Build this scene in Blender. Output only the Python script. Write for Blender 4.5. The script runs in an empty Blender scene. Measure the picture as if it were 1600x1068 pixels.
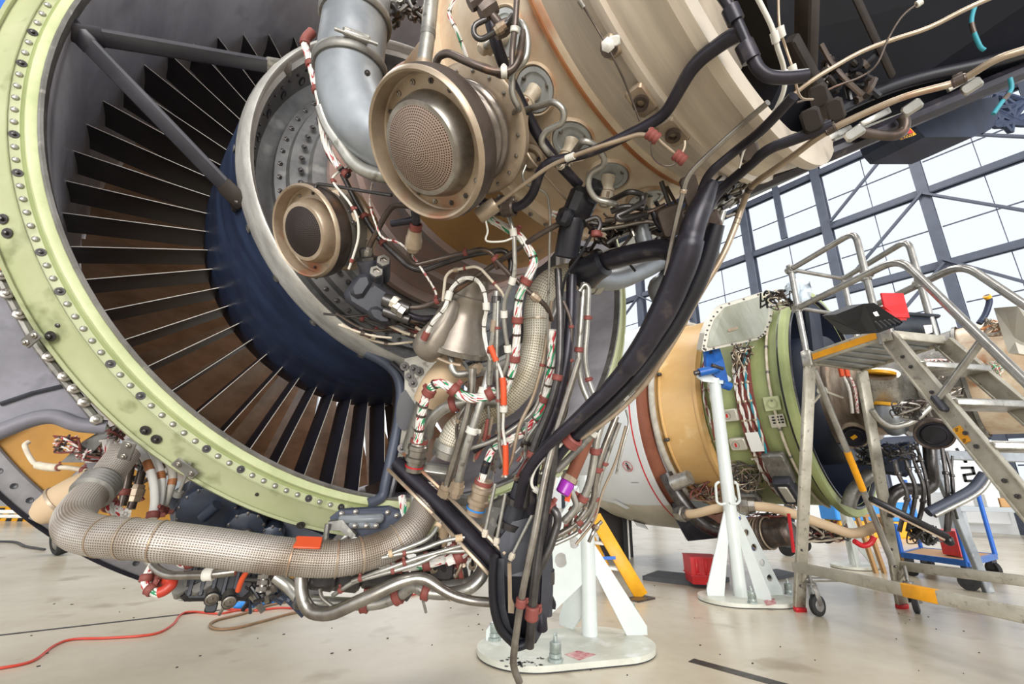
import bpy, math, random
from mathutils import Vector, Matrix
random.seed(7)
SC = bpy.context.scene
COL = SC.collection
PI = math.pi
R_ = math.radians

# ------------------------------------------------------------------ camera
EYE = Vector((0, 0, 0.72))
AX_R = Vector((0.779097, -0.626595, 0.019670))     # image right
AX_D = Vector((0.209380, 0.230509, -0.950277))     # image down
AX_F = Vector((0.590905, 0.744476, 0.310785))      # view direction
cam = bpy.data.cameras.new('camera')
cam.sensor_width = 36.0
cam.lens = 711.0 / 1600 * 36
cam.clip_start = 0.02
cam.clip_end = 300
camo = bpy.data.objects.new('camera', cam)
COL.objects.link(camo)
camo.matrix_world = Matrix(((AX_R.x, -AX_D.x, -AX_F.x, EYE.x), (AX_R.y, -AX_D.y, -AX_F.y, EYE.y),
                            (AX_R.z, -AX_D.z, -AX_F.z, EYE.z), (0, 0, 0, 1)))
SC.camera = camo
# ------------------------------------------------------------------ light
SC.view_settings.view_transform = 'Standard'
SC.view_settings.look = 'None'
SC.view_settings.gamma = 1
SC.view_settings.use_curve_mapping = False
SC.view_settings.exposure = 0.85
world = bpy.data.worlds.new('overcast_sky')
SC.world = world
world.use_nodes = True
wb = world.node_tree.nodes['Background']
wb.inputs['Color'].default_value = (0.93, 0.965, 1.0, 1)
wb.inputs['Strength'].default_value = 0.85


def sun(name, energy, angle, dirv, col):
    l = bpy.data.lights.new(name, 'SUN')
    l.energy = energy
    l.angle = R_(angle)
    l.color = col
    o = bpy.data.objects.new(name, l)
    COL.objects.link(o)
    o.rotation_euler = Vector(dirv).to_track_quat('-Z', 'Y').to_euler()
    return o


sun('rear_fill_sun', 2.2, 35, (0.55, 0.80, -0.05), (1.0, 0.965, 0.91))  # added fill sun from behind the camera, brightens the near engine's facing sides
sun('front_daylight', 1.2, 30, (0.25, -1, -0.22), (1.0, 0.90, 0.78))


def lamp(x, y, power, sx, sy):  # unseen overhead area light, added to brighten floor and engine
    l = bpy.data.lights.new('overhead_fill', 'AREA')
    l.shape = 'RECTANGLE'
    l.size, l.size_y = sx, sy
    l.energy = power
    l.color = (1.0, 0.975, 0.94)
    o = bpy.data.objects.new('overhead_fill', l)
    COL.objects.link(o)
    o.location = (x, y, 12.9)


for lx, ly in ((-4, -3), (4, -3), (-4, 7), (4, 6), (11, 2), (11, 12)):
    lamp(lx, ly, 260, 3.0, 3.0)


# ------------------------------------------------------------------ measuring
def ray(px, py):
    return AX_R * ((px - 800) / 711) + AX_D * ((py - 534) / 711) + AX_F


def P(px, py, z):
    return EYE + ray(px, py) * z


def F(px, py, z=0.0):
    r = ray(px, py)
    return EYE + r * ((z - EYE.z) / r.z)


O1 = Vector((0.594997, 1.139525, 1.594284))        # near engine: centre of the rear fan flange
O2 = Vector((4.692491, 1.310953, 1.560493))        # far engine


def S(px, py, s, o=O1):
    r = ray(px, py)
    return EYE + r * ((o.y + s) / r.y)


def Rr(px, py, R, o=O1):
    r = ray(px, py)
    ax, az, bx, bz = r.x, r.z, EYE.x - o.x, EYE.z - o.z
    A = ax * ax + az * az
    B = 2 * (ax * bx + az * bz)
    D = B * B - 4 * A * (bx * bx + bz * bz - R * R)
    t = (-B - math.sqrt(max(D, 0))) / 2 / A
    return EYE + r * t


def on(px, py, p0, n):
    r = ray(px, py)
    return EYE + r * ((p0 - EYE).dot(n) / r.dot(n))


def zdep(p):
    return (p - EYE).dot(AX_F)


def E(s, r, th, o=O1):
    t = R_(th)
    return o + Vector((r * math.sin(t), s, r * math.cos(t)))


# ------------------------------------------------------------------ materials
def lin(h):
    h = h.lstrip('#')
    v = [int(h[i:i + 2], 16) / 255 for i in (0, 2, 4)]
    return [c / 12.92 if c <= 0.04045 else ((c + 0.055) / 1.055) ** 2.4 for c in v] + [1]


MATS = {}


def mat(name, c1, rough=0.5, metal=0.0, c2=None, scale=6.0, stretch=(1, 1, 1), bump=0.0, detail=5.0, lo=0.38, hi=0.66, c3=None, s3=40,
        spec=0.5, coat=0.0, trans=0.0):
    m = bpy.data.materials.new(name)
    m.use_nodes = True
    nt = m.node_tree
    N, L = nt.nodes, nt.links
    bs = N['Principled BSDF']
    bs.inputs['Base Color'].default_value = lin(c1)
    bs.inputs['Roughness'].default_value = rough
    bs.inputs['Metallic'].default_value = metal
    bs.inputs['Specular IOR Level'].default_value = spec
    bs.inputs['Coat Weight'].default_value = coat
    if trans:
        bs.inputs['Transmission Weight'].default_value = trans
    if c2:
        tc = N.new('ShaderNodeTexCoord')
        mp = N.new('ShaderNodeMapping')
        mp.inputs['Scale'].default_value = stretch
        L.new(tc.outputs['Object'], mp.inputs['Vector'])
        nz = N.new('ShaderNodeTexNoise')
        nz.inputs['Scale'].default_value = scale
        nz.inputs['Detail'].default_value = detail
        nz.inputs['Roughness'].default_value = 0.65
        L.new(mp.outputs[0], nz.inputs['Vector'])
        rp = N.new('ShaderNodeValToRGB')
        rp.color_ramp.elements[0].position = lo
        rp.color_ramp.elements[1].position = hi
        rp.color_ramp.elements[0].color = lin(c1)
        rp.color_ramp.elements[1].color = lin(c2)
        L.new(nz.outputs['Fac'], rp.inputs['Fac'])
        out = rp.outputs['Color']
        if c3:
            n3 = N.new('ShaderNodeTexNoise')
            n3.inputs['Scale'].default_value = s3
            n3.inputs['Detail'].default_value = 3
            L.new(tc.outputs['Object'], n3.inputs['Vector'])
            r3 = N.new('ShaderNodeValToRGB')
            r3.color_ramp.elements[0].position = 0.6
            r3.color_ramp.elements[1].position = 0.72
            r3.color_ramp.elements[0].color = (0, 0, 0, 1)
            r3.color_ramp.elements[1].color = (1, 1, 1, 1)
            L.new(n3.outputs['Fac'], r3.inputs['Fac'])
            mx = N.new('ShaderNodeMixRGB')
            L.new(r3.outputs['Color'], mx.inputs['Fac'])
            L.new(out, mx.inputs['Color1'])
            mx.inputs['Color2'].default_value = lin(c3)
            out = mx.outputs['Color']
        L.new(out, bs.inputs['Base Color'])
        if bump:
            bp = N.new('ShaderNodeBump')
            bp.inputs['Strength'].default_value = bump
            bp.inputs['Distance'].default_value = 0.004
            L.new(nz.outputs['Fac'], bp.inputs['Height'])
            L.new(bp.outputs['Normal'], bs.inputs['Normal'])
    MATS[name] = m
    return m


def uvdots(name, c_hole, c_metal, pitch, size, rough=0.45, metal=0.6, polar=False, wires=None, c2=None):
    """woven wire / perforated sheet / striped wire drawn on the metres-true UV of a part"""
    m = bpy.data.materials.new(name)
    m.use_nodes = True
    N, L = m.node_tree.nodes, m.node_tree.links
    bs = N['Principled BSDF']
    bs.inputs['Roughness'].default_value = rough
    bs.inputs['Metallic'].default_value = metal
    uv = N.new('ShaderNodeUVMap')
    sc = N.new('ShaderNodeVectorMath')
    sc.operation = 'MULTIPLY'
    sc.inputs[1].default_value = (1 / pitch[0], 1 / pitch[1], 0)
    L.new(uv.outputs[0], sc.inputs[0])
    if not wires:
        fr = N.new('ShaderNodeVectorMath')
        fr.operation = 'FRACTION'
        L.new(sc.outputs[0], fr.inputs[0])
        sb = N.new('ShaderNodeVectorMath')
        sb.operation = 'SUBTRACT'
        sb.inputs[1].default_value = (0.5, 0.5, 0)
        L.new(fr.outputs[0], sb.inputs[0])
        ln = N.new('ShaderNodeVectorMath')
        ln.operation = 'LENGTH'
        L.new(sb.outputs[0], ln.inputs[0])
        rp = N.new('ShaderNodeValToRGB')
        rp.color_ramp.elements[0].position = max(size - 0.08, 0)
        rp.color_ramp.elements[1].position = size + 0.04
        rp.color_ramp.elements[0].color = lin(c_hole)
        rp.color_ramp.elements[1].color = lin(c_metal)
        L.new(ln.outputs['Value'], rp.inputs['Fac'])
        out = rp.outputs['Color']
        if c2:
            tc = N.new('ShaderNodeTexCoord')
            nz = N.new('ShaderNodeTexNoise')
            nz.inputs['Scale'].default_value = 9
            L.new(tc.outputs['Object'], nz.inputs['Vector'])
            r2 = N.new('ShaderNodeValToRGB')
            r2.color_ramp.elements[0].position = 0.45
            r2.color_ramp.elements[1].position = 0.7
            r2.color_ramp.elements[0].color = (1, 1, 1, 1)
            r2.color_ramp.elements[1].color = lin(c2)
            L.new(nz.outputs['Fac'], r2.inputs['Fac'])
            mx = N.new('ShaderNodeMixRGB')
            mx.blend_type = 'MULTIPLY'
            mx.inputs['Fac'].default_value = 1
            L.new(out, mx.inputs['Color1'])
            L.new(r2.outputs['Color'], mx.inputs['Color2'])
            out = mx.outputs['Color']
        bp = N.new('ShaderNodeBump')
        bp.inputs['Strength'].default_value = 0.5
        bp.inputs['Distance'].default_value = 0.002
        L.new(ln.outputs['Value'], bp.inputs['Height'])
        L.new(bp.outputs['Normal'], bs.inputs['Normal'])
    else:
        nz = N.new('ShaderNodeTexNoise')
        nz.inputs['Scale'].default_value = 1
        nz.inputs['Detail'].default_value = 0
        L.new(sc.outputs[0], nz.inputs['Vector'])
        rp = N.new('ShaderNodeValToRGB')
        rp.color_ramp.interpolation = 'CONSTANT'
        el = rp.color_ramp.elements
        el[0].position = 0
        el[0].color = lin(c_metal)
        el[1].position = wires
        el[1].color = lin(c_hole)
        if c2:
            e = el.new(0.38)
            e.color = lin(c_metal)
            el[0].color = lin(c2)
        L.new(nz.outputs['Fac'], rp.inputs['Fac'])
        out = rp.outputs['Color']
    L.new(out, bs.inputs['Base Color'])
    MATS[name] = m
    return m


mat('green', 'A9AE85', 0.42, 0.0, 'B7BB96', 5, bump=.1, c3='8B906A', s3=16, coat=.15)
mat('green2', 'A0A973', 0.5, 0.0, '8E9864', 4)
mat('green_pale', 'C9D0A2', 0.4, 0.0, 'B4BC8C', 8)
mat('liner', 'D6D4DA', 0.45, 0.05, 'A3A1A9', 3.5, (1, .4, 1), bump=.05, c3='A8A5AE', s3=6)
mat('navy', '222B42', 0.5, 0.0, '32415F', 5, (1, 3, 1), spec=.4)
mat('rim', 'C4C2BC', 0.4, 0.35, '9C9994', 9, (1, 4, 1))
mat('vane', '1D1F2A', 0.4, 0.1, '2B2B35', 10)
mat('vane_edge', 'DDD6C8', 0.28, 0.4)  # pale tone paints the highlight along the vanes' trailing edges
mat('blade', 'CDAA8C', 0.38, 0.25, 'A98A6E', 5, (1, 1, 3))
mat('strut', '414046', 0.42, 0.15, '333238', 7)
mat('cowl_grey', '68666D', 0.5, 0.05, '83818A', 6, c3='5B5961', s3=14)
mat('alu', 'B9B7B0', 0.38, 0.75, '96938C', 14, c3='7C7871', s3=60)
mat('alu_dull', '8F8D88', 0.5, 0.6, '6F6C68', 12, c3='A9A59C', s3=35)
mat('steel', 'A8A39B', 0.3, 0.85, '7E7770', 18)
mat('steel_dark', '5E5B5A', 0.36, 0.75, '413E3E', 20)
mat('bluesteel', 'A3A8AD', 0.42, 0.45, '7C8188', 4, c3='B9BCBF', s3=8)
mat('titan', 'B5A797', 0.42, 0.3, '8A7767', 5, (1, 6, 1), c3='B8683A', s3=5)
mat('comb', 'DFD0B8', 0.45, 0.15, 'C6AB8E', 7, (1, 1, 1), c3='B0744C', s3=6, bump=.06)
mat('nozzleplate', 'C9CDCC', 0.4, 0.2, 'AEB2B3', 20)
mat('bellow', '8E857D', 0.28, 0.65, '6B625C', 20)
mat('turb', 'E0D4C2', 0.4, 0.2, 'B9AD9F', 2.2, (1, 14, 1), c3='C29A72', s3=3.2, lo=.35, hi=.72)
mat('hpc', '9C7A52', 0.42, 0.3, 'B58A4E', 4, c3='6B5A48', s3=6)
mat('pinkmetal', 'A28579', 0.4, 0.35, '8A8280', 5, (1, 5, 1))
mat('bronze', 'B3A28E', 0.38, 0.45, '98856F', 14, c3='9E6E54', s3=12)
mat('bronze_dark', '655A54', 0.38, 0.55, '463C36', 14, c3='7B5F4E', s3=22)
mat('rust', '9C6038', 0.6, 0.2, 'B8875C', 9)
mat('rib_brown', '2C2725', 0.6, 0.1, '3A332F', 9, spec=.2)
mat('shroudgrey', '7C7B7A', 0.42, 0.5, '5F5E5E', 9, c3='918F8B', s3=14)
mat('ceramic', 'DCD2C0', 0.5, 0.1, 'C2B49E', 22)
mat('black', '141419', 0.38, 0.1, '20202A', 9, coat=.1)
mat('blackpipe', '24222A', 0.36, 0.35, '35313A', 16, c3='4C4544', s3=30)
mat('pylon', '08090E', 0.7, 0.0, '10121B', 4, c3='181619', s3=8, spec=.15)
mat('darkgrey', '46474E', 0.42, 0.3, '34353C', 9, c3='55555A', s3=22)
mat('agb', '222936', 0.35, 0.15, '323B4C', 9)
mat('clamp_red', '8C4A42', 0.6, 0.0, '753C36', 20)
mat('orange', 'D6532A', 0.5)
mat('red', 'C8202A', 0.4, c2='B3161F', scale=8)
mat('red_crate', 'D8262B', 0.4, c2='C11F24', scale=8)
mat('white', 'E4E3DE', 0.45, c2='D2D0C9', scale=9)
mat('whiteclip', 'D9D6CD', 0.5)
mat('stand', 'D5DBD8', 0.35, 0.0, 'C9D1CF', 3, coat=.2)
mat('stand_dirty', 'D2D3C8', 0.4, 0.0, 'BFC0B2', 5, c3='E0E2DD', s3=9)
mat('bolt_zinc', 'AEB8B4', 0.4, 0.4, '8A948F', 20)
mat('redpatch', 'B2505A', 0.55, 0, 'D9B9B4', 30)
mat('yellow', 'E5A91B', 0.45, c2='D4951A', scale=9)
mat('yellow_tape', 'F2A910', 0.45, c2='E39A12', scale=12)
mat('ochre', 'B5832B', 0.55, c2='9B6C1E', scale=4, c3='C59A45', s3=7)
mat('housing', '978E82', 0.36, 0.4, '706860', 7, c3='AFA79C', s3=9)
mat('perfgrey', '7C7A7C', 0.45, 0.3, '696769', 12)
mat('beige', 'D9B277', 0.35, 0.0, 'CFA363', 3, (1, .5, 1), coat=.3, c3='E6C893', s3=4)
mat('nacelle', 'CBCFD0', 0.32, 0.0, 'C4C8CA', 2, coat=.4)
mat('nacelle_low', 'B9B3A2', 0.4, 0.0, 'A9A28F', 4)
mat('brownred', '7C4A38', 0.55, 0.1, '8D5843', 5)
mat('hosegrey', 'B4AFA4', 0.6, 0.0, '9E998E', 20)
mat('blue', '1F62B4', 0.4, c2='18509B', scale=12)
mat('bluebright', '2E86D6', 0.4)
mat('strap_blue', '1D62C0', 0.5)
mat('rubber', '2A2A2C', 0.6, c2='38383A', scale=25)
mat('tyre', '1E1E20', 0.7)
mat('ladder', 'BDB8AA', 0.42, 0.35, 'A6A091', 10, (1, 1, 1), c3='8D877A', s3=30)
mat('ladder_tube', 'B4B2AC', 0.3, 0.7, '97948F', 14)
mat('deck', 'B4B8BA', 0.4, 0.3, '9A9EA0', 10)
mat('steelframe', '4B5160', 0.5, 0.1, '434957', 4)
mat('headerbeam', '8C8A80', 0.5, 0.0, '7C7B73', 4)
mat('darknavy', '1A2234', 0.5)
mat('wallwhite', 'E6E8EA', 0.6)
mat('wallgrey', 'A3A9AE', 0.6)
mat('purple', '9B2FA8', 0.3)
mat('hose_red', 'C4432F', 0.4, c2='B5392A', scale=20)
mat('hose_brown', '8A6A4C', 0.45, c2='766047', scale=15)
mat('caseblack', '1C222B', 0.45, c2='262D38', scale=20)
mat('cloth', 'C9D3DB', 0.8)
mat('teal', '2C8FA0', 0.5)
mat('paper', 'EDEDEA', 0.7)
mat('plate', 'C7C3B6', 0.4, .3)
mat('ink', '141414', 0.6)
mat('panelbox', 'A3A492', 0.28, 0.5, 'C3C5B8', 3, (3, 1, .4), coat=.3)
mat('pallet', '4A4C50', 0.6, c2='3A3C40', scale=8)
mat('wood', 'B28A5A', 0.6)
mat('insul', 'C7AE8E', 0.7)
mat('screenblack', '221A1A', 0.6)
uvdots('braid', '615957', 'BDB5AC', (0.0040, 0.0038), 0.28, 0.45, 0.4, c2='B8AC9C')
uvdots('meshduct', '958C79', 'DAD4C5', (0.0052, 0.0052), 0.30, 0.5, 0.4, c2='C9BFAA')
uvdots('perf', '2B2220', 'A38E80', (0.0035, 0.0035), 0.30, 0.4, 0.6)
uvdots('perf_dark', '0E0C0C', '3C322F', (0.0035, 0.0035), 0.3, 0.45, 0.4)
uvdots('wire_red', 'B03038', 'E3E0DA', (0.016, 0.006), 0, 0.5, 0, wires=0.56)
uvdots('wire_green', '1E8A5A', 'E3E0DA', (0.022, 0.006), 0, 0.5, 0, wires=0.55, c2='B03038')
uvdots('wire_white', 'CFCBC2', 'E6E3DC', (0.02, 0.006), 0, 0.5, 0, wires=0.55)
# ------------------------------------------------------------------ mesh tools


class B:
    def __init__(s):
        s.v, s.f, s.uv, s.mi = [], [], [], []

    def add(s, vs, fs, uvs=None, mi=0):
        o = len(s.v)
        s.v += [Vector(v) for v in vs]
        for k, f in enumerate(fs):
            s.f.append([i + o for i in f])
            s.uv.append(uvs[k] if uvs else None)
            s.mi.append(mi)
        return s


def arc_fillet(pts, fil, n=5):
    if len(pts) < 3 or not fil:
        return list(pts), list(range(len(pts)))
    out, par = [pts[0]], [0.0]
    for i in range(1, len(pts) - 1):
        a, b, c = pts[i - 1], pts[i], pts[i + 1]
        d1, d2 = (a - b), (c - b)
        k = min(fil, d1.length * .48, d2.length * .48)
        p, q = b + d1.normalized() * k, b + d2.normalized() * k
        for j in range(n + 1):
            t = j / n
            out.append(p * (1 - t) ** 2 + b * 2 * t * (1 - t) + q * t * t)
            par.append(i + (t - .5) * .5)
    out.append(pts[-1])
    par.append(len(pts) - 1)
    return out, par


def spline(pts, n=6):
    if len(pts) < 3:
        return list(pts), list(range(len(pts)))
    out, par = [], []
    for i in range(len(pts) - 1):
        p0, p1, p2, p3 = pts[max(i - 1, 0)], pts[i], pts[i + 1], pts[min(i + 2, len(pts) - 1)]
        for j in range(n):
            t = j / n
            out.append(.5 * (2 * p1 + (p2 - p0) * t + (2 * p0 - 5 * p1 + 4 * p2 - p3) * t * t + (3 * p1 - p0 - 3 * p2 + p3) * t ** 3))
            par.append(i + t)
    out.append(pts[-1])
    par.append(len(pts) - 1)
    return out, par


def frames(path):
    T = []
    for i in range(len(path)):
        d = path[min(i + 1, len(path) - 1)] - path[max(i - 1, 0)]
        T.append(d.normalized() if d.length > 1e-9 else Vector((0, 0, 1)))
    up = Vector((0, 0, 1)) if abs(T[0].z) < .9 else Vector((1, 0, 0))
    u = T[0].cross(up).normalized()
    out = []
    for t in T:
        u = (u - t * u.dot(t))
        if u.length < 1e-6:
            u = t.orthogonal()
        u.normalize()
        out.append((t, u, t.cross(u)))
    return out


def rad_at(r, par):
    if not isinstance(r, (list, tuple)):
        return r
    i = min(int(max(par, 0)), len(r) - 2)
    t = min(max(par - i, 0), 1)
    return r[i] * (1 - t) + r[i + 1] * t


def sweep(b, pts, r, n=10, fil=0.03, smooth=False, cap=True, mi=0, shape=None, off=None):
    """tube along pts; r number or one per point; shape: cross-section polygon instead of a circle"""
    path, par = spline(pts) if smooth else arc_fillet(pts, fil)
    fr = frames(path)
    if shape:
        n = len(shape)
    vs, u = [], 0
    us = []
    for i, p in enumerate(path):
        if i:
            u += (p - path[i - 1]).length
        us.append(u)
        rr = rad_at(r, par[i])
        c = p
        if off:
            a = off[1] + u / off[2] * 2 * PI
            c = p + (fr[i][1] * math.cos(a) + fr[i][2] * math.sin(a)) * off[0]
        for k in range(n):
            if shape:
                x, y = shape[k]
                vs.append(c + fr[i][1] * x * rr + fr[i][2] * y * rr)
            else:
                a = 2 * PI * k / n
                vs.append(c + (fr[i][1] * math.cos(a) + fr[i][2] * math.sin(a)) * rr)
    r0 = rad_at(r, 0)
    fs, uvs = [], []
    for i in range(len(path) - 1):
        for k in range(n):
            k2 = (k + 1) % n
            fs.append([i * n + k, i * n + k2, (i + 1) * n + k2, (i + 1) * n + k])
            v0, v1 = k / n * 2 * PI * r0, (k + 1) / n * 2 * PI * r0
            uvs.append([(us[i], v0), (us[i], v1), (us[i + 1], v1), (us[i + 1], v0)])
    if cap:
        fs.append(list(range(n))[::-1])
        uvs.append([(0, 0)] * n)
        m = (len(path) - 1) * n
        fs.append([m + k for k in range(n)])
        uvs.append([(0, 0)] * n)
    b.add(vs, fs, uvs, mi)
    return path


def lathe(b, prof, M=None, n=32, a0=0.0, a1=360.0, mi=0, polar=0, rfun=None):
    """revolve (z, r) profile about local z of M.  polar: ring pitch, gives concentric-hole UVs"""
    M = M or Matrix.Identity(4)
    full = abs(a1 - a0) >= 359.9
    m = n if full else n + 1
    vs, ls = [], [0]
    for j in range(1, len(prof)):
        ls.append(ls[-1] + math.hypot(prof[j][0] - prof[j - 1][0], prof[j][1] - prof[j - 1][1]))
    for (z, r) in prof:
        for k in range(m):
            a = R_(a0 + (a1 - a0) * k / n)
            q = r * (rfun(a) if rfun else 1)
            vs.append(M @ Vector((q * math.cos(a), q * math.sin(a), z)))
    fs, uvs = [], []
    for j in range(len(prof) - 1):
        if polar:
            cnt = max(6, round(2 * PI * (prof[j][1] + prof[j + 1][1]) / 2 / polar))
        for k in range(n):
            k2 = (k + 1) % m
            fs.append([j * m + k, j * m + k2, (j + 1) * m + k2, (j + 1) * m + k])
            if polar:
                w0, w1 = k / n * cnt * .0035, (k + 1) / n * cnt * .0035
            else:
                w0, w1 = [R_((a1 - a0) * q / n) * max(prof[j][1], .01) for q in (k, k + 1)]
            uvs.append([(ls[j], w0), (ls[j], w1), (ls[j + 1], w1), (ls[j + 1], w0)])
    b.add(vs, fs, uvs, mi)
    return b


def box(b, c, sx, sy, sz, M=None, bev=0.0, mi=0):
    """chamfered box, centre c in the frame of M"""
    M = M or Matrix.Identity(4)
    hx, hy, hz = sx / 2, sy / 2, sz / 2
    e = min(bev, hx * .9, hy * .9, hz * .9)
    c = Vector(c)
    if e <= 0:
        vs = [M @ (c + Vector((x * hx, y * hy, z * hz))) for z in (-1, 1) for y in (-1, 1) for x in (-1, 1)]
        b.add(vs, [[0, 2, 3, 1], [4, 5, 7, 6], [0, 1, 5, 4], [2, 6, 7, 3], [0, 4, 6, 2], [1, 3, 7, 5]], None, mi)
        return b
    poly = [(hx - e, -hy), (hx, -hy + e), (hx, hy - e), (hx - e, hy), (-hx + e, hy), (-hx, hy - e), (-hx, -hy + e), (-hx + e, -hy)]
    inn = [(math.copysign(abs(x) - e * .7, x), math.copysign(abs(y) - e * .7, y)) for x, y in poly]
    rings = [(inn, -hz), (poly, -hz + e), (poly, hz - e), (inn, hz)]
    vs = [M @ (c + Vector((x, y, z))) for pl, z in rings for x, y in pl]
    fs = [[j * 8 + k, j * 8 + (k + 1) % 8, j * 8 + 8 + (k + 1) % 8, j * 8 + 8 + k] for j in range(3) for k in range(8)]
    fs += [list(range(8))[::-1], [24 + k for k in range(8)]]
    b.add(vs, fs, None, mi)
    return b


def slab(b, pts, dv, mi=0):
    """polygon given by 3D points, thickened by dv"""
    n = len(pts)
    dv = Vector(dv)
    vs = [Vector(p) for p in pts] + [Vector(p) + dv for p in pts]
    fs = [list(range(n)), list(range(n, 2 * n))[::-1]] + [[k, n + k, n + (k + 1) % n, (k + 1) % n] for k in range(n)]
    b.add(vs, fs, None, mi)
    return b


def beam(b, p, q, w, h, side=None, bev=0.0, mi=0):
    """rectangular bar from p to q; w across `side`, h along the other way"""
    d = (q - p)
    t = d.normalized()
    side = Vector(side) if side else (Vector((0, 0, 1)) if abs(t.z) < .9 else Vector((1, 0, 0)))
    y = (side - t * side.dot(t)).normalized()
    x = y.cross(t)
    M = Matrix((x, y, t)).transposed().to_4x4()
    M.translation = (p + q) / 2
    box(b, (0, 0, 0), h, w, d.length, M, bev, mi)
    return b


def fmat(p, z, xh=None):
    z = Vector(z).normalized()
    xh = Vector(xh) if xh else (Vector((0, 0, 1)) if abs(z.z) < .9 else Vector((1, 0, 0)))
    x = (xh - z * xh.dot(z)).normalized()
    M = Matrix((x, z.cross(x), z)).transposed().to_4x4()
    M.translation = p
    return M


def disc(px, py, z, ang, tilt):
    """frame of a round part seen at (px,py): its axis leans `tilt` deg from the line of sight towards image angle `ang`"""
    p = P(px, py, z)
    n = (EYE - p).normalized()
    a = AX_R * math.cos(R_(ang)) + AX_D * math.sin(R_(ang))
    a = (a - n * a.dot(n)).normalized()
    return fmat(p, n * math.cos(R_(tilt)) + a * math.sin(R_(tilt)))


def zc(px, py, R=.42):
    """distance at which the line of sight meets (or passes closest to) the near core's radius R"""
    return zdep(Rr(px, py, R))


def wpos(o):
    return o.location + (wpos(o.parent) if o.parent else Vector((0, 0, 0)))


def obj(name, b, m, parent=None, label=None, cat=None, group=None, kind=None, smooth=40):
    ms = m if isinstance(m, (list, tuple)) else [m]
    me = bpy.data.meshes.new(name)
    if parent:
        org = wpos(parent)
        loc = Vector((0, 0, 0))
    else:
        lo = [min(v[i] for v in b.v) for i in range(3)]
        hi = [max(v[i] for v in b.v) for i in range(3)]
        org = Vector([(lo[0] + hi[0]) / 2, (lo[1] + hi[1]) / 2, lo[2]])
        loc = org
    me.from_pydata([v - org for v in b.v], [], b.f)
    for x in ms:
        me.materials.append(MATS[x])
    me.polygons.foreach_set('material_index', b.mi)
    if any(u is not None for u in b.uv):
        ul = me.uv_layers.new(name='UVMap')
        k = 0
        for f, u in zip(b.f, b.uv):
            for j in range(len(f)):
                ul.data[k].uv = u[j] if u else (0, 0)
                k += 1
    me.update()
    if smooth:
        me.polygons.foreach_set('use_smooth', [True] * len(me.polygons))
        me.set_sharp_from_angle(angle=R_(smooth))
    o = bpy.data.objects.new(name, me)
    COL.objects.link(o)
    if parent:
        o.parent = parent
    o.location = loc
    tag(o, label, cat, group, kind)
    return o


def tag(o, label=None, cat=None, group=None, kind=None):
    for k, v in (('label', label), ('category', cat), ('group', group), ('kind', kind)):
        if v:
            o[k] = v
    return o


def thing(name, loc, label, cat, group=None, kind=None):
    o = bpy.data.objects.new(name, None)
    o.empty_display_size = .05
    COL.objects.link(o)
    o.location = loc
    return tag(o, label, cat, group, kind)


def stamp(src, M, parent, name=None):
    """a copy of a small part (shared mesh) at frame M"""
    o = src.copy() if isinstance(src, bpy.types.Object) else bpy.data.objects.new(name, src)
    COL.objects.link(o)
    o.parent = parent
    o.matrix_local = Matrix.Translation(-wpos(parent)) @ M if parent else M
    return o


def mesh_of(name, b, m):
    o = obj(name, b, m)
    me = o.data
    org = o.location.copy()
    for v in me.vertices:
        v.co += org
    bpy.data.objects.remove(o)
    return me


def hexa(r, h, n=6, dome=0):
    b = B()
    lathe(b, [(0, 0), (0, r), (h, r), (h + dome, r * .55), (h + dome, 0)], None, n)
    return b


_b = B()
lathe(_b, [(0, .0), (0, 1.0), (.35, 1.0), (.45, .85), (.45, 0)], None, 6)
lathe(_b, [(.45, 0), (.45, .5), (.9, .5), (1.0, .35), (1.0, 0)], None, 8)
BOLT = mesh_of('bolt', _b, 'steel')
BOLT_D = BOLT.copy()
BOLT_D.materials[0] = MATS['steel_dark']
_b = B()
lathe(_b, [(0, 1.0), (.25, .95), (.5, .7), (.62, .3), (.65, 0)], None, 10)
RIVET = mesh_of('rivet', _b, 'alu')
_b = B()
lathe(_b, [(0, 1.25), (.12, 1.2), (.12, .8), (.05, .75), (.05, .3)], None, 12)
lathe(_b, [(.05, .5), (.75, .5), (.85, .3), (.85, 0)], None, 8)
STUD = mesh_of('bolt', _b, 'steel_dark')


def put(mesh, M, r, parent, name='bolt'):
    return stamp(mesh, M @ Matrix.Scale(r, 4), parent, name)


_cl = {}


def clampring(p, d, r, parent, m='clamp_red', name='clamp', w=1.0, ear=True):
    """cushioned clamp round a tube at p, along d"""
    M = fmat(p, d)
    key = (m, ear)
    if key not in _cl:
        b = B()
        lathe(b, [(-.8, 1.0), (-.8, 1.35), (-.55, 1.5), (-.5, 1.4), (.5, 1.4), (.55, 1.5), (.8, 1.35), (.8, 1.0)], None, 14)
        if ear:
            box(b, (1.9, 0, 0), 1.3, .35, 1.1, None, .08)
            lathe(b, [(.0, 0), (.0, .35), (.3, .35), (.3, 0)], fmat((2.1, .15, 0), (0, 1, 0)), 6)
        _cl[key] = mesh_of(name, b, m)
    return stamp(_cl[key], M @ Matrix.Diagonal((r, r, r * w, 1)), parent, name)


def path_pts(pts):
    return [p if isinstance(p, Vector) else P(*p) for p in pts]


def along(path, t):
    L = [0]
    for i in range(1, len(path)):
        L.append(L[-1] + (path[i] - path[i - 1]).length)
    d = t * L[-1]
    for i in range(1, len(path)):
        if L[i] >= d:
            k = (d - L[i - 1]) / max(L[i] - L[i - 1], 1e-9)
            return path[i - 1].lerp(path[i], k), (path[i] - path[i - 1]).normalized()
    return path[-1], (path[-1] - path[-2]).normalized()


def rm(pts, rpx):
    z = sum(zdep(p) for p in pts) / len(pts)
    return rpx * z / 711


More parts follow.
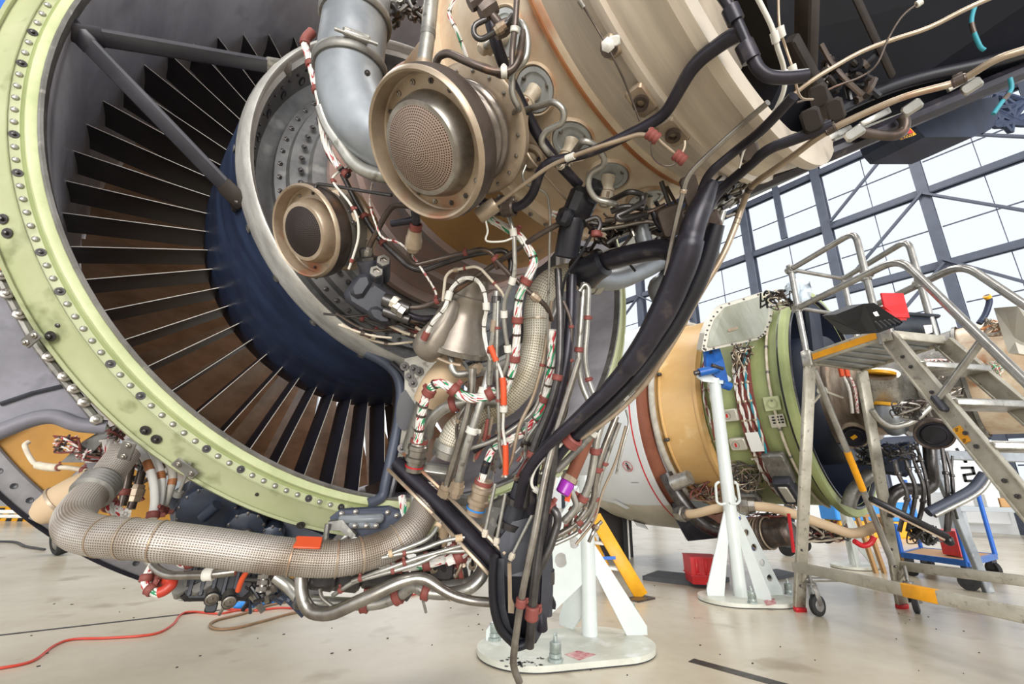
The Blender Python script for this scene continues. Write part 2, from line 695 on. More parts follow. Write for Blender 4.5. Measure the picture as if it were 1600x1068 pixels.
def pipe(label, pts, rpx, m, cat='pipe', name='pipe', clamps=(), nuts=(), fil=.03, smooth=False, group=None, cm='clamp_red', cw=1.0, n=12,
         sleeves=(), nm='steel'):
    """rigid or flexible tube: one thing, with clamps, nuts and sleeves as its parts; radii in photo pixels at its own distance"""
    pp = path_pts(pts)
    z0 = sum(zdep(p) for p in pp) / len(pp)
    r = [q * z0 / 711 for q in rpx] if isinstance(rpx, (list, tuple)) else rpx * z0 / 711
    b = B()
    path = sweep(b, pp, r, n, fil, smooth)
    o = obj(name, b, m, None, label, cat, group)
    r1 = r[0] if isinstance(r, list) else r
    for c in clamps:
        t, mm = c if isinstance(c, tuple) else (c, cm)
        p, d = along(path, t)
        clampring(p, d, max(r1, .0028), o, mm, w=cw)
    for t in nuts:
        p, d = along(path, t)
        bb = B()
        M = fmat(p, d)
        k = r1
        lathe(bb, [(-2.2 * k, k), (-2.2 * k, 1.5 * k), (-1.2 * k, 1.6 * k), (-1.1 * k, 1.9 * k), (.6 * k, 1.9 * k), (.7 * k, 1.5 * k), (2 * k, 1.4 * k), (2 * k, k)], M, 8)
        obj('nut', bb, nm, o)
    for (t0, t1, mm, k) in sleeves:
        bb = B()
        q = [along(path, t0 + (t1 - t0) * i / 8)[0] for i in range(9)]
        sweep(bb, q, r1 * k, n, 0, True)
        obj('sleeve', bb, mm, o)
    return o


def harness(label, pts, rpx, mats=('wire_white', 'wire_red', 'wire_white', 'wire_green'), strands=6, clamps=(), bands=(), cat='cable bundle',
            name='wiring_harness', group=None, twist=.12, boots=(), cm='clamp_red'):
    pp = path_pts(pts)
    r = rm(pp, rpx)
    b = B()
    for k in range(strands):
        sweep(b, pp, r * .42, 6, 0, True, True, k % len(mats), None, (r * .6, 2 * PI * k / strands, twist))
    sweep(b, pp, r * .5, 6, 0, True, True, 0)
    o = obj(name, b, list(mats), None, label, cat, group)
    path, _ = spline(pp)
    for t in clamps:
        p, d = along(path, t)
        clampring(p, d, r, o, cm)
    for t in bands:
        p, d = along(path, t)
        bb = B()
        lathe(bb, [(-.25 * r, r * .9), (-.25 * r, r * 1.1), (.25 * r, r * 1.1), (.25 * r, r * .9)], fmat(p, d), 10)
        obj('tie_band', bb, 'bronze_dark', o)
    for (t0, t1, mm, k) in boots:
        bb = B()
        sweep(bb, [along(path, t0 + (t1 - t0) * i / 6)[0] for i in range(7)], r * k, 10, 0, True)
        obj('boot', bb, mm, o)
    return o


# ================================================================== SETTING
m = mat('concrete', 'BBB09B', 0.27, 0.0, 'CEC5B3', 1.1, (1, 1, 1), c3='A89C86', s3=3.2, detail=9, spec=.5)
b = B()
slab(b, [(-14, -8, 0), (16.2, -8, 0), (16.2, 60, 0), (-14, 60, 0)], (0, 0, -.1))
floor = obj('floor', b, 'concrete', kind='structure', smooth=0)
b = B()
for p, q, w in ((F(-60, 999), F(420, 944), .012), (F(1080, 1031), F(1230, 1072), .03), (F(1100, 990), F(1400, 1090), .0)):
    if w:
        d = (q - p).normalized()
        n = Vector((-d.y, d.x, 0)) * w
        slab(b, [p - n, q - n, q + n, p + n], (0, 0, .0015))
obj('floor_joint', b, 'steel_dark', floor, smooth=0)
WX = 16.0
cols = [-1.1, 1.34, 3.78, 6.26, 8.7, 11.1, 13.55, 16.0, 18.4, 20.9, 23.3, 25.8]
lev = [2.37, 4.67, 6.97, 9.27, 11.35]
k = 1
for i, y in enumerate(cols):
    b = B()
    box(b, (WX, y, 5.8), .10, .25, 11.6)
    box(b, (WX + .17, y, 5.8), .24, .06, 11.6)
    box(b, (WX + .31, y, 5.8), .05, .25, 11.6)
    obj('trim_%d' % k, b, 'steelframe', kind='structure', smooth=0)
    k += 1
for z in lev:
    b = B()
    box(b, (WX + .05, 11.5, z - .16), .08, 32, .16)
    box(b, (WX + .16, 11.5, z - .06), .24, 32, .05)
    box(b, (WX + .28, 11.5, z - .14), .06, 32, .14)
    obj('trim_%d' % k, b, 'steelframe', kind='structure', smooth=0)
    k += 1
b = B()
box(b, (WX, 11.5, 11.75), .3, 32, .55)
obj('trim_%d' % k, b, 'headerbeam', kind='structure', smooth=0)
k += 1
b = B()
box(b, (WX - .2, 11.5, 12.6), .3, 32, 1.0)
slab(b, [(-26, -16, 13.2), (WX + .4, -16, 13.2), (WX + .4, 62, 13.2), (-26, 62, 13.2)], (0, 0, .3))
obj('ceiling', b, 'darknavy', kind='structure', smooth=0)
for y in (5.02, 7.5):
    b = B()
    box(b, (WX, y, 10.3), .08, .2, 2.1)
    obj('trim_%d' % k, b, 'steelframe', kind='structure', smooth=0)
    k += 1
# diagonal braces of the window wall
for (a, c) in (((1.34, 11.2), (3.6, 9.2)), ((1.34, 9.05), (3.65, 6.95)), ((1.34, 9.0), (-1.1, 6.9)), ((1.34, 6.8), (3.6, 4.6)), ((1.34, 6.9), (-1.1, 4.7)), ((1.34, 11.2), (-1.1, 9.25)), ((11.1, 9.0), (13.5, 7.0)), ((11.1, 9.1), (8.7, 7.3)), ((11.1, 11.2), (13.5, 9.3))):
    b = B()
    beam(b, Vector((WX - .1, a[0], a[1])), Vector((WX - .1, c[0], c[1])), .1, .06, (1, 0, 0))
    obj('trim_%d' % k, b, 'steelframe', kind='structure', smooth=0)
    k += 1
g = bpy.data.materials.new('pane')
g.use_nodes = True
nt = g.node_tree
nt.nodes.remove(nt.nodes['Principled BSDF'])
tr = nt.nodes.new('ShaderNodeBsdfTransparent')
tr.inputs['Color'].default_value = (.80, .81, .825, 1)
tl = nt.nodes.new('ShaderNodeBsdfTranslucent')
tl.inputs['Color'].default_value = (.95, .97, 1, 1)
mx = nt.nodes.new('ShaderNodeMixShader')
mx.inputs['Fac'].default_value = .12
nt.links.new(tr.outputs[0], mx.inputs[1])
nt.links.new(tl.outputs[0], mx.inputs[2])
nt.links.new(mx.outputs[0], nt.nodes['Material Output'].inputs['Surface'])
MATS['pane'] = g
w = 1
zl = [0.9] + lev
for i in range(len(cols) - 1):
    for j in range(len(zl) - 1):
        y0, y1, z0, z1 = cols[i] + .15, cols[i + 1] - .15, zl[j], zl[j + 1] - .2
        b = B()
        slab(b, [(WX + .36, y0 - .1, z0 - .1), (WX + .36, y1 + .1, z0 - .1), (WX + .36, y1 + .1, z1 + .1), (WX + .36, y0 - .1, z1 + .1)], (.012, 0, 0))
        o = obj('window_%d' % w, b, 'pane', kind='structure', smooth=0)
        b = B()
        box(b, (WX + .33, (y0 + y1) / 2, (z0 + z1) / 2), .03, .02, z1 - z0)
        box(b, (WX + .33, (y0 + y1) / 2, (z0 + z1) / 2), .03, y1 - y0, .03)
        obj('glazing_bar', b, 'steelframe', o, smooth=0)
        w += 1
b = B()
slab(b, [(-26, 58, 0), (WX, 58, 0), (WX, 58, 13.2), (-26, 58, 13.2)], (0, .3, 0))
obj('wall_back', b, 'wallgrey', kind='structure', smooth=0)
b = B()
box(b, (WX + .1, 11.5, .45), .3, 32, .9)
obj('wall_right', b, 'wallwhite', kind='structure', smooth=0)
for i, y in enumerate((-.4, .55)):
    b = B()
    box(b, (WX - .3, y, 1.9), .3, .5, 3.8, None, .03)
    o = obj('trim_%d' % k, b, 'wallgrey', kind='structure', smooth=0)
    k += 1


def letters(txt, M, h, t, m, parent, name='lettering'):
    """block lettering in strokes on the plane of M (x right, y up)"""
    G = {'V': [((0, 1), (.3, 0)), ((.3, 0), (.6, 1))], '2': [((0, 1), (.6, 1)), ((.6, 1), (.6, .55)), ((.6, .55), (0, .45)), ((0, .45), (0, 0)), ((0, 0), (.6, 0))],
         'N': [((0, 0), (0, 1)), ((0, 1), (.6, 0)), ((.6, 0), (.6, 1))], 'O': [((0, 0), (0, 1)), ((0, 1), (.6, 1)), ((.6, 1), (.6, 0)), ((.6, 0), (0, 0))],
         'S': [((.6, 1), (0, 1)), ((0, 1), (0, .5)), ((0, .5), (.6, .5)), ((.6, .5), (.6, 0)), ((.6, 0), (0, 0))], '4': [((.5, 0), (.5, 1)), ((.5, 1), (0, .35)), ((0, .35), (.6, .35))],
         'T': [((0, 1), (.6, 1)), ((.3, 1), (.3, 0))], '-': [((.1, .5), (.5, .5))], 'I': [((.3, 0), (.3, 1))], '5': [((.6, 1), (0, 1)), ((0, 1), (0, .55)), ((0, .55), (.6, .55)), ((.6, .55), (.6, 0)), ((.6, 0), (0, 0))],
         'A': [((0, 0), (.3, 1)), ((.3, 1), (.6, 0)), ((.12, .4), (.48, .4))], 'E': [((.6, 1), (0, 1)), ((0, 1), (0, 0)), ((0, 0), (.6, 0)), ((0, .5), (.5, .5))],
         'R': [((0, 0), (0, 1)), ((0, 1), (.6, 1)), ((.6, 1), (.6, .5)), ((.6, .5), (0, .5)), ((.25, .5), (.6, 0))], 'P': [((0, 0), (0, 1)), ((0, 1), (.6, 1)), ((.6, 1), (.6, .5)), ((.6, .5), (0, .5))]}
    b = B()
    x = 0
    for ch in txt:
        for (p, q) in G.get(ch, []):
            a, c = M @ Vector(((x + p[0]) * h, p[1] * h, 0)), M @ Vector(((x + q[0]) * h, q[1] * h, 0))
            d = (c - a).normalized() * t * .4
            beam(b, a - d, c + d, t, t * .3, M.to_3x3() @ Vector((0, 0, 1)).cross(M.to_3x3().inverted() @ (c - a)))
        x += .85
    return obj(name, b, m, parent, smooth=0)


# ================================================================== NEAR ENGINE: FAN CASE
def frame_e(o):
    return fmat(o, (0, 1, 0), (0, 0, 1))


EN = frame_e(O1)
case = thing('fan_case', E(0, .95, 180), 'huge green fan case flange ring round the guide vanes of the near engine', 'fan case')
b = B()
lathe(b, [(.012, .925), (.004, .924), (0, .922), (-.002, .908), (-.001, .906), (.006, .905)], EN, 144)
obj('inner_land', b, 'green_pale', case)
b = B()
lathe(b, [(.01, .907), (-.004, .906), (-.008, .902), (-.006, .897), (.02, .895)], EN, 144)
obj('seal_lip', b, 'alu_dull', case)
b = B()
lathe(b, [(.013, .923), (.014, .929), (.013, .931)], EN, 144)
obj('groove', b, 'green2', case)
b = B()
lathe(b, [(.013, .931), (.014, .947), (.011, .9475), (.010, .949), (.0125, .9505), (.016, .952), (.046, .990), (.038, .992), (.036, .998), (.06, .999), (.075, .992), (.075, .95)], EN, 144)
obj('flange_ring', b, 'green', case)
b = B()
lathe(b, [(.02, .895), (.2, .899), (.42, .905), (.7, .905), (1.05, .90)], EN, 96)
lathe(b, [(.06, .992), (.4, .975), (1.05, .975)], EN, 96)
obj('duct_liner', b, 'liner', case)
rv = 0
th = -204.0
while th < -52 and rv < 99:
    dk = rv % 9 in (4, 7)
    M = fmat(E(.0125, .9385, th), (0, -1, 0))
    put(STUD if dk else RIVET, M, .0058 if not dk else .0065, case, 'bolt' if dk else 'rivet')
    th += 1.62
    rv += 1
for (px, py) in ((93, 508), (79, 525), (4, 342), (11, 364), (5, 222), (227, 672), (244, 686), (470, 820), (402, 770)):
    p = S(px, py, .03)
    put(STUD, fmat(p, (p - O1).normalized() * .6 + Vector((0, -.8, 0))), .008, case, 'bolt')


def clip(px, py, ang, l, w, parent):
    """small riveted clip plate on the flange"""
    p = S(px, py, .028)
    rad = (p - O1)
    rad.y = 0
    rad.normalize()
    n = (Vector((0, -1, 0)) * .75 + rad * .6).normalized()
    t = rad.cross(Vector((0, 1, 0)))
    M = fmat(p + n * .004, n, t * math.cos(R_(ang)) + rad * math.sin(R_(ang)))
    b = B()
    box(b, (0, 0, 0), l, w, .004, M, w * .3)
    o = obj('bracket', b, 'alu_dull', parent)
    for k in (-1, 1):
        put(BOLT, M @ Matrix.Translation((k * l * .3, 0, .002)), .006, o)
    return M


clip(291, 730, 5, .05, .022, case)
clip(52, 529, 80, .032, .02, case)
clip(200, 702, 70, .04, .024, case)
# stator vanes
edge_t = .0011
for k in range(-27, 12):
    th = -90.5 + 6.0 * k + (0)
    if not (-196 <= th <= -24):
        continue
    b = B()
    rows = []
    for j in range(4):
        r = .583 + (.905 - .583) * j / 3
        for (s, da) in ((.43, 0), (.47, .35), (.51, .5), (.56, .2)):
            for sg in (-1, 1):
                tt = .0028 if .44 < s < .55 else edge_t
                rows.append(E(s, r, th + da + sg * math.degrees(tt / r)))
    fs, mi = [], []
    for j in range(3):
        o = j * 8
        for c in range(3):
            for sg in (0, 1):
                a = o + c * 2 + sg
                fs.append([a, a + 2, a + 10, a + 8])
                mi.append(0)
        fs.append([o, o + 1, o + 9, o + 8])
        mi.append(1)
    b.add(rows, fs)
    b.mi = mi
    obj('guide_vane', b, ['vane', 'vane_edge'], case, smooth=30)
# ---- inner cowl
cowl = thing('inner_cowl', E(0, .57, 180), 'dark navy blue drum inside the guide vanes with bright metal rear rim', 'engine cowl')
b = B()
lathe(b, [(.62, .55), (.56, .58), (.44, .587), (.25, .58), (.03, .567)], EN, 128, -205, 155)
obj('drum_skin', b, 'navy', cowl)
b = B()
lathe(b, [(.032, .5675), (.022, .569), (.012, .566), (-.012, .561), (-.026, .553), (-.03, .546), (-.024, .541), (0, .540), (.01, .530)], EN, 128, -205, 155)
obj('rear_rim', b, 'rim', cowl)
for (px, py) in ((388, 357), (431, 435), (489, 504), (564, 556), (366, 232)):
    p = Rr(px, py, .569)
    th = math.degrees(math.atan2(p.x - O1.x, p.z - O1.z))
    M = fmat(E(p.y - O1.y, .5695, th), (math.sin(R_(th)), 0, math.cos(R_(th))))
    b = B()
    lathe(b, [(0, .010), (.0015, .010), (.0015, .0065), (.0005, .006), (.002, .004), (.002, 0)], M, 14)
    obj('fastener', b, 'alu_dull', cowl)
# recessed bulkhead behind the rim
b = B()
lathe(b, [(.01, .530), (.06, .525), (.10, .51), (.105, .47)], EN, 96)
sh_ = obj('shroud', b, 'shroudgrey', cowl)
for k in range(52):
    th = -205 + k * 4.1
    put(BOLT_D, fmat(E(.045, .5265, th), E(0, 0, th) - E(0, 1, th)), .006, sh_)
for k in range(22):
    th = -203 + k * 9.6
    b = B()
    lathe(b, [(0, .014), (.002, .014), (.003, .010), (-.001, .008), (-.001, 0)], fmat(E(.078, .519, th), E(0, 0, th) - E(0, 1, th) + Vector((0, -.3, 0))), 14)
    obj('port', b, 'black', sh_)
b = B()
lathe(b, [(.105, .47), (.085, .468), (.08, .44), (.06, .435), (.055, .39), (.03, .385), (.025, .345), (.05, .335)], EN, 96)
bk = obj('bulkhead', b, 'shroudgrey', cowl)
for k in range(40):
    th = -205 + k * 5.3
    put(BOLT_D, fmat(E(.082, .455, th), (0, -1, 0)), .007, bk)
for k in range(40):
    th = -205 + k * 5.3
    put(STUD, fmat(E(.045, .41, th + 2), (0, -1, 0)), .007, bk)
# lower bifurcation seal and wall
seal = [S(572, 551, .01), S(600, 566, -.005), S(619, 585, -.01), S(626, 612, -.01), S(622, 660, -.01), S(612, 710, -.01), S(603, 752, -.01), S(597, 775, -.005), S(575, 786, 0)]
back = [S(598, 622, .43), S(606, 626, .43), S(612, 632, .43), S(614, 642, .43), S(610, 672, .43), S(604, 705, .43), S(597, 735, .43), S(590, 752, .43), S(570, 760, .43)]
bif = thing('splitter_fairing', seal[6], 'glossy black splitter fairing closing the fan duct at lower right of the vanes', 'fairing')
b = B()
n = len(seal)
q1, _ = spline(seal, 4)
q2, _ = spline(back, 4)
mid = [a.lerp(c, .35) + (c - a).cross(Vector((0, 0, 1))).normalized() * .0 for a, c in zip(q1, q2)]
vs = q1 + mid + q2
nn = len(q1)
b.add(vs, [[j * nn + i, j * nn + i + 1, (j + 1) * nn + i + 1, (j + 1) * nn + i] for j in range(2) for i in range(nn - 1)])
obj('wall_panel', b, 'black', bif, smooth=80)
b = B()
sweep(b, seal, rm(seal, 8), 10, 0, True)
obj('edge_seal', b, 'steelframe', bif)
b = B()
sweep(b, [p + Vector((.016, -.012, 0)) for p in seal[1:-1]], rm(seal, 5), 8, 0, True)
obj('outer_bead', b, 'black', bif)
# struts
for nm, p, q, lab in (('a', S(118, 52, .03), S(452, 108, .0), 'upper dark grey strut reaching across the fan duct top'),
                      ('b', S(112, 42, .03), S(378, 318, .03), 'diagonal dark grey strut running down across the vanes to blue drum')):
    b = B()
    d = (q - p).normalized()
    n_ = (EYE - (p + q) / 2).normalized()
    beam(b, p, q, .012, .038, n_ - Vector((0, 0, .9)), .004)
    st = obj('support_strut', b, 'strut', None, lab, 'strut', 'fan duct struts')
    b = B()
    bb = B()
    beam(b, q - d * .06, q + d * .005, .016, .044, n_ - Vector((0, 0, .9)), .006)
    obj('end_fitting', b, 'rib_brown' if nm == 'b' else 'alu_dull', st)
    beam(bb, p - d * .01, p + d * .05, .015, .042, n_ - Vector((0, 0, .9)), .006)
    obj('end_fitting', bb, 'strut', st)
b = B()
sd = S(376, 325, .03)
box(b, (0, 0, 0), .055, .05, .012, fmat(Rr(366, 312, .575), Rr(366, 312, .575) - E(.05, 0, 0), (0, 1, 0)), .01)
obj('strut_pad', b, 'steel_dark', cowl)
# fan rotor in front of the vanes
rot = thing('fan_rotor', E(.85, .3, 180), 'brown titanium fan blades seen behind the guide vanes', 'fan rotor')
b = B()
lathe(b, [(.62, .55), (.66, .50), (.68, .36), (.72, .33), (1.0, .30), (1.15, .2), (1.25, 0)], EN, 64)
obj('hub', b, 'darkgrey', rot)
for k in range(38):
    b = B()
    vs, fs = [], []
    for j in range(6):
        r = .31 + (.893 - .31) * j / 5
        tw = -R_(18 + 40 * j / 5)
        ch = .23 + .03 * j / 5
        for i in range(5):
            c = (i / 4 - .5) * ch
            cam_ = .02 * (1 - (2 * i / 4 - 1) ** 2)
            s = .86 + c * math.cos(tw) - cam_ * math.sin(tw)
            w = c * math.sin(tw) + cam_ * math.cos(tw)
            vs.append(E(s, r, k * 360 / 38 + math.degrees(w / r)))
    for j in range(5):
        for i in range(4):
            a = j * 5 + i
            fs.append([a, a + 1, a + 6, a + 5])
    b.add(vs, fs)
    obj('fan_blade', b, 'blade', rot, smooth=80)
# ================================================================== NEAR ENGINE: CORE
core = thing('engine_core', E(-.5, .33, 180), 'large heat-stained metal core casing of the near engine', 'engine core')
b = B()
lathe(b, [(.05, .335), (.02, .34), (.01, .352), (-.012, .352), (-.015, .325), (-.10, .318), (-.11, .33), (-.125, .33), (-.13, .316), (-.22, .312), (-.23, .326), (-.245, .326), (-.25, .31)], EN, 96)
obj('front_case', b, 'pinkmetal', core)
b = B()
lathe(b, [(-.25, .31), (-.40, .305), (-.52, .303), (-.525, .32)], EN, 96)
obj('compressor_case', b, 'hpc', core)
b = B()
lathe(b, [(-.525, .30), (-.525, .345), (-.533, .345), (-.538, .345), (-.545, .345), (-.545, .318), (-.60, .318), (-.635, .330), (-.70, .334), (-.765, .335), (-.77, .3395), (-.782, .3395), (-.787, .336)], EN, 128)
cc = obj('combustor_case', b, 'comb', core)
b = B()
lathe(b, [(-.787, .336), (-.83, .352), (-.865, .370), (-.868, .382), (-.874, .384), (-.88, .384), (-.884, .376)], EN, 128)
obj('turbine_case', b, 'turb', core)
b = B()
lathe(b, [(-.7705, .3395), (-.7715, .3418), (-.7765, .3418), (-.778, .3395)], EN, 128)
obj('rust_seam', b, 'rust', core)
b = B()
lathe(b, [(-.884, .376), (-.93, .383), (-.948, .386), (-.95, .398), (-.965, .398), (-.967, .36), (-.95, .33)], EN, 128)
obj('exhaust_case', b, 'turb', core)
for k in range(24):
    th = -210 + 7 * k
    put(BOLT, fmat(E(-.533, .345, th), E(-.533, 1, th) - E(-.533, 0, th)), .0055, cc)
# pads and access plates on the turbine case
for (px, py, w_, h_) in ((958, 70, .022, .03), (1004, 152, .03, .045), (1052, 200, .03, .05)):
    p = Rr(px, py, .374)
    n_ = p - Vector((O1.x, p.y, O1.z))
    M = fmat(p, n_, (0, 1, 0))
    b = B()
    box(b, (0, 0, .006), w_, h_, .014, M, .004)
    o = obj('boss_plate', b, 'bronze', core)
    b = B()
    lathe(b, [(.012, .011), (.02, .011), (.02, .006), (.008, .005)], M, 14)
    obj('port', b, 'bronze_dark', o)
# borescope boss beside the nozzles
b = B()
M = fmat(Rr(829, 246, .334), Rr(829, 246, .334) - E(-.6, 0, 0), (0, 1, 0))
lathe(b, [(0, .026), (.006, .026), (.008, .022), (.003, .02), (.003, .014), (.014, .012), (.014, 0)], M, 20)
bo = obj('boss_plate', b, 'bronze', core)
for a in (20, 140, 260):
    put(BOLT_D, M @ Matrix.Translation((.017 * math.cos(R_(a)), .017 * math.sin(R_(a)), .004)), .004, bo)
# ================================================================== NEAR ENGINE: DUCTS AND VALVES
# grey elbow duct
el = thing('bleed_duct', P(600, 240, .80), 'fat grey metal elbow duct with clamp bands above the large valve', 'duct')
pts = [P(562, -30, .86), P(556, 30, .85), P(548, 95, .83), P(548, 140, .82), P(562, 182, .81), P(590, 215, .80), P(640, 245, .80)]
b = B()
r0 = 50 * .83 / 711
pth = sweep(b, pts, [r0 * 1.0, r0 * 1.0, r0, r0 * 1.0, r0 * .98, r0 * .9, r0 * .85], 36, 0, True)
obj('elbow', b, 'bluesteel', el)


def vband(par, pth, t, r, w=.009, m='alu_dull', up=1.12):
    p, d = along(pth, t)
    b = B()
    lathe(b, [(-w, r), (-w, r * (up - .05)), (-w * .6, r * up), (w * .6, r * up), (w, r * (up - .05)), (w, r)], fmat(p, d), 36)
    return obj('clamp_band', b, m, par), fmat(p, d)


for t in (.20, .46):
    o, M = vband(el, pth, t, r0)
    q = M.inverted() @ EYE
    a = math.atan2(q.y, q.x) + (.35 if t < .3 else -.1)
    MM = M @ Matrix.Rotation(a, 4, 'Z')
    bb = B()
    box(bb, (r0 * 1.15, 0, -.012), .010, .045, .014, MM, .003)
    sweep(bb, [MM @ Vector((r0 * 1.18, y, -.008)) for y in (-.035, .035)], .003, 8)
    obj('latch', bb, 'alu', o)
p, d = along(pth, .56)
for k in range(1):
    put(STUD, fmat(P(574, 114, .755), EYE - P(574, 114, .755)), .004, el)
# straight silver tube above the big valve
pipe('straight silver tube standing on top of the large round valve', [(676, -20, .74), (668, 60, .73), (660, 118, .72)], 11.5, 'alu', fil=0, n=20,
     sleeves=((.86, 1.0, 'bronze', 1.12), (.5, .56, 'alu_dull', 1.05)), name='air_tube', cat='tube')


def valve(label, px, py, z, ang, tilt, R, L, k_mesh, bell, mdark, m_rim, nb):
    """round valve: mesh dome, bolted face plate, rolled rim, bellows or plain body, rear flange"""
    M = disc(px, py, z, ang, tilt)
    t = thing('bleed_valve', M @ Vector((0, 0, -L)), label, 'valve')
    b = B()
    lathe(b, [(-.034, R * .80), (-.036, R * .97), (-.030, R * 1.03), (-.014, R * 1.05), (.000, R * 1.035)], M, 72)
    obj('rim_back', b, m_rim, t)
    b = B()
    lathe(b, [(.000, R * 1.035), (.005, R * 1.01), (.007, R * .985), (.005, R * .955), (-.004, R * .935), (-.019, R * .925), (-.021, R * .90)], M, 72)
    obj('rim_lip', b, 'bronze', t)
    D_ = -.021
    b = B()
    lathe(b, [(D_, R * .92), (D_ + .001, R * .76), (D_ + .001, R * .70)], M, 64)
    fp = obj('face_plate', b, 'bronze', t)
    for k in range(nb):
        a = 2 * PI * k / nb + .1
        put(BOLT_D if k % 3 else BOLT, M @ Matrix.Translation((R * .83 * math.cos(a), R * .83 * math.sin(a), D_ + .001)), R * .040, fp)
    b = B()
    h = R * .17
    lathe(b, [(D_, R * .73), (D_ + .006, R * .715), (-.006, R * .69), (h * .3, R * .66), (h * .5, R * .63), (h * .52, k_mesh * R)], M, 64)
    obj('screen_collar', b, 'steel' if not mdark else 'bronze', t)
    b = B()
    rows = int(k_mesh * R / .0035)
    prof = [(h * .52 + R * .13 * math.cos(PI / 2 * j / rows), k_mesh * R * j / rows) for j in range(rows, -1, -1)]
    lathe(b, prof, M, 96, polar=.0035)
    obj('screen', b, 'perf_dark' if mdark else 'perf', t)
    b = B()
    if bell:
        prof = [(-.034, R * .8)]
        nw = 4
        for k in range(nw):
            z0 = -.038 - (L - .048) * k / nw
            w = (L - .048) / nw
            prof += [(z0, R * .66), (z0 - w * .2, R * .76), (z0 - w * .5, R * .78), (z0 - w * .8, R * .75)]
        prof += [(-L + .01, R * .70)]
    else:
        prof = [(-.034, R * .92), (-.038, R * .95), (-L * .5, R * .95), (-L * .55, R * .9), (-L, R * .86)]
    lathe(b, prof, M, 64)
    obj('bellows' if bell else 'body', b, 'bellow' if bell else 'alu_dull', t, smooth=60)
    b = B()
    Rf = R * (.98 if bell else 1.0)
    lathe(b, [(-L + .008, R * .68), (-L + .008, Rf * .95), (-L + .004, Rf), (-L - .006, Rf), (-L - .008, R * .7), (-L - .05, R * .66)], M, 64)
    fl = obj('rear_flange', b, 'bronze', t)
    for k in range(18):
        a = 2 * PI * k / 18
        put(BOLT, M @ Matrix.Translation((R * .87 * math.cos(a), R * .87 * math.sin(a), -L + .008)), R * .034, fl)
    return t, M


BV, BM = valve('large round valve with perforated dome screen and bellows, bolted bronze face', 663, 232, .655, 162, 43, .1015, .125, .57, True, False, 'bronze_dark', 16)
SV, SM = valve('smaller round valve with dark mesh screen at left of the large one', 478, 362, .90, 176, 50, .0885, .095, .55, False, True, 'bronze_dark', 12)
# curved silver pipe left of the big valve
pipe('thick bent silver pipe passing behind the large round valve', [(503, 168, .80), (512, 196, .80), (556, 262, .79), (600, 277, .78), (640, 274, .78)], 10.5, 'alu', fil=.035, n=18, name='bent_tube', cat='tube')
# ------------------------------------------------------------------ fuel nozzles on the combustor
noz = [(-123.6, 'topmost fuel nozzle beside the dark tee pipe at the top'), (-139.9, 'second fuel nozzle from the top, right of the large valve'),
       (-157.0, 'third fuel nozzle from the top with cream elbow fitting'), (-173.4, 'fourth fuel nozzle, above the hanging black actuator'),
       (167.3, 'lowest fuel nozzle, shadowed under the combustor casing')]
NZ = []
for th, lab in noz:
    n_ = E(0, 1, th) - E(0, 0, th)
    M = fmat(E(-.708, .334, th), n_, (0, 1, 0))
    t = thing('fuel_nozzle', E(-.708, .336, th), lab, 'fuel nozzle', 'fuel nozzles round the combustor')
    b = B()
    lathe(b, [(-.004, .040), (.004, .039), (.006, .0375), (.004, .0355), (-.002, .035)], M, 40)
    obj('seat_ring', b, 'comb', t)
    b = B()
    lathe(b, [(-.002, .034), (.003, .034), (.0045, .033), (.0045, .0265), (.002, .026)], M, 40)
    cp = obj('cover_plate', b, 'nozzleplate', t)
    b = B()
    lathe(b, [(.002, .0265), (.0022, 0)], M, 32)
    obj('plate_recess', b, 'nozzleplate', cp)
    for a in (40, 160, 280):
        put(BOLT, M @ Matrix.Translation((.0255 * math.cos(R_(a)), .0255 * math.sin(R_(a)), .002)), .0048, cp)
    # leaning stem
    p0 = M @ Vector((0, 0, 0))
    d1 = (n_ * .8 + Vector((0, .35, 0)) + (E(0, 1, th + 90) - E(0, 0, th)) * (-.25)).normalized()
    Ms = fmat(p0, d1)
    b = B()
    lathe(b, [(0, .013), (.01, .0125), (.012, .011), (.022, .011), (.023, .0135), (.027, .0138), (.028, .012), (.03, .012), (.031, .0142), (.042, .0142), (.044, .0115), (.052, .0105), (.056, .007), (.057, 0)], Ms, 20)
    obj('stem', b, 'ceramic', t)
    b = B()
    lathe(b, [(.031, .0146), (.031, .0155), (.041, .0155), (.041, .0146)], Ms, 6)
    obj('nut', b, 'bronze', t)
    NZ.append(Ms @ Vector((0, 0, .05)))
pv = 'hard fuel line'
pipe('silver fuel line looping from the topmost nozzle down to the second', [NZ[0], (815, 30, .62), (826, 62, .62), (822, 95, .62), (800, 110, .63), (800, 150, .64), (812, 170, .65), NZ[1] + Vector((-.01, .01, -.004))], 5.2, 'alu', fil=.02, name='fuel_line', group='fuel lines', nuts=(.97,), nm='ceramic')
pipe('silver fuel line curling from second nozzle to third nozzle', [NZ[1], (866, 158, .64), (882, 172, .64), (880, 192, .65), (852, 205, .67), (844, 222, .68), (858, 240, .69), NZ[2]], 4.8, 'alu', fil=.018, name='fuel_line', group='fuel lines', nuts=(.95,), nm='ceramic')
pipe('silver fuel line curling from third nozzle to fourth nozzle', [NZ[2], (912, 218, .67), (932, 228, .68), (944, 246, .69), (944, 258, .70), (922, 270, .72), (918, 290, .73), (930, 312, .74), (962, 318, .74), NZ[3] + Vector((.03, 0, 0))], 4.8, 'alu', fil=.018, name='fuel_line', group='fuel lines', nuts=(.9,), nm='ceramic')
pipe('silver fuel line running from fourth nozzle to the lowest', [NZ[3], (985, 298, .76), (1004, 304, .77), (1004, 315, .77), (985, 328, .76), (962, 338, .76), (970, 344, .76), (1010, 335, .78)], 4.6, 'steel_dark', fil=.015, name='fuel_line', group='fuel lines')
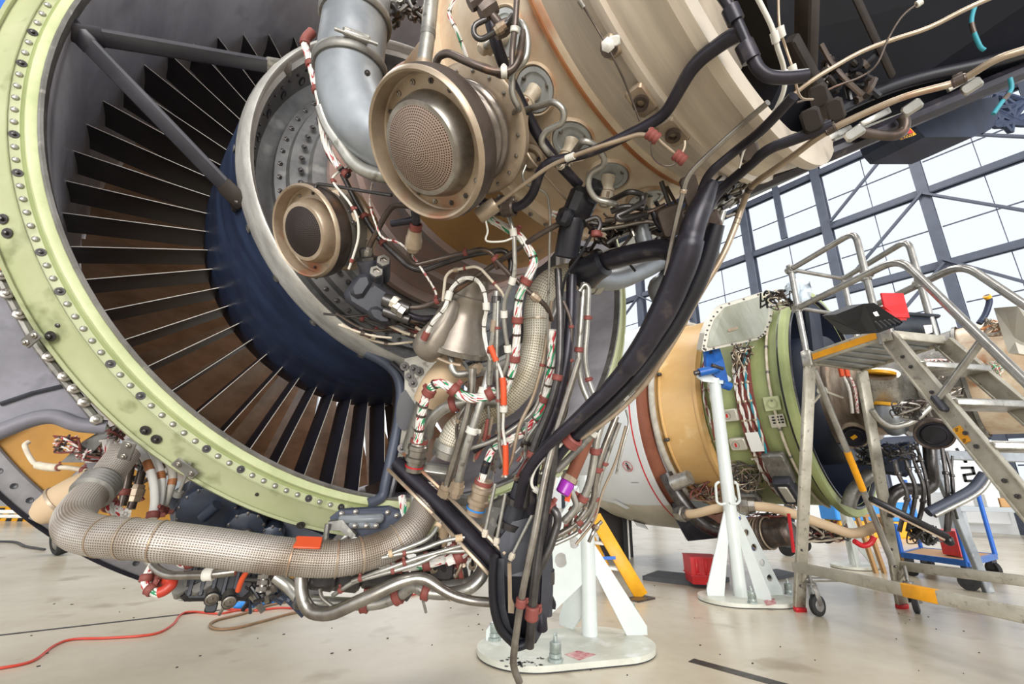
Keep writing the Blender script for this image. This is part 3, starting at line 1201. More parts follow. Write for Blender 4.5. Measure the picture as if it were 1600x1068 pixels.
pipe('grey tube dropping from the top edge past the first nozzle', [(808, -10, .60), (805, 40, .60), (800, 80, .61), (800, 112, .61), (785, 120, .62), (770, 112, .63)], 4.8, 'bronze_dark', fil=.02, clamps=((.35, 'whiteclip'),))
# tee of dark pipe at the top centre
pipe('black pipe slanting down between large valve and first nozzle', [(757, -10, .66), (772, 60, .67), (796, 125, .70), (850, 230, .74), (905, 290, .78)], 9, 'blackpipe', fil=.05, name='feed_pipe')
pipe('dark hose arching over the bellows of the large valve', [(680, 108, .64), (684, 88, .63), (700, 82, .62), (735, 99, .61), (772, 113, .61), (800, 112, .61), (812, 90, .61), (818, 50, .62)], 6, 'bronze_dark', fil=.03, clamps=((.62, 'whiteclip'),))
pipe('thin dark hose hooked round the first nozzle fitting', [(760, 30, .62), (742, 40, .62), (742, 55, .62), (756, 60, .62), (790, 38, .61), (800, 25, .62)], 4.5, 'steel_dark', smooth=True, nuts=(.7,), nm='bronze')
b = B()
for (q, rr) in (((745, 0, .62), 12), ((762, 14, .62), 14), ((785, 45, .62), 11)):
    p = P(*q)
    lathe(b, [(-.012, 0), (-.012, rr * .0008), (.0, rr * .0010), (.012, rr * .0008), (.012, 0)], fmat(p, AX_R * .7 + AX_D * -.5), 8)
sweep(b, [P(740, -8, .62), P(765, 18, .62), P(792, 52, .62)], .006, 10)
obj('pipe_fitting', b, 'bronze_dark', None, 'dark tee fitting at the top edge left of first nozzle', 'fitting')
# black pipes right of the nozzles
pipe('long black pipe bending from the tee block down across the core', [(1160, 50, .52), (1135, 62, .53), (1085, 98, .56), (1040, 178, .62), (1012, 196, .64), (920, 240, .68), (860, 252, .70), (845, 265, .71), (832, 305, .74), (815, 322, .76), (790, 328, .77), (760, 320, .80), (735, 302, .83), (700, 296, .88)],
     [9.5, 9.5, 9, 8, 8, 7.5, 7.5, 8, 8, 8, 8, 9, 9, 9], 'blackpipe', fil=.03, n=16, name='drain_pipe', clamps=((.75, 'bronze_dark'), (.70, 'bronze_dark')), cw=1.6)
t = thing('pipe_tee', P(1165, 75, .50), 'black T-shaped pipe coupling near top right of the core', 'pipe fitting')
for (pp, r, nm) in (([(1118, -20, .50), (1146, 20, .50), (1168, 70, .50), (1178, 90, .50)], 8, 'branch'), ([(1140, 12, .50), (1150, 34, .50)], 13, 'collar'), ([(1162, 68, .50), (1174, 94, .50)], 14, 'collar'),
                    ([(1176, 90, .50), (1184, 108, .50), (1200, 120, .50), (1228, 122, .50), (1260, 118, .5)], 10, 'branch')):
    b = B()
    q = path_pts(pp)
    sweep(b, q, rm(q, r), 14, .03)
    obj(nm, b, 'blackpipe', t)
pipe('thin bare tube crossing from the white clip to grey sensor body', [(1018, 214, .60), (1000, 209, .61), (940, 228, .63), (905, 240, .65), (860, 258, .68), (772, 322, .74)], 3.6, 'bronze', fil=.02, sleeves=((.42, .47, 'whiteclip', 1.6),), clamps=((.02, 'clamp_red'),), name='sensor_tube', cat='tube')
b = B()
M = disc(770, 324, .745, -145, 75)
lathe(b, [(-.004, 0), (-.004, .012), (.0, .013), (.030, .013), (.032, .0115), (.032, 0)], fmat(P(772, 321, .745), P(745, 340, .75) - P(772, 321, .745)), 20)
sb = obj('position_sensor', b, 'bronze', None, 'small grey-brown cylindrical sensor hanging by the yellow-brown casing', 'sensor')
pipe('two-wire pigtail hanging under the grey cylindrical sensor', [(757, 338, .75), (762, 360, .75), (760, 376, .75), (785, 377, .76), (800, 372, .77)], 1.6, 'whiteclip', smooth=True, cat='wire', name='pigtail_wire')
pipe('thin grey wire tube dropping between valve flange and nozzles', [(824, 180, .70), (820, 232, .72), (830, 250, .72), (852, 275, .74), (885, 312, .78)], 2, 'bronze', fil=.01, cat='tube')
pipe('thin wire tube curling from round boss down to the actuator', [(822, 258, .72), (815, 275, .72), (822, 288, .73), (855, 300, .75), (860, 335, .78), (858, 420, .82), (855, 520, .86), (860, 590, .88)], 2, 'alu', fil=.015, cat='tube')
# ------------------------------------------------------------------ dark hydraulic pump under the small valve
pm = thing('servo_pump', P(600, 500, .93), 'dark grey machined pump block with twin cap screws below the small valve', 'pump')
b = B()
M = fmat(P(583, 455, .92), P(573, 400, .90) - P(583, 455, .92))
lathe(b, [(-.02, 0), (-.02, .020), (.05, .019), (.055, .021), (.060, .021), (.062, .019), (.062, 0)], M, 24)
obj('cylinder_body', b, 'darkgrey', pm)
b = B()
lathe(b, [(.062, .021), (.068, .021), (.070, .0175), (.071, .012)], M, 6)
lathe(b, [(.07, .0135), (.085, .0125), (.088, .009), (.088, .006)], M, 12)
obj('hex_nut', b, 'steel_dark', pm)
b = B()
for q in ((599, 407, .885), (588, 424, .885)):
    Mq = fmat(P(*q), EYE - P(*q) + AX_D * -.5)
    lathe(b, [(-.07, .0135), (-.002, .0135), (0, .0125), (0, .007), (-.004, .0065), (-.004, 0)], Mq, 20)
obj('cap_screw', b, 'darkgrey', pm)
for q in ((599, 407, .885), (588, 424, .885)):
    Mq = fmat(P(*q), EYE - P(*q) + AX_D * -.5)
    b = B()
    lathe(b, [(-.002, .0138), (.002, .0128), (.002, .007), (-.003, .006), (-.003, 0)], Mq, 6)
    obj('socket_cap', b, 'steel', pm)
b = B()
Mb = fmat(P(595, 475, .93), EYE - P(595, 475, .93), P(640, 500, .93) - P(560, 450, .93))
box(b, (-.012, 0, 0), .115, .066, .05, Mb, .012)
box(b, (-.05, .01, .012), .03, .05, .05, Mb, .008)
box(b, (.01, -.02, .012), .05, .03, .04, Mb, .01)
box(b, (.03, .018, .008), .05, .024, .04, Mb, .008)
obj('valve_block', b, 'darkgrey', pm)
b = B()
sweep(b, [P(600, 468, .90), P(622, 476, .90), P(640, 483, .90)], [.014, .014, .012], 14, 0)
sweep(b, [P(600, 486, .90), P(640, 500, .90)], [.01, .01], 12, 0)
obj('outlet_stub', b, 'steel_dark', pm)
for q in ((617, 472, .89), (620, 480, .89), (628, 487, .89)):
    b = B()
    lathe(b, [(-.006, .008), (-.006, .0125), (.006, .0125), (.006, .008)], fmat(P(*q), P(640, 490, .9) - P(600, 465, .9)), 6)
    obj('union_nut', b, 'ceramic' if q[0] == 617 else 'steel', pm)
pipe('dark tube rising from pump nut to underside of the large valve', [(574, 400, .895), (577, 385, .89), (600, 340, .86), (612, 322, .84), (625, 319, .82), (640, 322, .8)], 4.6, 'bronze_dark', fil=.015, nuts=(.04,))
pipe('silver tube leaving the pump and rising to the right', [(622, 474, .90), (640, 481, .90), (662, 479, .90), (700, 462, .89), (770, 415, .86), (845, 365, .80), (905, 332, .76)], 4.2, 'bronze_dark', fil=.02, clamps=(.2, .55), cat='tube')
pipe('black hose leaving the pump along the bulkhead', [(625, 485, .91), (655, 497, .92), (690, 495, .95)], 5, 'blackpipe', smooth=True, cat='hose', name='hose')
# tee under big valve
b = B()
for pp, r in ((((648, 320, .78), (650, 345, .79), (647, 360, .80)), 7), (((612, 349, .80), (640, 345, .79), (655, 340, .79)), 5.5)):
    q = path_pts(pp)
    sweep(b, q, rm(q, r), 12, .01)
tf = obj('pipe_tee', b, 'blackpipe', None, 'small dark pipe tee right under the large valve', 'pipe fitting')
b = B()
M = fmat(P(647, 372, .81), P(645, 384, .815) - P(649, 350, .79))
lathe(b, [(-.018, .007), (-.016, .0125), (-.004, .0135), (.0, .0155), (.016, .0155), (.018, .012), (.026, .010), (.026, 0)], M, 10)
obj('union_nut', b, 'bronze', tf)
clampring(P(650, 354, .795), P(647, 372, .81) - P(650, 354, .795), .0075, tf)
pipe('dark tube curling under the union nut along the ochre casing', [(643, 384, .82), (637, 402, .83), (648, 414, .84), (720, 396, .84), (755, 388, .83), (772, 398, .83), (778, 420, .84)], 3.8, 'bronze_dark', fil=.015, clamps=(.62,))
pipe('dark tube sweeping from behind small valve below ochre casing', [(535, 272, .92), (560, 322, .92), (590, 372, .91), (640, 418, .89), (660, 423, .89), (690, 412, .88), (735, 397, .87), (790, 390, .86), (800, 410, .86), (796, 430, .86)], 4.4, 'steel_dark', fil=.03, clamps=((.2, 'clamp_red'), (.34, 'clamp_red')), n=12)
pipe('thin bare tube bridging over the grey housing top', [(692, 470, .88), (696, 432, .87), (704, 423, .87), (742, 416, .86), (752, 420, .86), (785, 457, .86), (790, 470, .86)], 2.4, 'ceramic', fil=.01, clamps=(.45, .8), sleeves=((.34, .38, 'bronze', 1.7),))
pipe('dark tube dropping from red clamp to hex union on mesh duct', [(770, 402, .82), (800, 432, .83), (826, 456, .83), (855, 478, .84), (862, 500, .86)], 4, 'bronze_dark', fil=.02, nuts=(.64,), clamps=(.02,), nm='bronze')
pipe('thin dark tube crossing in front of small valve top', [(492, 296, .86), (495, 287, .86), (520, 290, .85), (560, 297, .82), (612, 305, .78)], 2.6, 'steel_dark', fil=.01)
b = B()
slab(b, [P(505, 300, .9), P(528, 296, .9), P(534, 318, .9), P(520, 312, .9)], AX_F * .004)
slab(b, [P(540, 325, .9), P(562, 338, .9), P(552, 352, .9)], AX_F * .004)
sbk = obj('bracket', b, 'bronze', None, 'tan folded bracket plates behind the small valve rim', 'bracket')
for q in ((510, 303, .898), (530, 315, .898), (545, 330, .898), (551, 348, .898)):
    put(STUD, fmat(P(*q), EYE - P(*q)), .005, sbk)
# ------------------------------------------------------------------ grey-brown starter housing
st = thing('starter_housing', P(715, 560, .97), 'smooth grey-brown starter housing with bottom flange left of mesh duct', 'starter')
b = B()
ax = P(712, 545, .97) - P(738, 440, .95)
M = fmat(P(738, 440, .95), ax)
L = ax.length
lathe(b, [(-.015, .0), (-.015, .028), (-.008, .036), (.03, .038), (.033, .042), (.045, .042), (.05, .039), (.075, .043), (.105, .060), (.135, .064), (.14, .068), (.148, .068), (.15, .05), (.152, 0)], M, 48)
obj('body', b, 'housing', st)
b = B()
lathe(b, [(.140, .069), (.1405, .072), (.150, .072), (.1505, .069)], M, 48)
fo = obj('bottom_flange', b, 'steel', st)
for k in range(12):
    put(BOLT_D, M @ Matrix.Translation((.06 * math.cos(k * PI / 6), .06 * math.sin(k * PI / 6), .15)), .006, fo)
b = B()
q = [P(708, 470, .93), P(694, 505, .925), P(675, 535, .93), P(664, 548, .94)]
sweep(b, q, [.018, .026, .036, .03], 20, 0, True)
obj('inlet_scoop', b, 'housing', st)
b = B()
sweep(b, [P(663, 536, .93), P(672, 552, .925), P(700, 566, .92), P(720, 570, .92)], .004, 8, 0, True)
obj('edge_bead', b, 'bronze', st)
pipe('beige to bluish drain leg going down left from starter housing', [(724, 566, 1.0), (700, 585, 1.0), (680, 612, 1.0), (664, 650, 1.01), (648, 700, 1.03)], [26, 25, 22, 20, 20], 'alu', smooth=True, n=24, cat='duct', name='exhaust_leg', sleeves=((.0, .5, 'insul', 1.03),))
pipe('short silver hook tube under the starter housing', [(705, 555, .93), (706, 575, .92), (712, 585, .92), (735, 583, .93), (745, 575, .94)], 5.5, 'alu', fil=.018, nuts=(.95,), nm='bronze')
# ------------------------------------------------------------------ grey mesh duct
md = thing('mesh_duct', P(690, 730, .99), 'tan wire-mesh covered air duct curving down centre of the engine', 'duct')
b = B()
q = path_pts([(930, 436, 1.02), (890, 432, 1.0), (856, 445, .98), (840, 480, .97), (838, 530, .96), (826, 580, .96), (795, 622, .97), (752, 648, .98), (716, 672, .98), (700, 705, .98)])
rr = [.030, .030, .029, .0285, .0285, .029, .03, .03, .03, .029]
mp = sweep(b, q, rr, 28, 0, True)
obj('mesh_sleeve', b, 'meshduct', md, smooth=80)
for t in (.0, .985):
    p, d = along(mp, t)
    b = B()
    lathe(b, [(-.012, .029), (-.010, .034), (.004, .035), (.006, .033), (.02, .032), (.02, .02)], fmat(p, d), 28)
    obj('end_collar', b, 'alu', md)
b = B()
box(b, (0, 0, 0), .10, .05, .028, fmat(P(675, 735, .985), Vector((0, -.2, 1)), P(720, 745, .985) - P(650, 725, .985)), .012)
obj('base_bracket', b, 'alu', md)
for t in (.36, .7, .9):
    p, d = along(mp, t)
    b = B()
    lathe(b, [(-.0015, .0292), (-.0015, .0305), (.0015, .0305), (.0015, .0292)], fmat(p, d), 28)
    obj('seam_band', b, 'bronze', md)
# ------------------------------------------------------------------ black actuator hanging from the combustor
ac = thing('actuator', P(895, 405, .80), 'black hanging actuator with boxy head below third nozzle', 'actuator')
b = B()
M = fmat(P(895, 345, .78), P(886, 402, .80) - P(900, 330, .78))
lathe(b, [(-.02, .016), (-.01, .02), (.0, .021), (.06, .021), (.063, .018), (.063, 0)], M, 20)
obj('barrel', b, 'black', ac)
b = B()
M = fmat(P(908, 318, .765), P(890, 360, .78) - P(912, 305, .765))
box(b, (0, 0, 0), .034, .05, .05, M, .01)
box(b, (.0, .012, -.03), .026, .03, .03, M, .008)
box(b, (0, -.02, .03), .03, .022, .03, M, .006)
obj('head', b, 'black', ac)
b = B()
sweep(b, path_pts([(915, 345, .77), (932, 340, .765), (938, 350, .765), (934, 362, .765)]), .004, 8, 0, True)
obj('cable_loop', b, 'steel_dark', ac)
clampring(P(931, 365, .765), AX_D, .006, ac)
pipe('thin black cable dropping diagonally from the actuator', [(925, 366, .77), (905, 400, .78), (885, 430, .80), (878, 460, .82), (873, 500, .84)], 2.2, 'black', smooth=True, cat='cable', name='cable')
# ================================================================== NEAR ENGINE: LOWER PIPES
# big braided air duct along the bottom
bd = thing('braided_duct', P(420, 880, .80), 'large wire-braided air duct curving along the bottom of the near engine', 'duct')
q = path_pts([(196, 705, .98), (160, 752, .92), (122, 795, .84), (118, 822, .79), (150, 836, .76), (230, 843, .75), (330, 854, .77), (440, 868, .80), (530, 872, .83), (600, 855, .87), (640, 830, .90), (662, 798, .94), (676, 760, .97)])
b = B()
bp_ = sweep(b, q, [.029, .029, .03, .032, .032, .032, .0315, .031, .031, .031, .031, .0305, .029], 32, 0, True)
obj('braid_sleeve', b, 'braid', bd, smooth=80)
for t in (.34, .39, .44, .66, .74, .785, .86):
    p, d = along(bp_, t)
    b = B()
    lathe(b, [(-.0012, .0315), (-.0012, .0332), (.0012, .0332), (.0012, .0315)], fmat(p, d), 30)
    obj('seam_band', b, 'bronze', bd)
p, d = along(bp_, .685)
M = fmat(p, (EYE - p).normalized() * .55 + Vector((0, 0, .8)), d)
b = B()
box(b, (0, 0, .032), .045, .03, .004, M, .006)
obj('tag_label', b, 'orange', bd)
p, d = along(bp_, .10)
b = B()
lathe(b, [(-.02, .030), (-.02, .034)] + [(-.02 + .004 * i + .002, .034 + (.003 if i % 2 else 0)) for i in range(10)] + [(.022, .030)], fmat(p, d), 28)
obj('ribbed_cuff', b, 'alu_dull', bd)
# tube tray running diagonally down to the drain mast
tr_ = thing('tube_tray', P(700, 790, .86), 'long dark channel with beige edge strips slanting down to the drain mast', 'channel')
A_, B_, C_ = P(620, 722, .98), P(690, 790, .92), P(778, 882, .84)
nv = (EYE - B_).normalized()
sidev = (C_ - A_).cross(nv).normalized()
b = B()
sweep(b, [A_, B_, C_], .0155, 20, .04)
obj('main_tube', b, 'blackpipe', tr_)
for k, m_ in ((1, 'bronze'), (-1, 'bronze')):
    b = B()
    for (p, q) in ((A_, B_), (B_, C_)):
        beam(b, p + sidev * .022 * k + nv * .004, q + sidev * .022 * k + nv * .004, .007, .022, sidev, .001)
    obj('edge_strip', b, m_, tr_)
b = B()
for (p, q) in ((A_, B_), (B_, C_)):
    beam(b, p - nv * .012, q - nv * .012, .044, .006, sidev, .001)
obj('tray_floor', b, 'darkgrey', tr_)
# drain mast
dm = thing('drain_mast', P(813, 1005, .80), 'dark grey rounded drain mast pointing at the floor', 'drain mast')
out = [(766, 872), (764, 910), (766, 950), (776, 985), (795, 1006), (815, 1013), (838, 1004), (852, 978), (860, 945), (862, 905), (860, 870)]
inn = [(788, 872), (788, 905), (790, 950), (798, 980), (810, 994), (818, 997), (830, 988), (840, 968), (845, 940), (847, 905), (846, 870)]
b = B()
zo = .80
fr_ = [P(x, y, zo) for x, y in out]
fi_ = [P(x, y, zo - .01) for x, y in inn]
bk_ = [P(x, y, zo + .10) for x, y in out]
ib_ = [P(x, y, zo + .07) for x, y in inn]
n = len(out)
b.add(fr_ + fi_ + bk_ + ib_, [[i, i + 1, n + i + 1, n + i] for i in range(n - 1)] + [[i, i + 1, 2 * n + i + 1, 2 * n + i] for i in range(n - 1)] + [[n + i, n + i + 1, 3 * n + i + 1, 3 * n + i] for i in range(n - 1)] + [[3 * n + i for i in range(n)]])
obj('fairing_shell', b, 'darkgrey', dm, smooth=50)
b = B()
sweep(b, [P(x + 6 * (1 if x < 815 else -1), y - 4, zo - .012) for x, y in out[:7]], .008, 10, 0, True)
obj('fairing_edge', b, 'black', dm)
b = B()
slab(b, [P(793, 880, .78), P(799, 880, .78), P(800, 935, .78), P(804, 945, .78), P(803, 958, .78), P(794, 957, .78)], AX_F * .006)
obj('beige_strip', b, 'bronze', dm, smooth=0)
b = B()
slab(b, [P(860, 925, .82), P(869, 944, .82), P(868, 952, .82), P(858, 950, .82)], AX_F * .01)
obj('rubber_flap', b, 'black', dm, smooth=0)
b = B()
slab(b, [P(778, 845, .84), P(800, 815, .85), P(860, 800, .86), P(862, 880, .84), P(850, 900, .83), P(790, 900, .83)], AX_F * .05)
obj('head_plate', b, 'darkgrey', dm, smooth=0)
# the drain tubes
pipe('longest drain tube, bare steel, ending over the jack base plate', [(905, 560, .78), (880, 640, .78), (862, 700, .78), (848, 760, .77), (838, 820, .76), (820, 905, .75), (812, 950, .75), (804, 1010, .75), (801, 1040, .75), (812, 1066, .75)], 5.6, 'steel', fil=.03, n=16,
     clamps=((.755, 'clamp_red'),), cw=1.5, name='drain_tube', cat='tube')
pipe('dark drain tube ending open inside the drain mast', [(868, 690, .79), (858, 760, .79), (842, 850, .78), (835, 910, .77), (831, 955, .77), (827, 1010, .77)], 7.5, 'steel_dark', fil=.03, n=16, clamps=((.83, 'clamp_red'),), cw=1.8, name='drain_tube', cat='tube')
pipe('dark grey hose with rounded end inside the drain mast', [(858, 780, .82), (850, 860, .82), (842, 930, .81), (846, 970, .80), (847, 982, .8)], 9, 'blackpipe', smooth=True, name='hose', cat='hose')
pipe('dark steel tube bending from red clamp down to the mast', [(858, 790, .80), (870, 800, .79), (872, 815, .79), (858, 860, .78), (838, 895, .78), (834, 930, .78)], 6.5, 'steel_dark', fil=.03, n=14, clamps=((.02, 'clamp_red'),), name='drain_tube', cat='tube')
pipe('dark straight tube at right side of the mast', [(856, 860, .82), (858, 900, .82), (856, 960, .82)], 7, 'darkgrey', name='drain_tube', cat='tube', fil=0, sleeves=((.3, .5, 'steel_dark', 1.3),))
# tube ends with fittings over the mast head
for i, (a, c, lab) in enumerate((((774, 755, .86), (757, 835, .85), 'thin bare tube with nut landing left of the black coupling'), ((790, 770, .85), (775, 848, .84), 'thin bare tube with nut landing in front of black coupling'),
                                 ((846, 775, .83), (798, 872, .82), 'thin bare tube with nut landing on mast head near the tray end'))):
    pipe(lab, [a, c], 2.8, 'alu', fil=0, nuts=(.97,), nm='ceramic', name='drain_tube', cat='tube')
cn = thing('hose_coupling', P(800, 810, .87), 'black hose coupling with serrated ring above the drain mast', 'coupling')
ax = P(790, 830, .87) - P(812, 760, .87)
M = fmat(P(812, 770, .87), ax)
b = B()
lathe(b, [(-.02, .017), (.0, .017), (.06, .020), (.11, .019), (.11, 0)], M, 24)
obj('coupling_body', b, 'darkgrey', cn)
for z0, r1 in ((.015, .025), (.06, .026), (.085, .024)):
    b = B()
    lathe(b, [(z0 - .006, .02), (z0 - .006, r1), (z0 + .006, r1), (z0 + .006, .02)], M, 24)
    obj('ring', b, 'steel_dark', cn)
# electrical connectors
for (q, d, lab, band) in (((655, 690, .95), (648, 725, .95), 'silver round plug with red stripe under the looping harness', 'red'), ((755, 755, .90), (742, 800, .90), 'stacked bronze and silver round plug with blue line beside the tray', 'bluebright')):
    M = fmat(P(*q), P(*d) - P(*q))
    c = thing('electrical_plug', P(*d), lab, 'connector')
    b = B()
    lathe(b, [(-.008, .0), (-.008, .016), (.006, .018), (.008, .021), (.016, .021), (.018, .018), (.03, .018), (.032, .022), (.04, .022), (.042, .017), (.062, .018), (.064, .0)], M, 28)
    obj('plug_shell', b, 'bronze' if band != 'red' else 'steel', c)
    b = B()
    lathe(b, [(-.006, .0165), (-.006, .0185), (.002, .0185), (.002, .0165)], M, 28)
    obj('red_ring', b, 'clamp_red', c)
    b = B()
    lathe(b, [(.05, .018), (.05, .0192), (.053, .0192), (.053, .018)], M, 28)
    obj('marker_line', b, band, c)
# engine bottom support plate behind the plugs
b = B()
slab(b, [P(630, 745, 1.05), P(700, 770, 1.0), P(760, 790, 1.0), P(800, 770, 1.0), P(830, 800, 1.0), P(800, 860, .95), P(770, 860, .95), P(690, 790, 1.0)], AX_F * .02)
obj('support_plate', b, 'alu_dull', None, 'grey support plate under the plugs at the tray top', 'plate', smooth=0)
# bulkhead plate with green strip behind the harness
b = B()
slab(b, [P(632, 560, 1.12), P(700, 545, 1.12), P(700, 600, 1.12), P(655, 690, 1.12), P(640, 740, 1.12), P(618, 740, 1.12), P(632, 640, 1.12)], AX_F * .02)
bp2 = obj('bulkhead_plate', b, 'alu', None, 'bare grey plate with dark oval hole right of the splitter fairing', 'plate', smooth=0)
b = B()
M = fmat(P(634, 640, 1.115), EYE - P(634, 640, 1.115), Vector((0, 0, 1)))
lathe(b, [(.0, .05), (.002, .05), (.002, 0)], M @ Matrix.Diagonal((1, .45, 1, 1)), 28)
obj('hole', b, 'black', bp2)
for q in ((632, 572), (646, 576), (655, 580), (640, 588), (645, 598), (628, 700)):
    put(STUD, fmat(P(q[0], q[1], 1.115), EYE - P(q[0], q[1], 1.115)), .009, bp2)
b = B()
sweep(b, [P(905, 700, 1.15), P(870, 740, 1.12), P(835, 775, 1.08), P(760, 812, 1.02)], .02, 4, 0, True, shape=[(-1, -.15), (1, -.15), (1, .15), (-1, .15)])
obj('seal_strip', b, 'green_pale', None, 'pale green flange strip showing between the right-hand pipes', 'strip')
# ------------------------------------------------------------------ bottom silver pipes
pipe('thick polished steel U-shaped pipe hanging lowest under the engine', [(472, 885, .86), (470, 925, .84), (482, 955, .83), (515, 960, .82), (570, 935, .82), (625, 908, .83), (660, 900, .84), (705, 930, .83), (740, 939, .83), (775, 941, .82)], [10, 10, 10.5, 10.5, 10, 9.5, 9, 7.5, 7, 7], 'steel', fil=.05, n=20)
pipe('second steel pipe nested behind the lowest U-shaped pipe', [(430, 900, .92), (452, 915, .92), (470, 938, .90), (520, 942, .90), (590, 944, .90), (625, 930, .90), (645, 912, .90), (665, 925, .89), (700, 928, .89), (735, 920, .89), (755, 900, .9), (758, 880, .92)], 9, 'alu', fil=.04, n=18, clamps=(.42, .56, (.70, 'clamp_red')), cw=.8)
pipe('plain steel pipe swinging up behind the tray at lower centre', [(640, 902, .93), (690, 918, .92), (735, 915, .92), (757, 892, .93), (760, 860, .95)], 11, 'alu_dull', fil=.05, n=18)
for i, (pts, lab) in enumerate((([(548, 897, .84), (560, 880, .84), (600, 870, .84), (660, 858, .85), (690, 845, .86), (730, 838, .87)], 'upper slim tube of the bundle with a tan sleeve under the braided duct'),
                                ([(550, 908, .83), (600, 890, .83), (650, 872, .84), (700, 858, .85), (722, 852, .86)], 'middle slim tube of the bundle held by red blocks'),
                                ([(520, 930, .84), (552, 908, .83), (610, 893, .83), (660, 878, .84), (690, 862, .85), (728, 860, .86)], 'lowest slim tube of the bundle below the braided duct'),
                                ([(606, 866, .84), (660, 846, .85), (675, 836, .86), (688, 815, .88)], 'slim tube climbing beside the braided duct with tan rings'))):
    pipe(lab, pts, 3.4, 'alu', fil=.02, clamps=(.08, .48) if i < 3 else (), sleeves=((.02, .08, 'insul', 1.7), (.9, .96, 'insul', 1.7)) if i in (0, 3) else (), cat='tube', name='slim_tube', group='slim tubes under the braided duct')
pipe('short tube with oblique open end dangling at lower left', [(500, 920, .84), (505, 935, .83), (530, 954, .82)], 3, 'steel', smooth=True, cat='tube', name='open_tube')
harness('knot of harness with red clamps behind the slim tubes', [(596, 880, .90), (630, 885, .90), (670, 880, .90), (700, 872, .91), (735, 868, .93)], 7, clamps=(.2, .5, .75, .9))
harness('harness stub in a red clamp left of the tray end', [(700, 876, .88), (716, 868, .88), (735, 856, .90)], 8, clamps=(.4, .95))
harness('short harness under the bottom of the green flange edge', [(628, 775, 1.0), (632, 800, .98), (640, 825, .98)], 6)
# steel junctions at lower left of the tray
b = B()
for (q, w_, h_) in (((505, 905, .87), .05, .035), ((470, 930, .88), .02, .045), ((655, 850, .93), .09, .03), ((540, 905, .90), .06, .04), ((600, 905, .92), .09, .035), ((690, 890, .94), .05, .05)):
    box(b, (0, 0, 0), w_, h_, .03, fmat(P(*q), EYE - P(*q) + Vector((.1, 0, .3)), AX_R), .006)
obj('pipe_bracket', b, 'steel_dark', None, 'dark steel bracket cluster carrying the slim tubes', 'bracket')
pipe('dark elbow pipe dropping under the gearbox beside the U-shaped pipe', [(428, 885, .96), (436, 905, .95), (455, 918, .93), (466, 928, .92)], 10, 'bronze_dark', fil=.03, n=16)
pipe('bronze tube standing behind the tray at left', [(700, 800, .95), (690, 850, .95)], 9, 'insul', fil=0, n=16, cat='tube')
pipe('braided grey hose dropping behind the tray', [(640, 725, 1.08), (648, 760, 1.04), (645, 830, 1.0)], 7, 'alu', smooth=True, name='hose', cat='hose')
# ------------------------------------------------------------------ latch on the flange bottom
lt = thing('hinge_bracket', P(575, 820, .97), 'dark blue-grey hinge bracket bolted on flange bottom', 'bracket')
b = B()
slab(b, [P(515, 808, .985), P(530, 797, .985), P(606, 792, .985), P(628, 800, .985), P(628, 838, .98), P(560, 840, .975), P(520, 824, .98)], AX_F * .012)
obj('base_plate', b, 'steelframe', lt, smooth=0)
b = B()
beam(b, P(530, 811, .97), P(600, 809, .97), .018, .02, AX_D, .005)
beam(b, P(545, 820, .965), P(592, 820, .965), .012, .012, AX_D, .003)
obj('hinge_bar', b, 'bluesteel', lt)
for q in ((534, 802), (556, 799), (606, 800), (620, 805), (555, 821), (573, 821), (588, 821)):
    put(BOLT, fmat(P(q[0], q[1], .955 if q[1] > 815 else .982), EYE - P(q[0], q[1], .96)), .006, lt)
b = B()
slab(b, [P(512, 815, .96), P(535, 812, .96), P(556, 836, .95), P(548, 842, .95), P(530, 828, .95), P(515, 828, .95)], AX_F * .01)
sweep(b, [P(512, 818, .95), P(508, 846, .94)], .006, 8, 0)
sweep(b, [P(525, 850, .94), P(545, 840, .94)], .004, 8, 0)
obj('latch_arm', b, 'alu_dull', lt)
# ================================================================== ACCESSORY GEARBOX UNDER THE FAN CASE
ag = thing('accessory_gearbox', P(340, 880, 1.0), 'dark blue-black accessory gearbox hanging below the green fan case', 'gearbox')
b = B()
slab(b, [P(262, 772, 1.08), P(300, 748, 1.10), P(420, 800, 1.08), P(520, 842, 1.08), P(500, 880, 1.06), P(430, 900, 1.05), P(300, 880, 1.05), P(268, 830, 1.06)], AX_F * .16)
obj('housing', b, 'agb', ag, smooth=0)
for (px, py, z, r, kk) in ((324, 800, 1.03, .062, 14), (384, 826, 1.02, .040, 10), (300, 790, 1.05, .03, 8), (424, 838, 1.04, .026, 8)):
    M = disc(px, py, z, 110, 20)
    b = B()
    lathe(b, [(-.05, r * 1.0), (0, r), (.006, r * .93), (.010, r * .6), (.012, 0)], M, 40)
    cv = obj('round_cover', b, 'agb', ag)
    for k in range(kk):
        a = 2 * PI * k / kk
        put(BOLT_D, M @ Matrix.Translation((r * .88 * math.cos(a), r * .88 * math.sin(a), .004)), .005, cv)
b = B()
sweep(b, [P(316, 808, 1.0), P(340, 788, 1.0)], .012, 12, 0)
obj('cover_rib', b, 'agb', ag)
b = B()
M = fmat(P(385, 832, 1.0), EYE - P(385, 832, 1.0))
lathe(b, [(-.01, .010), (.004, .010), (.006, .006), (.012, .006), (.012, 0)], M, 12)
obj('cap_nut', b, 'steel_dark', ag)
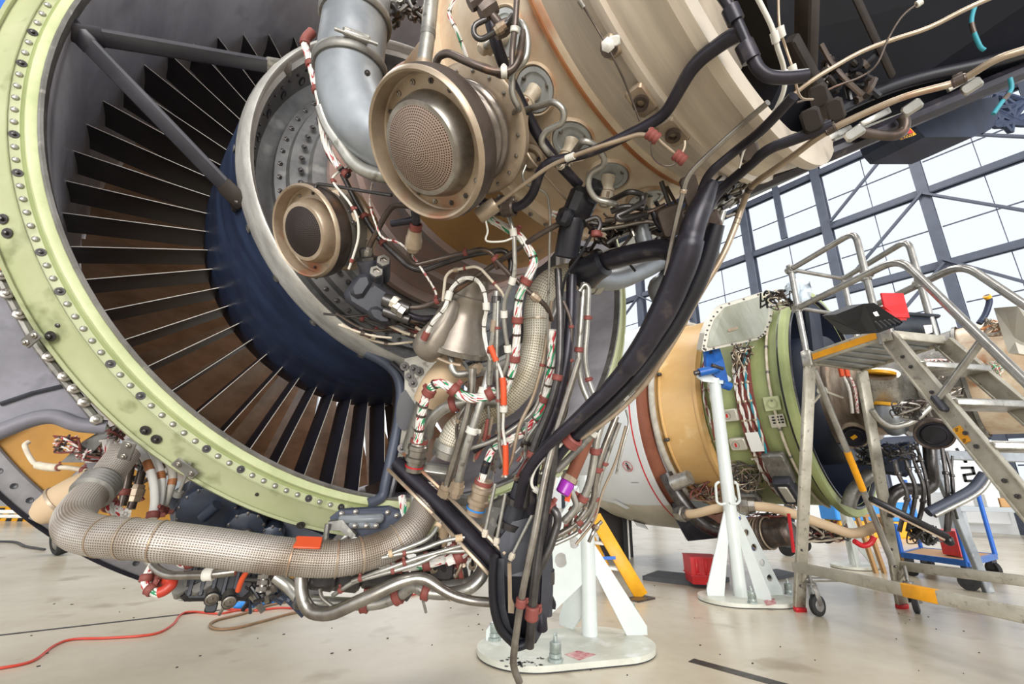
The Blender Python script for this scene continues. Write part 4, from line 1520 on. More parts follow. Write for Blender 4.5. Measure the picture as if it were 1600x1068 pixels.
# components below
b = B()
Mx = fmat(P(345, 905, .98), EYE - P(345, 905, .98), AX_R)
box(b, (0, 0, -.03), .13, .08, .1, Mx, .01)
box(b, (.075, .02, -.02), .05, .08, .09, Mx, .01)
sg = obj('starter_generator', b, 'black', None, 'black ribbed generator block under the gearbox', 'generator')
b = B()
for k in range(5):
    box(b, (-.05 + .02 * k, 0, .022), .008, .06, .012, Mx, .002)
obj('rib', b, 'darkgrey', sg)
b = B()
slab(b, [P(378, 880, .93), P(399, 880, .93), P(399, 894, .93), P(380, 893, .93)], AX_F * .01)
obj('red_plate', b, 'red', sg, smooth=0)
b = B()
lathe(b, [(-.03, .035), (.0, .035), (.004, .03), (.004, 0)], disc(292, 905, .97, 200, 60), 28)
lathe(b, [(-.012, .036), (-.012, .038), (-.008, .038), (-.008, .036)], disc(292, 905, .97, 200, 60), 28)
obj('end_cap', b, 'steel', sg)
for (px, py) in ((331, 936), (358, 941)):
    M = disc(px, py, .93, 90, 30)
    b = B()
    lathe(b, [(-.03, .0125), (.0, .0125), (.001, .0095), (-.002, .008), (-.002, .003), (.002, .002), (.002, 0)], M, 20)
    o = obj('filter_cap', b, 'steel', None, 'round black and silver filter cap, %s one of the pair under the gearbox' % ('left' if px < 340 else 'right'), 'filter cap', 'filter caps under the gearbox')
    b = B()
    lathe(b, [(-.004, .0128), (-.004, .0142), (-.001, .0142), (-.001, .0128)], M, 20)
    obj('rim_ring', b, 'black', o)
b = B()
Mx = fmat(P(318, 915, .95), EYE - P(318, 915, .95) + AX_D * -.4, AX_R * .8 + AX_D * -.6)
box(b, (0, 0, 0), .045, .022, .02, Mx, .004)
box(b, (-.03, .02, -.01), .04, .03, .03, Mx, .004)
box(b, (.02, -.02, -.012), .05, .02, .02, Mx, .004)
obj('valve_block', b, 'alu_dull', None, 'small grey lever valve above the filter caps', 'valve')
b = B()
Mx = fmat(P(330, 948, .94), EYE - P(330, 948, .94), AX_R)
box(b, (0, 0, 0), .022, .02, .02, Mx, .003)
obj('clip_block', b, 'black', None, 'small black clip block just above the floor hose plugs', 'clip')
pipe('bright steel pipe angled under the braided duct at lower left', [(222, 862, .90), (232, 875, .88), (248, 892, .86), (264, 899, .85), (330, 897, .85), (368, 892, .86)], 6.5, 'steel', fil=.03, n=16, clamps=((.8, 'whiteclip'),), cw=1.4)
pipe('orange hose curving down from the generator', [(380, 882, .90), (386, 890, .89), (378, 905, .89), (372, 922, .9)], 4, 'orange', smooth=True, cat='hose', name='hose')
harness('looped harness end with red boots dangling at lower left', [(246, 866, .88), (237, 885, .87), (228, 905, .86), (232, 918, .85), (250, 925, .85), (268, 912, .86), (262, 905, .87), (244, 915, .88)], 6.5, clamps=(.25, .42, .85), boots=((.52, .8, 'hose_red', 1.25),))
harness('short harness hump under the braided duct middle', [(275, 868, .88), (285, 880, .87), (300, 878, .87), (318, 872, .88), (330, 868, .88)], 6, clamps=(.5,))
for (pp, lab) in (([(415, 875, .94), (412, 905, .93), (408, 925, .92)], 'left shiny stepped sensor stem below the gearbox'), ([(420, 905, .95), (425, 925, .94)], 'right short sensor stem below the gearbox')):
    q = path_pts(pp)
    b = B()
    sweep(b, q, .007, 12, 0)
    o = obj('stepped_sensor', b, 'steel', None, lab, 'sensor')
    for t in (.3, .5, .7, .9):
        if len(q) > 2 or t > .6:
            p, d = along(q, t)
            bb = B()
            lathe(bb, [(-.004, .007), (-.004, .0115), (.004, .0115), (.004, .007)], fmat(p, d), 6)
            obj('hex_ring', bb, 'steel', o)
# rod from flange clip
pipe('slim rod with fork end hanging from the flange clip', [(297, 722, .93), (288, 748, .93), (277, 775, .93)], 2.6, 'alu', fil=0, cat='rod', name='link_rod', sleeves=((.85, 1.0, 'alu_dull', 2.6),))
# ------------------------------------------------------------------ left-bottom hoses and harness
for pts, lab in (([(200, 690, 1.08), (222, 708, 1.04), (238, 745, 1.02), (242, 780, 1.0), (238, 810, .98)], 'left white sleeved cable of the trio with brown tape'),
                 ([(235, 705, 1.08), (250, 735, 1.05), (252, 765, 1.03), (246, 800, 1.0)], 'middle white sleeved cable of the trio with brown tape'),
                 ([(262, 715, 1.08), (270, 745, 1.06), (262, 775, 1.04), (252, 800, 1.02)], 'right white sleeved cable of the trio, under a red clamp')):
    pipe(lab, pts, 6, 'hosegrey' if 'right' in lab else 'white', smooth=True, cat='cable', name='sleeved_cable', sleeves=((.44, .54, 'rust', 1.06),), group='white sleeved cables', clamps=((.97, 'clamp_red'),), n=14)
harness('fat white and red harness falling past braided duct end', [(168, 690, 1.02), (176, 720, .99), (174, 752, .96), (166, 775, .94), (178, 795, .92), (196, 803, .9)], 8, ('wire_white', 'wire_red'), clamps=(.2, .35, .72), bands=(.5, .6))
pipe('dark tube standing between white cables and harness', [(205, 720, 1.05), (200, 750, 1.04), (190, 790, 1.02)], 6, 'bronze_dark', cat='tube', clamps=(.7,))
pipe('second dark tube with bronze nut beside the white cables', [(222, 735, 1.06), (214, 765, 1.05), (204, 795, 1.03)], 6, 'bronze_dark', cat='tube', nuts=(.6,), nm='bronze')
pipe('white angled tube crossing the ochre panel', [(45, 690, 1.12), (38, 694, 1.11), (42, 706, 1.1), (54, 726, 1.08), (78, 730, 1.07), (108, 730, 1.06), (150, 738, 1.05), (180, 746, 1.04)], 3.5, 'ceramic', fil=.02, cat='tube', clamps=(.5, .72), sleeves=((.3, .5, 'ceramic', 1.7),))
b = B()
lathe(b, [(-.04, .028), (.0, .034), (.03, .036), (.06, .030), (.075, .02), (.08, 0)], fmat(P(118, 768, 1.0), P(100, 778, .98) - P(140, 752, 1.0)), 24)
iw = obj('insulated_elbow', b, 'insul', None, 'tan wrapped elbow end beside the braided duct bend', 'pipe')
b = B()
lathe(b, [(.028, .036), (.028, .0385), (.034, .0385), (.034, .036)], fmat(P(118, 768, 1.0), P(100, 778, .98) - P(140, 752, 1.0)), 24)
obj('wrap_band', b, 'bronze', iw)
b = B()
slab(b, [P(95, 722, 1.12), P(128, 690, 1.12), P(158, 672, 1.1), P(190, 660, 1.1), P(160, 690, 1.1), P(130, 722, 1.1)], AX_F * .015)
gp = obj('gusset_plate', b, 'alu_dull', None, 'triangular grey gusset plate under the grey cowl lip', 'plate', smooth=0)
rng = random.Random(5)
for i, (cx, cy, lab) in enumerate(((105, 690, 'tangle of thin wires and clamps left under the grey cowl'), (175, 675, 'tangle of thin tubes tucked under the cowl corner'), (140, 705, 'tangle of small wires behind the tan elbow'))):
    b = B()
    for k in range(9):
        p = [P(cx + rng.uniform(-22, 22), cy + rng.uniform(-10, 16), 1.10 + rng.uniform(-.02, .04)) for _ in range(4)]
        sweep(b, p, .0025, 6, 0, True, True, k % 3)
    obj('wire_tangle', b, ['wire_red', 'bronze_dark', 'clamp_red'], None, lab, 'wires')
# ------------------------------------------------------------------ grey cowl at far left and inlet ring
cw = thing('cowl_door', S(60, 600, .1), 'matte grey open cowl panel at the left edge of the picture', 'cowl panel')
pp = [(-30, 418), (4, 438), (34, 490), (60, 537), (105, 596), (140, 632), (170, 664), (158, 668), (120, 662), (84, 650), (50, 654), (0, 674), (-40, 690)]
b = B()
slab(b, [S(x, y, .075) for x, y in pp], (0, .05, 0))
obj('skin', b, 'cowl_grey', cw, smooth=0)
b = B()
sweep(b, [S(x, y, .07) for x, y in ((-40, 690), (0, 674), (50, 655), (86, 651), (122, 663), (166, 667))], .014, 10, 0, True)
obj('rolled_edge', b, 'cowl_grey', cw)
b = B()
sweep(b, [S(x, y, .072) for x, y in ((0, 631), (50, 614), (96, 603))], .004, 6, 0)
obj('crease', b, 'darkgrey', cw)
b = B()
sweep(b, [S(x, y, .066) for x, y in ((-4, 425), (10, 452), (34, 497), (58, 538), (105, 599), (165, 672))], .008, 8, 0, True)
pr_ = obj('piano_hinge', b, 'alu_dull', cw)
for (x, y) in ((3, 430), (11, 459), (31, 491), (77, 557), (101, 588), (116, 607), (132, 628), (151, 655)):
    M = fmat(S(x, y, .055), (0, -1, 0))
    put(BOLT, M, .011, pr_)
inl = thing('inlet_bulkhead', E(.8, 1.25, -150), 'ochre inlet bulkhead with grey perforated ring at lower left', 'inlet ring')
b = B()
lathe(b, [(.8, 1.02), (.805, 1.10), (.81, 1.205)], EN, 48, -182, -95)
obj('ochre_web', b, 'ochre', inl)
b = B()
lathe(b, [(.80, 1.195), (.795, 1.20), (.795, 1.255), (.80, 1.262), (.83, 1.262), (.83, 1.20)], EN, 64, -182, -95)
rg = obj('holed_ring', b, 'perfgrey', inl)
b = B()
lathe(b, [(.79, 1.255), (.785, 1.265), (.84, 1.27), (.84, 1.262)], EN, 64, -182, -95)
obj('edge_seal', b, 'black', inl)
HOLE = mesh_of('ring_hole', lathe(B(), [(0, .0085), (.0015, .0080), (.0005, 0)], None, 10), 'black')
for k in range(30):
    stamp(HOLE, fmat(E(.7945, 1.228, -178 + k * 2.6), (0, -1, 0)), inl, 'ring_hole')
for a in (-128, -141):
    b = B()
    beam(b, E(.785, 1.01, a), E(.785, 1.25, a - 2), .012, .10 if a == -141 else .02, (0, -1, 0), .002)
    obj('stiffener', b, 'perfgrey', inl)
# ================================================================== HARNESSES AND SMALL TUBES AT THE CENTRE
harness('white and red harness with red boot beside the grey elbow duct', [(488, 50, .86), (476, 66, .85), (484, 95, .84), (492, 130, .83), (500, 158, .82), (504, 200, .82), (512, 232, .82), (530, 262, .82)], 5.5, ('wire_white', 'wire_red'), clamps=(.28, .48), boots=((.0, .12, 'clamp_red', 1.4),))
pipe('dark corrugated sleeve continuing the elbow harness downward', [(508, 225, .83), (520, 250, .83), (545, 275, .83)], 5, 'blackpipe', smooth=True, cat='sleeve', name='cable_sleeve', clamps=(.9,))
pipe('thin white cable hanging over the small valve with red clamps', [(548, 258, .84), (525, 272, .84), (521, 285, .84), (545, 315, .83), (558, 340, .83), (560, 370, .84), (552, 400, .85), (545, 420, .86)], 2, 'whiteclip', smooth=True, cat='cable', name='cable', clamps=(.2, .5, .92), cw=1.6)
harness('thin red and white wire crossing under the large valve', [(582, 285, .84), (578, 318, .84), (590, 358, .84), (600, 372, .84), (625, 380, .83), (645, 400, .84), (660, 422, .84), (675, 445, .85), (682, 460, .86)], 1.8, ('wire_red', 'wire_white'), 3, clamps=(.18, .5, .75, .95), cat='wire', name='wire', twist=.03)
harness('green, red and white harness running down from the large valve', [(735, 290, .84), (760, 335, .83), (785, 352, .82), (812, 370, .82), (830, 395, .82), (834, 410, .82), (826, 432, .82), (812, 462, .83), (808, 505, .84), (806, 545, .85), (800, 580, .86), (785, 620, .88)], 6.5, ('wire_green', 'wire_white', 'wire_red', 'wire_white'), clamps=(.28, .5, .66, .82), bands=(.08, .4, .58, .72, .9), twist=.2)
harness('white and green harness showing between bellows and nozzles', [(715, -10, .72), (702, 20, .72), (712, 45, .72), (722, 70, .73), (728, 95, .74), (705, 115, .74), (690, 125, .74)], 3.2, ('wire_white', 'wire_green'), 4, bands=(.2, .35, .5, .7), twist=.1)
harness('green and white harness peeping out behind the black actuator', [(862, 333, .84), (880, 338, .84), (900, 345, .84)], 5, ('wire_green', 'wire_white', 'wire_red'), 5)
harness('white sleeved cable arching over the starter housing', [(662, 530, .88), (675, 505, .87), (695, 480, .86), (705, 452, .86), (722, 436, .86), (742, 436, .86), (755, 452, .86), (760, 480, .86), (756, 510, .87), (760, 540, .87), (768, 562, .87)], 3.4, ('wire_white',), 4, clamps=(), bands=(.1, .2, .3, .4, .5, .6, .7, .8), boots=((.0, .05, 'clamp_red', 1.7), (.28, .33, 'whiteclip', 1.7), (.66, .7, 'whiteclip', 1.8)))
pipe('grey tube with white collars descending beside the main harness', [(792, 330, .80), (803, 362, .80), (805, 430, .81), (787, 470, .83), (788, 510, .84), (796, 560, .85), (780, 600, .86)], 3.6, 'alu', fil=.02, cat='tube', sleeves=((.1, .14, 'whiteclip', 1.6), (.36, .40, 'whiteclip', 1.6), (.56, .60, 'whiteclip', 1.6), (.76, .8, 'whiteclip', 1.7)))
pipe('vertical silver actuator rod stack left of the main harness', [(776, 455, .86), (774, 500, .86), (768, 545, .87), (764, 600, .88)], 5, 'alu', fil=0, cat='rod', name='rod', sleeves=((.05, .12, 'steel_dark', 1.5), (.3, .42, 'bronze', 1.3), (.6, .66, 'clamp_red', 1.5)))
pipe('thick bare tube leaning down to the bracket, left of the pair', [(738, 575, .90), (736, 625, .90), (722, 680, .90), (704, 740, .92), (690, 785, .93)], 6.5, 'steel', fil=.04, n=16, cat='tube', nuts=(.92,), nm='bronze')
pipe('thick bare tube leaning down to the plate, right of the pair', [(772, 540, .90), (765, 580, .89), (748, 640, .88), (728, 700, .88), (712, 770, .90)], 6.5, 'alu', fil=.04, n=16, cat='tube', clamps=((.3, 'whiteclip'), (.56, 'whiteclip')), nuts=(.97,), nm='bronze')
pipe('long thin bare tube falling straight beside the orange sleeves', [(778, 470, .85), (776, 560, .85), (779, 640, .85), (780, 700, .86), (792, 745, .87)], 2.8, 'alu', fil=.02, cat='tube', clamps=(.55, .15))
cb = [[(766, 540, .85), (774, 560, .85), (785, 590, .85), (787, 632, .85), (786, 670, .86), (790, 700, .86), (790, 745, .86)]]
pipe('white cable with three orange sleeves falling down the centre', cb[0], 2.4, 'whiteclip', smooth=True, cat='cable', name='cable', sleeves=((.0, .12, 'orange', 2), (.25, .45, 'orange', 2.1), (.46, .5, 'whiteclip', 2.6), (.76, .98, 'orange', 2)))
harness('colourful harness loop standing over the round plug', [(653, 690, .92), (657, 655, .91), (664, 625, .90), (680, 600, .89), (702, 604, .88), (722, 618, .88), (748, 622, .88), (775, 610, .88)], 7.5, ('wire_green', 'wire_red', 'wire_white'), 7, clamps=(.42, .66, .95), bands=(.1, .22, .3, .5), twist=.1)
harness('colourful harness rising from the bronze plug', [(752, 752, .89), (760, 725, .89), (772, 700, .89), (800, 685, .88), (822, 672, .87), (845, 640, .86), (858, 595, .85), (862, 550, .84), (864, 515, .83)], 6, ('wire_green', 'wire_red', 'wire_white', 'wire_white'), 6, clamps=(.62,), bands=(.1, .2, .4, .5, .7, .8), twist=.12, boots=((.05, .12, 'black', 1.1),))
pipe('bent grey silver pipe passing behind the harness loop', [(668, 680, .98), (672, 655, .96), (700, 632, .94), (740, 625, .94), (775, 628, .95)], 9, 'alu', fil=.05, n=18, clamps=((.55, 'clamp_red'),), cw=.7)
# right-hand column of tubes
for pts, r, m_, lab, cl in (([(872, 420, .83), (876, 500, .82), (874, 580, .81), (858, 640, .81), (836, 690, .81), (826, 735, .81), (820, 790, .82)], 6, 'steel_dark', 'dark vertical tube, leftmost of the right-hand column', (.45, .78)),
                            ([(893, 430, .84), (892, 500, .83), (884, 570, .82), (868, 640, .82), (845, 695, .82), (832, 740, .82), (830, 800, .83)], 8.5, 'blackpipe', 'thick black vertical pipe in the right-hand column', ()),
                            ([(880, 470, .82), (893, 500, .82), (892, 540, .82), (889, 600, .82), (884, 650, .83), (868, 672, .83)], 3, 'bronze_dark', 'thin dark tube with three red clamps in the right-hand column', (.2, .45, .62)),
                            ([(912, 442, .85), (908, 500, .84), (903, 560, .84), (908, 600, .84), (922, 630, .83)], 5, 'alu', 'bright pair of tubes curved at top, inner one', (.55,)),
                            ([(905, 455, .84), (914, 443, .84), (920, 450, .84), (917, 520, .84), (913, 555, .84), (918, 590, .84), (930, 620, .83)], 4, 'alu', 'bright hooked tube at right of the column, outer one', (.35, .85)),
                            ([(862, 470, .86), (850, 560, .87), (832, 625, .87), (812, 660, .87), (800, 720, .87), (785, 745, .87)], 3, 'bronze', 'thin tan tube following the edge of the mesh duct', (.35,)),
                            ([(858, 480, .88), (856, 570, .88), (838, 640, .88), (805, 668, .88), (768, 690, .88), (735, 700, .89)], 3.4, 'alu', 'thin silver tube crossing below the mesh duct bend', (.8,)),
                            ([(846, 620, .90), (825, 650, .90), (780, 680, .91), (740, 705, .92)], 4, 'blackpipe', 'dark tube slipping behind the thin silver tubes', ())):
    pipe(lab, pts, r, m_, fil=.03, n=12, clamps=cl, cat='tube', name='vertical_tube')
# big black pair going up right
pipe('very thick black duct sweeping from upper right to the drain mast', [(1112, 285, .66), (1085, 345, .66), (1072, 400, .67), (1045, 470, .69), (1000, 550, .72), (955, 605, .74), (890, 665, .76), (850, 700, .78), (820, 740, .80), (810, 790, .82)], [10, 17, 21, 20, 17, 13, 10, 9, 9, 9], 'blackpipe', fil=.06, n=24, name='drain_duct', clamps=((.18, 'blackpipe'),))
pipe('second black duct hugging the thick one on its lower side', [(1120, 350, .68), (1098, 420, .70), (1060, 500, .72), (1010, 570, .74), (965, 622, .75), (900, 680, .78), (868, 715, .80), (850, 770, .82)], [11, 15, 13, 11, 9, 8, 8, 7], 'black', fil=.05, n=18, name='drain_duct', clamps=((.78, 'clamp_red'),))
pipe('black curved duct bridging from the mesh duct to the thick black duct', [(905, 430, .90), (935, 412, .86), (965, 402, .83), (1010, 392, .80), (1045, 388, .77), (1068, 405, .74), (1070, 440, .73)], [13, 15, 16, 16, 16, 16, 14], 'blackpipe', fil=.05, n=22, name='cross_duct', clamps=((.1, 'darkgrey'),), cw=.8)
b = B()
lathe(b, [(-.03, .02), (-.025, .034), (-.01, .036), (.01, .030), (.03, .028), (.035, .02)], fmat(P(922, 420, .87), P(940, 410, .86) - P(900, 432, .9)), 24)
vb = obj('coupling_flange', b, 'black', None, 'black flange joining the curved duct to mesh duct', 'coupling')
b = B()
slab(b, [P(938, 392, .85), P(962, 386, .84), P(968, 396, .84), P(945, 408, .85)], AX_F * .004)
obj('grey_tab', b, 'alu_dull', vb, smooth=0)
b = B()
q = path_pts([(912, 432, .96), (960, 436, 1.05), (1012, 414, 1.16), (1035, 400, 1.2)])
sweep(b, q, [.018, .026, .03, .03], 16, 0, True)
q2_ = path_pts([(1030, 400, 1.2), (1052, 418, 1.2), (1042, 440, 1.2), (1030, 450, 1.2), (1040, 470, 1.2)])
sweep(b, q2_, .03, 16, 0, True)
obj('rear_duct', b, 'bluesteel', None, 'blue-grey duct seen behind the black curved duct against the window', 'duct')
# long bare tubes to the upper right
pipe('long bare steel tube bending at upper right and dropping to the black duct', [(1200, 160, zc(1200, 160) - .03), (1150, 202, .58), (1085, 262, .62), (1072, 280, .63), (1060, 330, .65), (1048, 385, .67), (1040, 430, .68)], 4, 'steel', fil=.02, cat='tube', clamps=((.55, 'bronze'),))
pipe('black tube curving from the pylon down into the bracket cluster', [(1240, 150, zc(1240, 150) - .03), (1190, 205, zc(1190, 205) - .03), (1150, 235, .62), (1110, 268, .64), (1098, 290, .66), (1092, 320, .67), (1085, 350, .68)], 7, 'blackpipe', fil=.05, n=14, name='pipe')
pipe('fat black pipe slanting from the pylon edge to the thick duct', [(1300, 195, zc(1300, 195) - .012), (1240, 218, zc(1240, 218) - .012), (1200, 232, zc(1200, 232) - .012), (1160, 268, zc(1160, 268) - .012), (1120, 300, .70), (1100, 340, .70), (1085, 375, .70)], 8, 'blackpipe', fil=.05, n=16, name='pipe')
pipe('long bronze tube running along the lower edge of the pylon', [(1600, 78, zc(1600, 78) - .02), (1555, 92, zc(1555, 92) - .02), (1500, 128, zc(1500, 128) - .02), (1420, 148, zc(1420, 148) - .02), (1370, 168, zc(1370, 168) - .02), (1290, 205, zc(1290, 205) - .02), (1220, 258, zc(1220, 258) - .02), (1172, 290, zc(1172, 290) - .02), (1160, 320, .75), (1150, 350, .75), (1130, 400, .75), (1095, 455, .76), (1060, 520, .78), (1010, 600, .80), (960, 650, .81), (900, 690, .82)], [4, 4, 4, 4, 4.2, 4.4, 4.8, 5.2, 5.6, 5.8, 5.5, 5.5, 6, 5, 4.5, 4], 'bronze', fil=.04, n=14, clamps=((.06, 'bronze_dark'), (.2, 'bronze_dark'), (.36, 'bronze_dark'), (.45, 'bronze_dark'), (.69, 'black')), cat='tube', cw=2)
pipe('steel tube beside the black ducts with grey clamp block', [(1130, 330, .74), (1118, 370, .74), (1100, 420, .74), (1070, 470, .76), (1040, 520, .77), (1010, 560, .78), (985, 585, .79), (940, 640, .80), (880, 690, .81)], 5, 'alu', fil=.03, n=12, clamps=((.52, 'clamp_red'), (.75, 'whiteclip')), cat='tube')
pipe('pale thick tube lowest of the slanting group by the far nacelle', [(1120, 395, .80), (1080, 450, .81), (1050, 520, .82), (1030, 560, .83), (985, 610, .84), (955, 640, .84), (915, 690, .85), (870, 735, .85)], 6, 'alu_dull', fil=.03, n=14, clamps=((.42, 'alu_dull'), (.62, 'whiteclip'), (.8, 'whiteclip')), cat='tube')
pipe('white cable lying along the slanting tube group', [(1040, 500, .76), (990, 585, .77), (930, 650, .78), (870, 700, .79), (838, 730, .80), (832, 760, .80), (860, 770, .80), (870, 745, .80)], 2.6, 'whiteclip', smooth=True, cat='cable', name='cable', sleeves=((.66, .7, 'whiteclip', 2), (.86, .9, 'whiteclip', 2)))
pipe('white cable hanging from the top edge to the black bracket', [(1180, -10, .50), (1205, 40, .51), (1215, 75, .52), (1225, 110, .54), (1222, 150, .56), (1190, 205, .60), (1165, 230, .62), (1155, 262, .64)], [3.4, 3.4, 3.4, 3.4, 3.4, 2.2, 2, 1.8], 'whiteclip', smooth=True, cat='cable', name='cable', sleeves=((.2, .25, 'whiteclip', 1.6), (.42, .47, 'whiteclip', 1.6), (.78, .82, 'whiteclip', 1.8)))
pipe('thin tan wire beside the hanging white cable with two white beads', [(1216, -10, .55), (1218, 40, .55), (1228, 75, .56), (1238, 105, .56), (1250, 150, .58), (1270, 155, .6)], 1.8, 'bronze', smooth=True, cat='wire', name='wire', sleeves=((.24, .31, 'whiteclip', 3.2), (.53, .61, 'whiteclip', 3.2)))
# lower right tube group
for pts, r, m_, lab, cl in (([(948, 640, .90), (933, 680, .89), (928, 720, .89), (920, 760, .89), (905, 790, .89), (880, 815, .89)], 6, 'alu', 'bright tube sweeping down right of purple cap, innermost', (.35, .75)),
                            ([(963, 650, .92), (943, 700, .91), (931, 740, .91), (927, 790, .91), (900, 820, .91), (868, 838, .91)], 5, 'steel', 'second bright tube sweeping down right of purple cap', (.4, .8)),
                            ([(968, 660, .93), (953, 700, .93), (933, 760, .93), (929, 800, .93), (905, 832, .93), (865, 850, .92)], 3.4, 'alu', 'third slim tube of the sweep right of purple cap', (.3, .55, .8)),
                            ([(978, 665, .95), (963, 720, .95), (938, 775, .95), (931, 812, .95), (900, 850, .94)], 2, 'bronze', 'outermost wire-thin tube of the sweep by the nacelle', ()),
                            ([(845, 740, .84), (856, 735, .84), (856, 770, .83), (850, 830, .82)], 6, 'alu', 'bright short tube with red clamp left of purple cap', (.3,)),
                            ([(884, 735, .88), (890, 760, .88), (902, 790, .88), (890, 805, .88)], 5, 'alu', 'bright hooked tube under the purple cap', ()),
                            ([(938, 620, .86), (931, 650, .86), (912, 700, .86), (890, 750, .87)], 10, 'brownred', 'reddish brown fat tube ending above purple cap', ()),
                            ([(978, 640, .97), (984, 660, .97), (972, 700, .96), (963, 740, .96)], 1.8, 'alu', 'thin looped wire tube at the right end of the sweep', ())):
    pipe(lab, pts, r, m_, fil=.03, n=12, clamps=cl, cat='tube', name='swept_tube')
b = B()
M = fmat(P(888, 752, .865), P(878, 765, .86) - P(892, 738, .87))
lathe(b, [(-.012, .012), (-.010, .016), (.0, .0165), (.0, .013)], M, 8)
pc = obj('end_fitting', b, 'bronze', None, 'bronze end fitting carrying a bright purple cap', 'fitting')
b = B()
lathe(b, [(.0, .013), (.004, .0145), (.024, .0135), (.026, .011), (.026, 0)], M, 14)
obj('purple_cap', b, 'purple', pc, 'bright purple plastic cap')
b = B()
slab(b, [P(884, 770, .87), P(893, 768, .87), P(890, 784, .87), P(882, 782, .87)], AX_F * .003)
obj('orange_tag', b, 'orange', pc, 'small orange tag', smooth=0)
# ------------------------------------------------------------------ pylon, upper right
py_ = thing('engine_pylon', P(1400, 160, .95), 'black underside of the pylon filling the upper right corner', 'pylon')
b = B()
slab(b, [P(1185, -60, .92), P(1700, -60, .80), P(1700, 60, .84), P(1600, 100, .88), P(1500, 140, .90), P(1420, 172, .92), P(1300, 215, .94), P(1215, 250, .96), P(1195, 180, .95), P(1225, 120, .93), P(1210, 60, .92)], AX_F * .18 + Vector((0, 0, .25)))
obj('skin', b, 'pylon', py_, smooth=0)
for p_, q_, w_, h_ in ((P(1262, -40, .70), P(1258, 150, .80), .035, .02), (P(1235, 60, .72), P(1300, 180, .80), .02, .02), (P(1330, -20, .80), P(1395, 120, .86), .008, .015)):
    b = B()
    beam(b, p_, q_, w_, h_, AX_F, .003)
    obj('rib', b, 'rib_brown', py_)
for q_, w_, h_ in (((1280, 150, .62), .022, .03), ((1305, 172, .60), .02, .03), ((1268, 188, .58), .022, .03)):
    b = B()
    box(b, (0, 0, 0), w_, h_, .02, fmat(P(*q_), EYE - P(*q_), AX_R * .9 + AX_D * -.4), .004)
    obj('bracket_block', b, 'rib_brown', py_)

b = B()
beam(b, P(1150, 300, .88), P(1640, 95, .88), .03, .05, AX_D, .01)
obj('lower_rail', b, 'blackpipe', py_)
for (x0, y0, x1, y1) in ((1200, 262, 1250, 236), (1262, 230, 1330, 200), (1345, 195, 1390, 172), (1480, 140, 1520, 118)):
    b = B()
    beam(b, P(x0, y0, .86), P(x1, y1, .86), .012, .006, AX_D, .001)
    obj('edge_trim', b, 'alu', py_)
b = B()
slab(b, [P(1422, 175, .98), P(1450, 168, .98), P(1560, 150, .98), P(1562, 175, .98), P(1548, 202, .98), P(1520, 214, .98), P(1445, 214, .98), P(1432, 200, .98)], AX_F * .15)
obj('sump', b, 'navy', py_, smooth=0)
b = B()
for k in range(12):
    a = [P(1560 + 30 * math.cos(k * .9), 185 + 22 * math.sin(k * 1.3), 1.02), P(1575 + 26 * math.cos(k * .9 + 2), 175 + 25 * math.sin(k * 1.3 + 2), 1.02), P(1600 + 22 * math.cos(k * 2.), 170 + 20 * math.sin(k * 1.7), 1.02)]
    sweep(b, a, .006, 6, 0, True)
obj('dark_tangle', b, 'navy', py_)
pipe('long pale tube crossing the black pylon', [(1640, -40, .62), (1520, 8, .64), (1450, 45, .66), (1400, 60, .67), (1345, 80, .68), (1268, 125, .70), (1225, 160, .72), (1140, 235, .72)], 3.4, 'bronze', fil=.04, cat='tube', sleeves=((.08, .12, 'alu', 1.2),))
pipe('thin tan cable dangling across the black pylon with white tip', [(1440, 2, .63), (1410, 25, .64), (1388, 60, .65), (1370, 100, .66), (1345, 120, .67), (1305, 135, .68), (1270, 152, .68), (1245, 160, .68)], 1.6, 'bronze_dark', smooth=True, cat='cable', name='cable', sleeves=((.0, .03, 'whiteclip', 3), (.8, .87, 'whiteclip', 2.4)))
pipe('black duct along the middle of the pylon', [(1640, 70, .84), (1540, 100, .86), (1420, 125, .88), (1330, 160, .88), (1280, 190, .86)], 10, 'black', fil=.06, n=14, name='duct', cat='duct')
for pts, lab in (([(1525, 5, .72), (1518, 35, .72), (1530, 70, .72), (1538, 78, .72)], 'upper turquoise wire dangling in the dark corner'), ([(1578, 122, .78), (1580, 140, .78), (1565, 160, .78), (1552, 178, .78)], 'lower turquoise wire under the bronze tube')):
    pipe(lab, pts, 3, 'teal', smooth=True, cat='wire', name='teal_wire', sleeves=((.4, .6, 'bronze_dark', 1.1),))
for q, lab in (((1335, 208, .76), 'pale saddle on bronze tube above the hook'), ((1215, 248, .76), 'lowest pale saddle on the bronze tube, nearest the black ducts'), ((1518, 135, .8), 'uppermost pale saddle on the bronze tube'), ((1425, 168, .79), 'pale saddle on bronze tube above the dark sump')):
    b = B()
    box(b, (0, 0, 0), .028, .018, .012, fmat(P(*q), EYE - P(*q) + AX_D * -.3, AX_R * .9 + AX_D * -.4), .003)
    obj('tube_saddle', b, 'alu', None, lab, 'bracket', 'saddles under the long bronze tube')
b = B()
pth_ = path_pts([(1335, 205, .84), (1368, 210, .84), (1395, 212, .84), (1410, 205, .84), (1414, 190, .84), (1408, 180, .84)])
sweep(b, pth_, .009, 12, 0, True)
obj('grab_hook', b, 'bronze_dark', None, 'dark curved hook holding the red and yellow streamer', 'hook')
b = B()
cn_ = [P(1394, 194, .86), P(1408, 184, .86), P(1432, 210, .87), P(1422, 214, .87), P(1408, 218, .87)]
slab(b, cn_, AX_F * .002)
sf = obj('warning_streamer', b, 'yellow', None, 'red and yellow warning streamer tied on the pylon hook', 'streamer', smooth=0)
b = B()
slab(b, [P(1397, 195, .858), P(1408, 187, .858), P(1428, 207, .866), P(1410, 210, .862)], AX_F * .001)
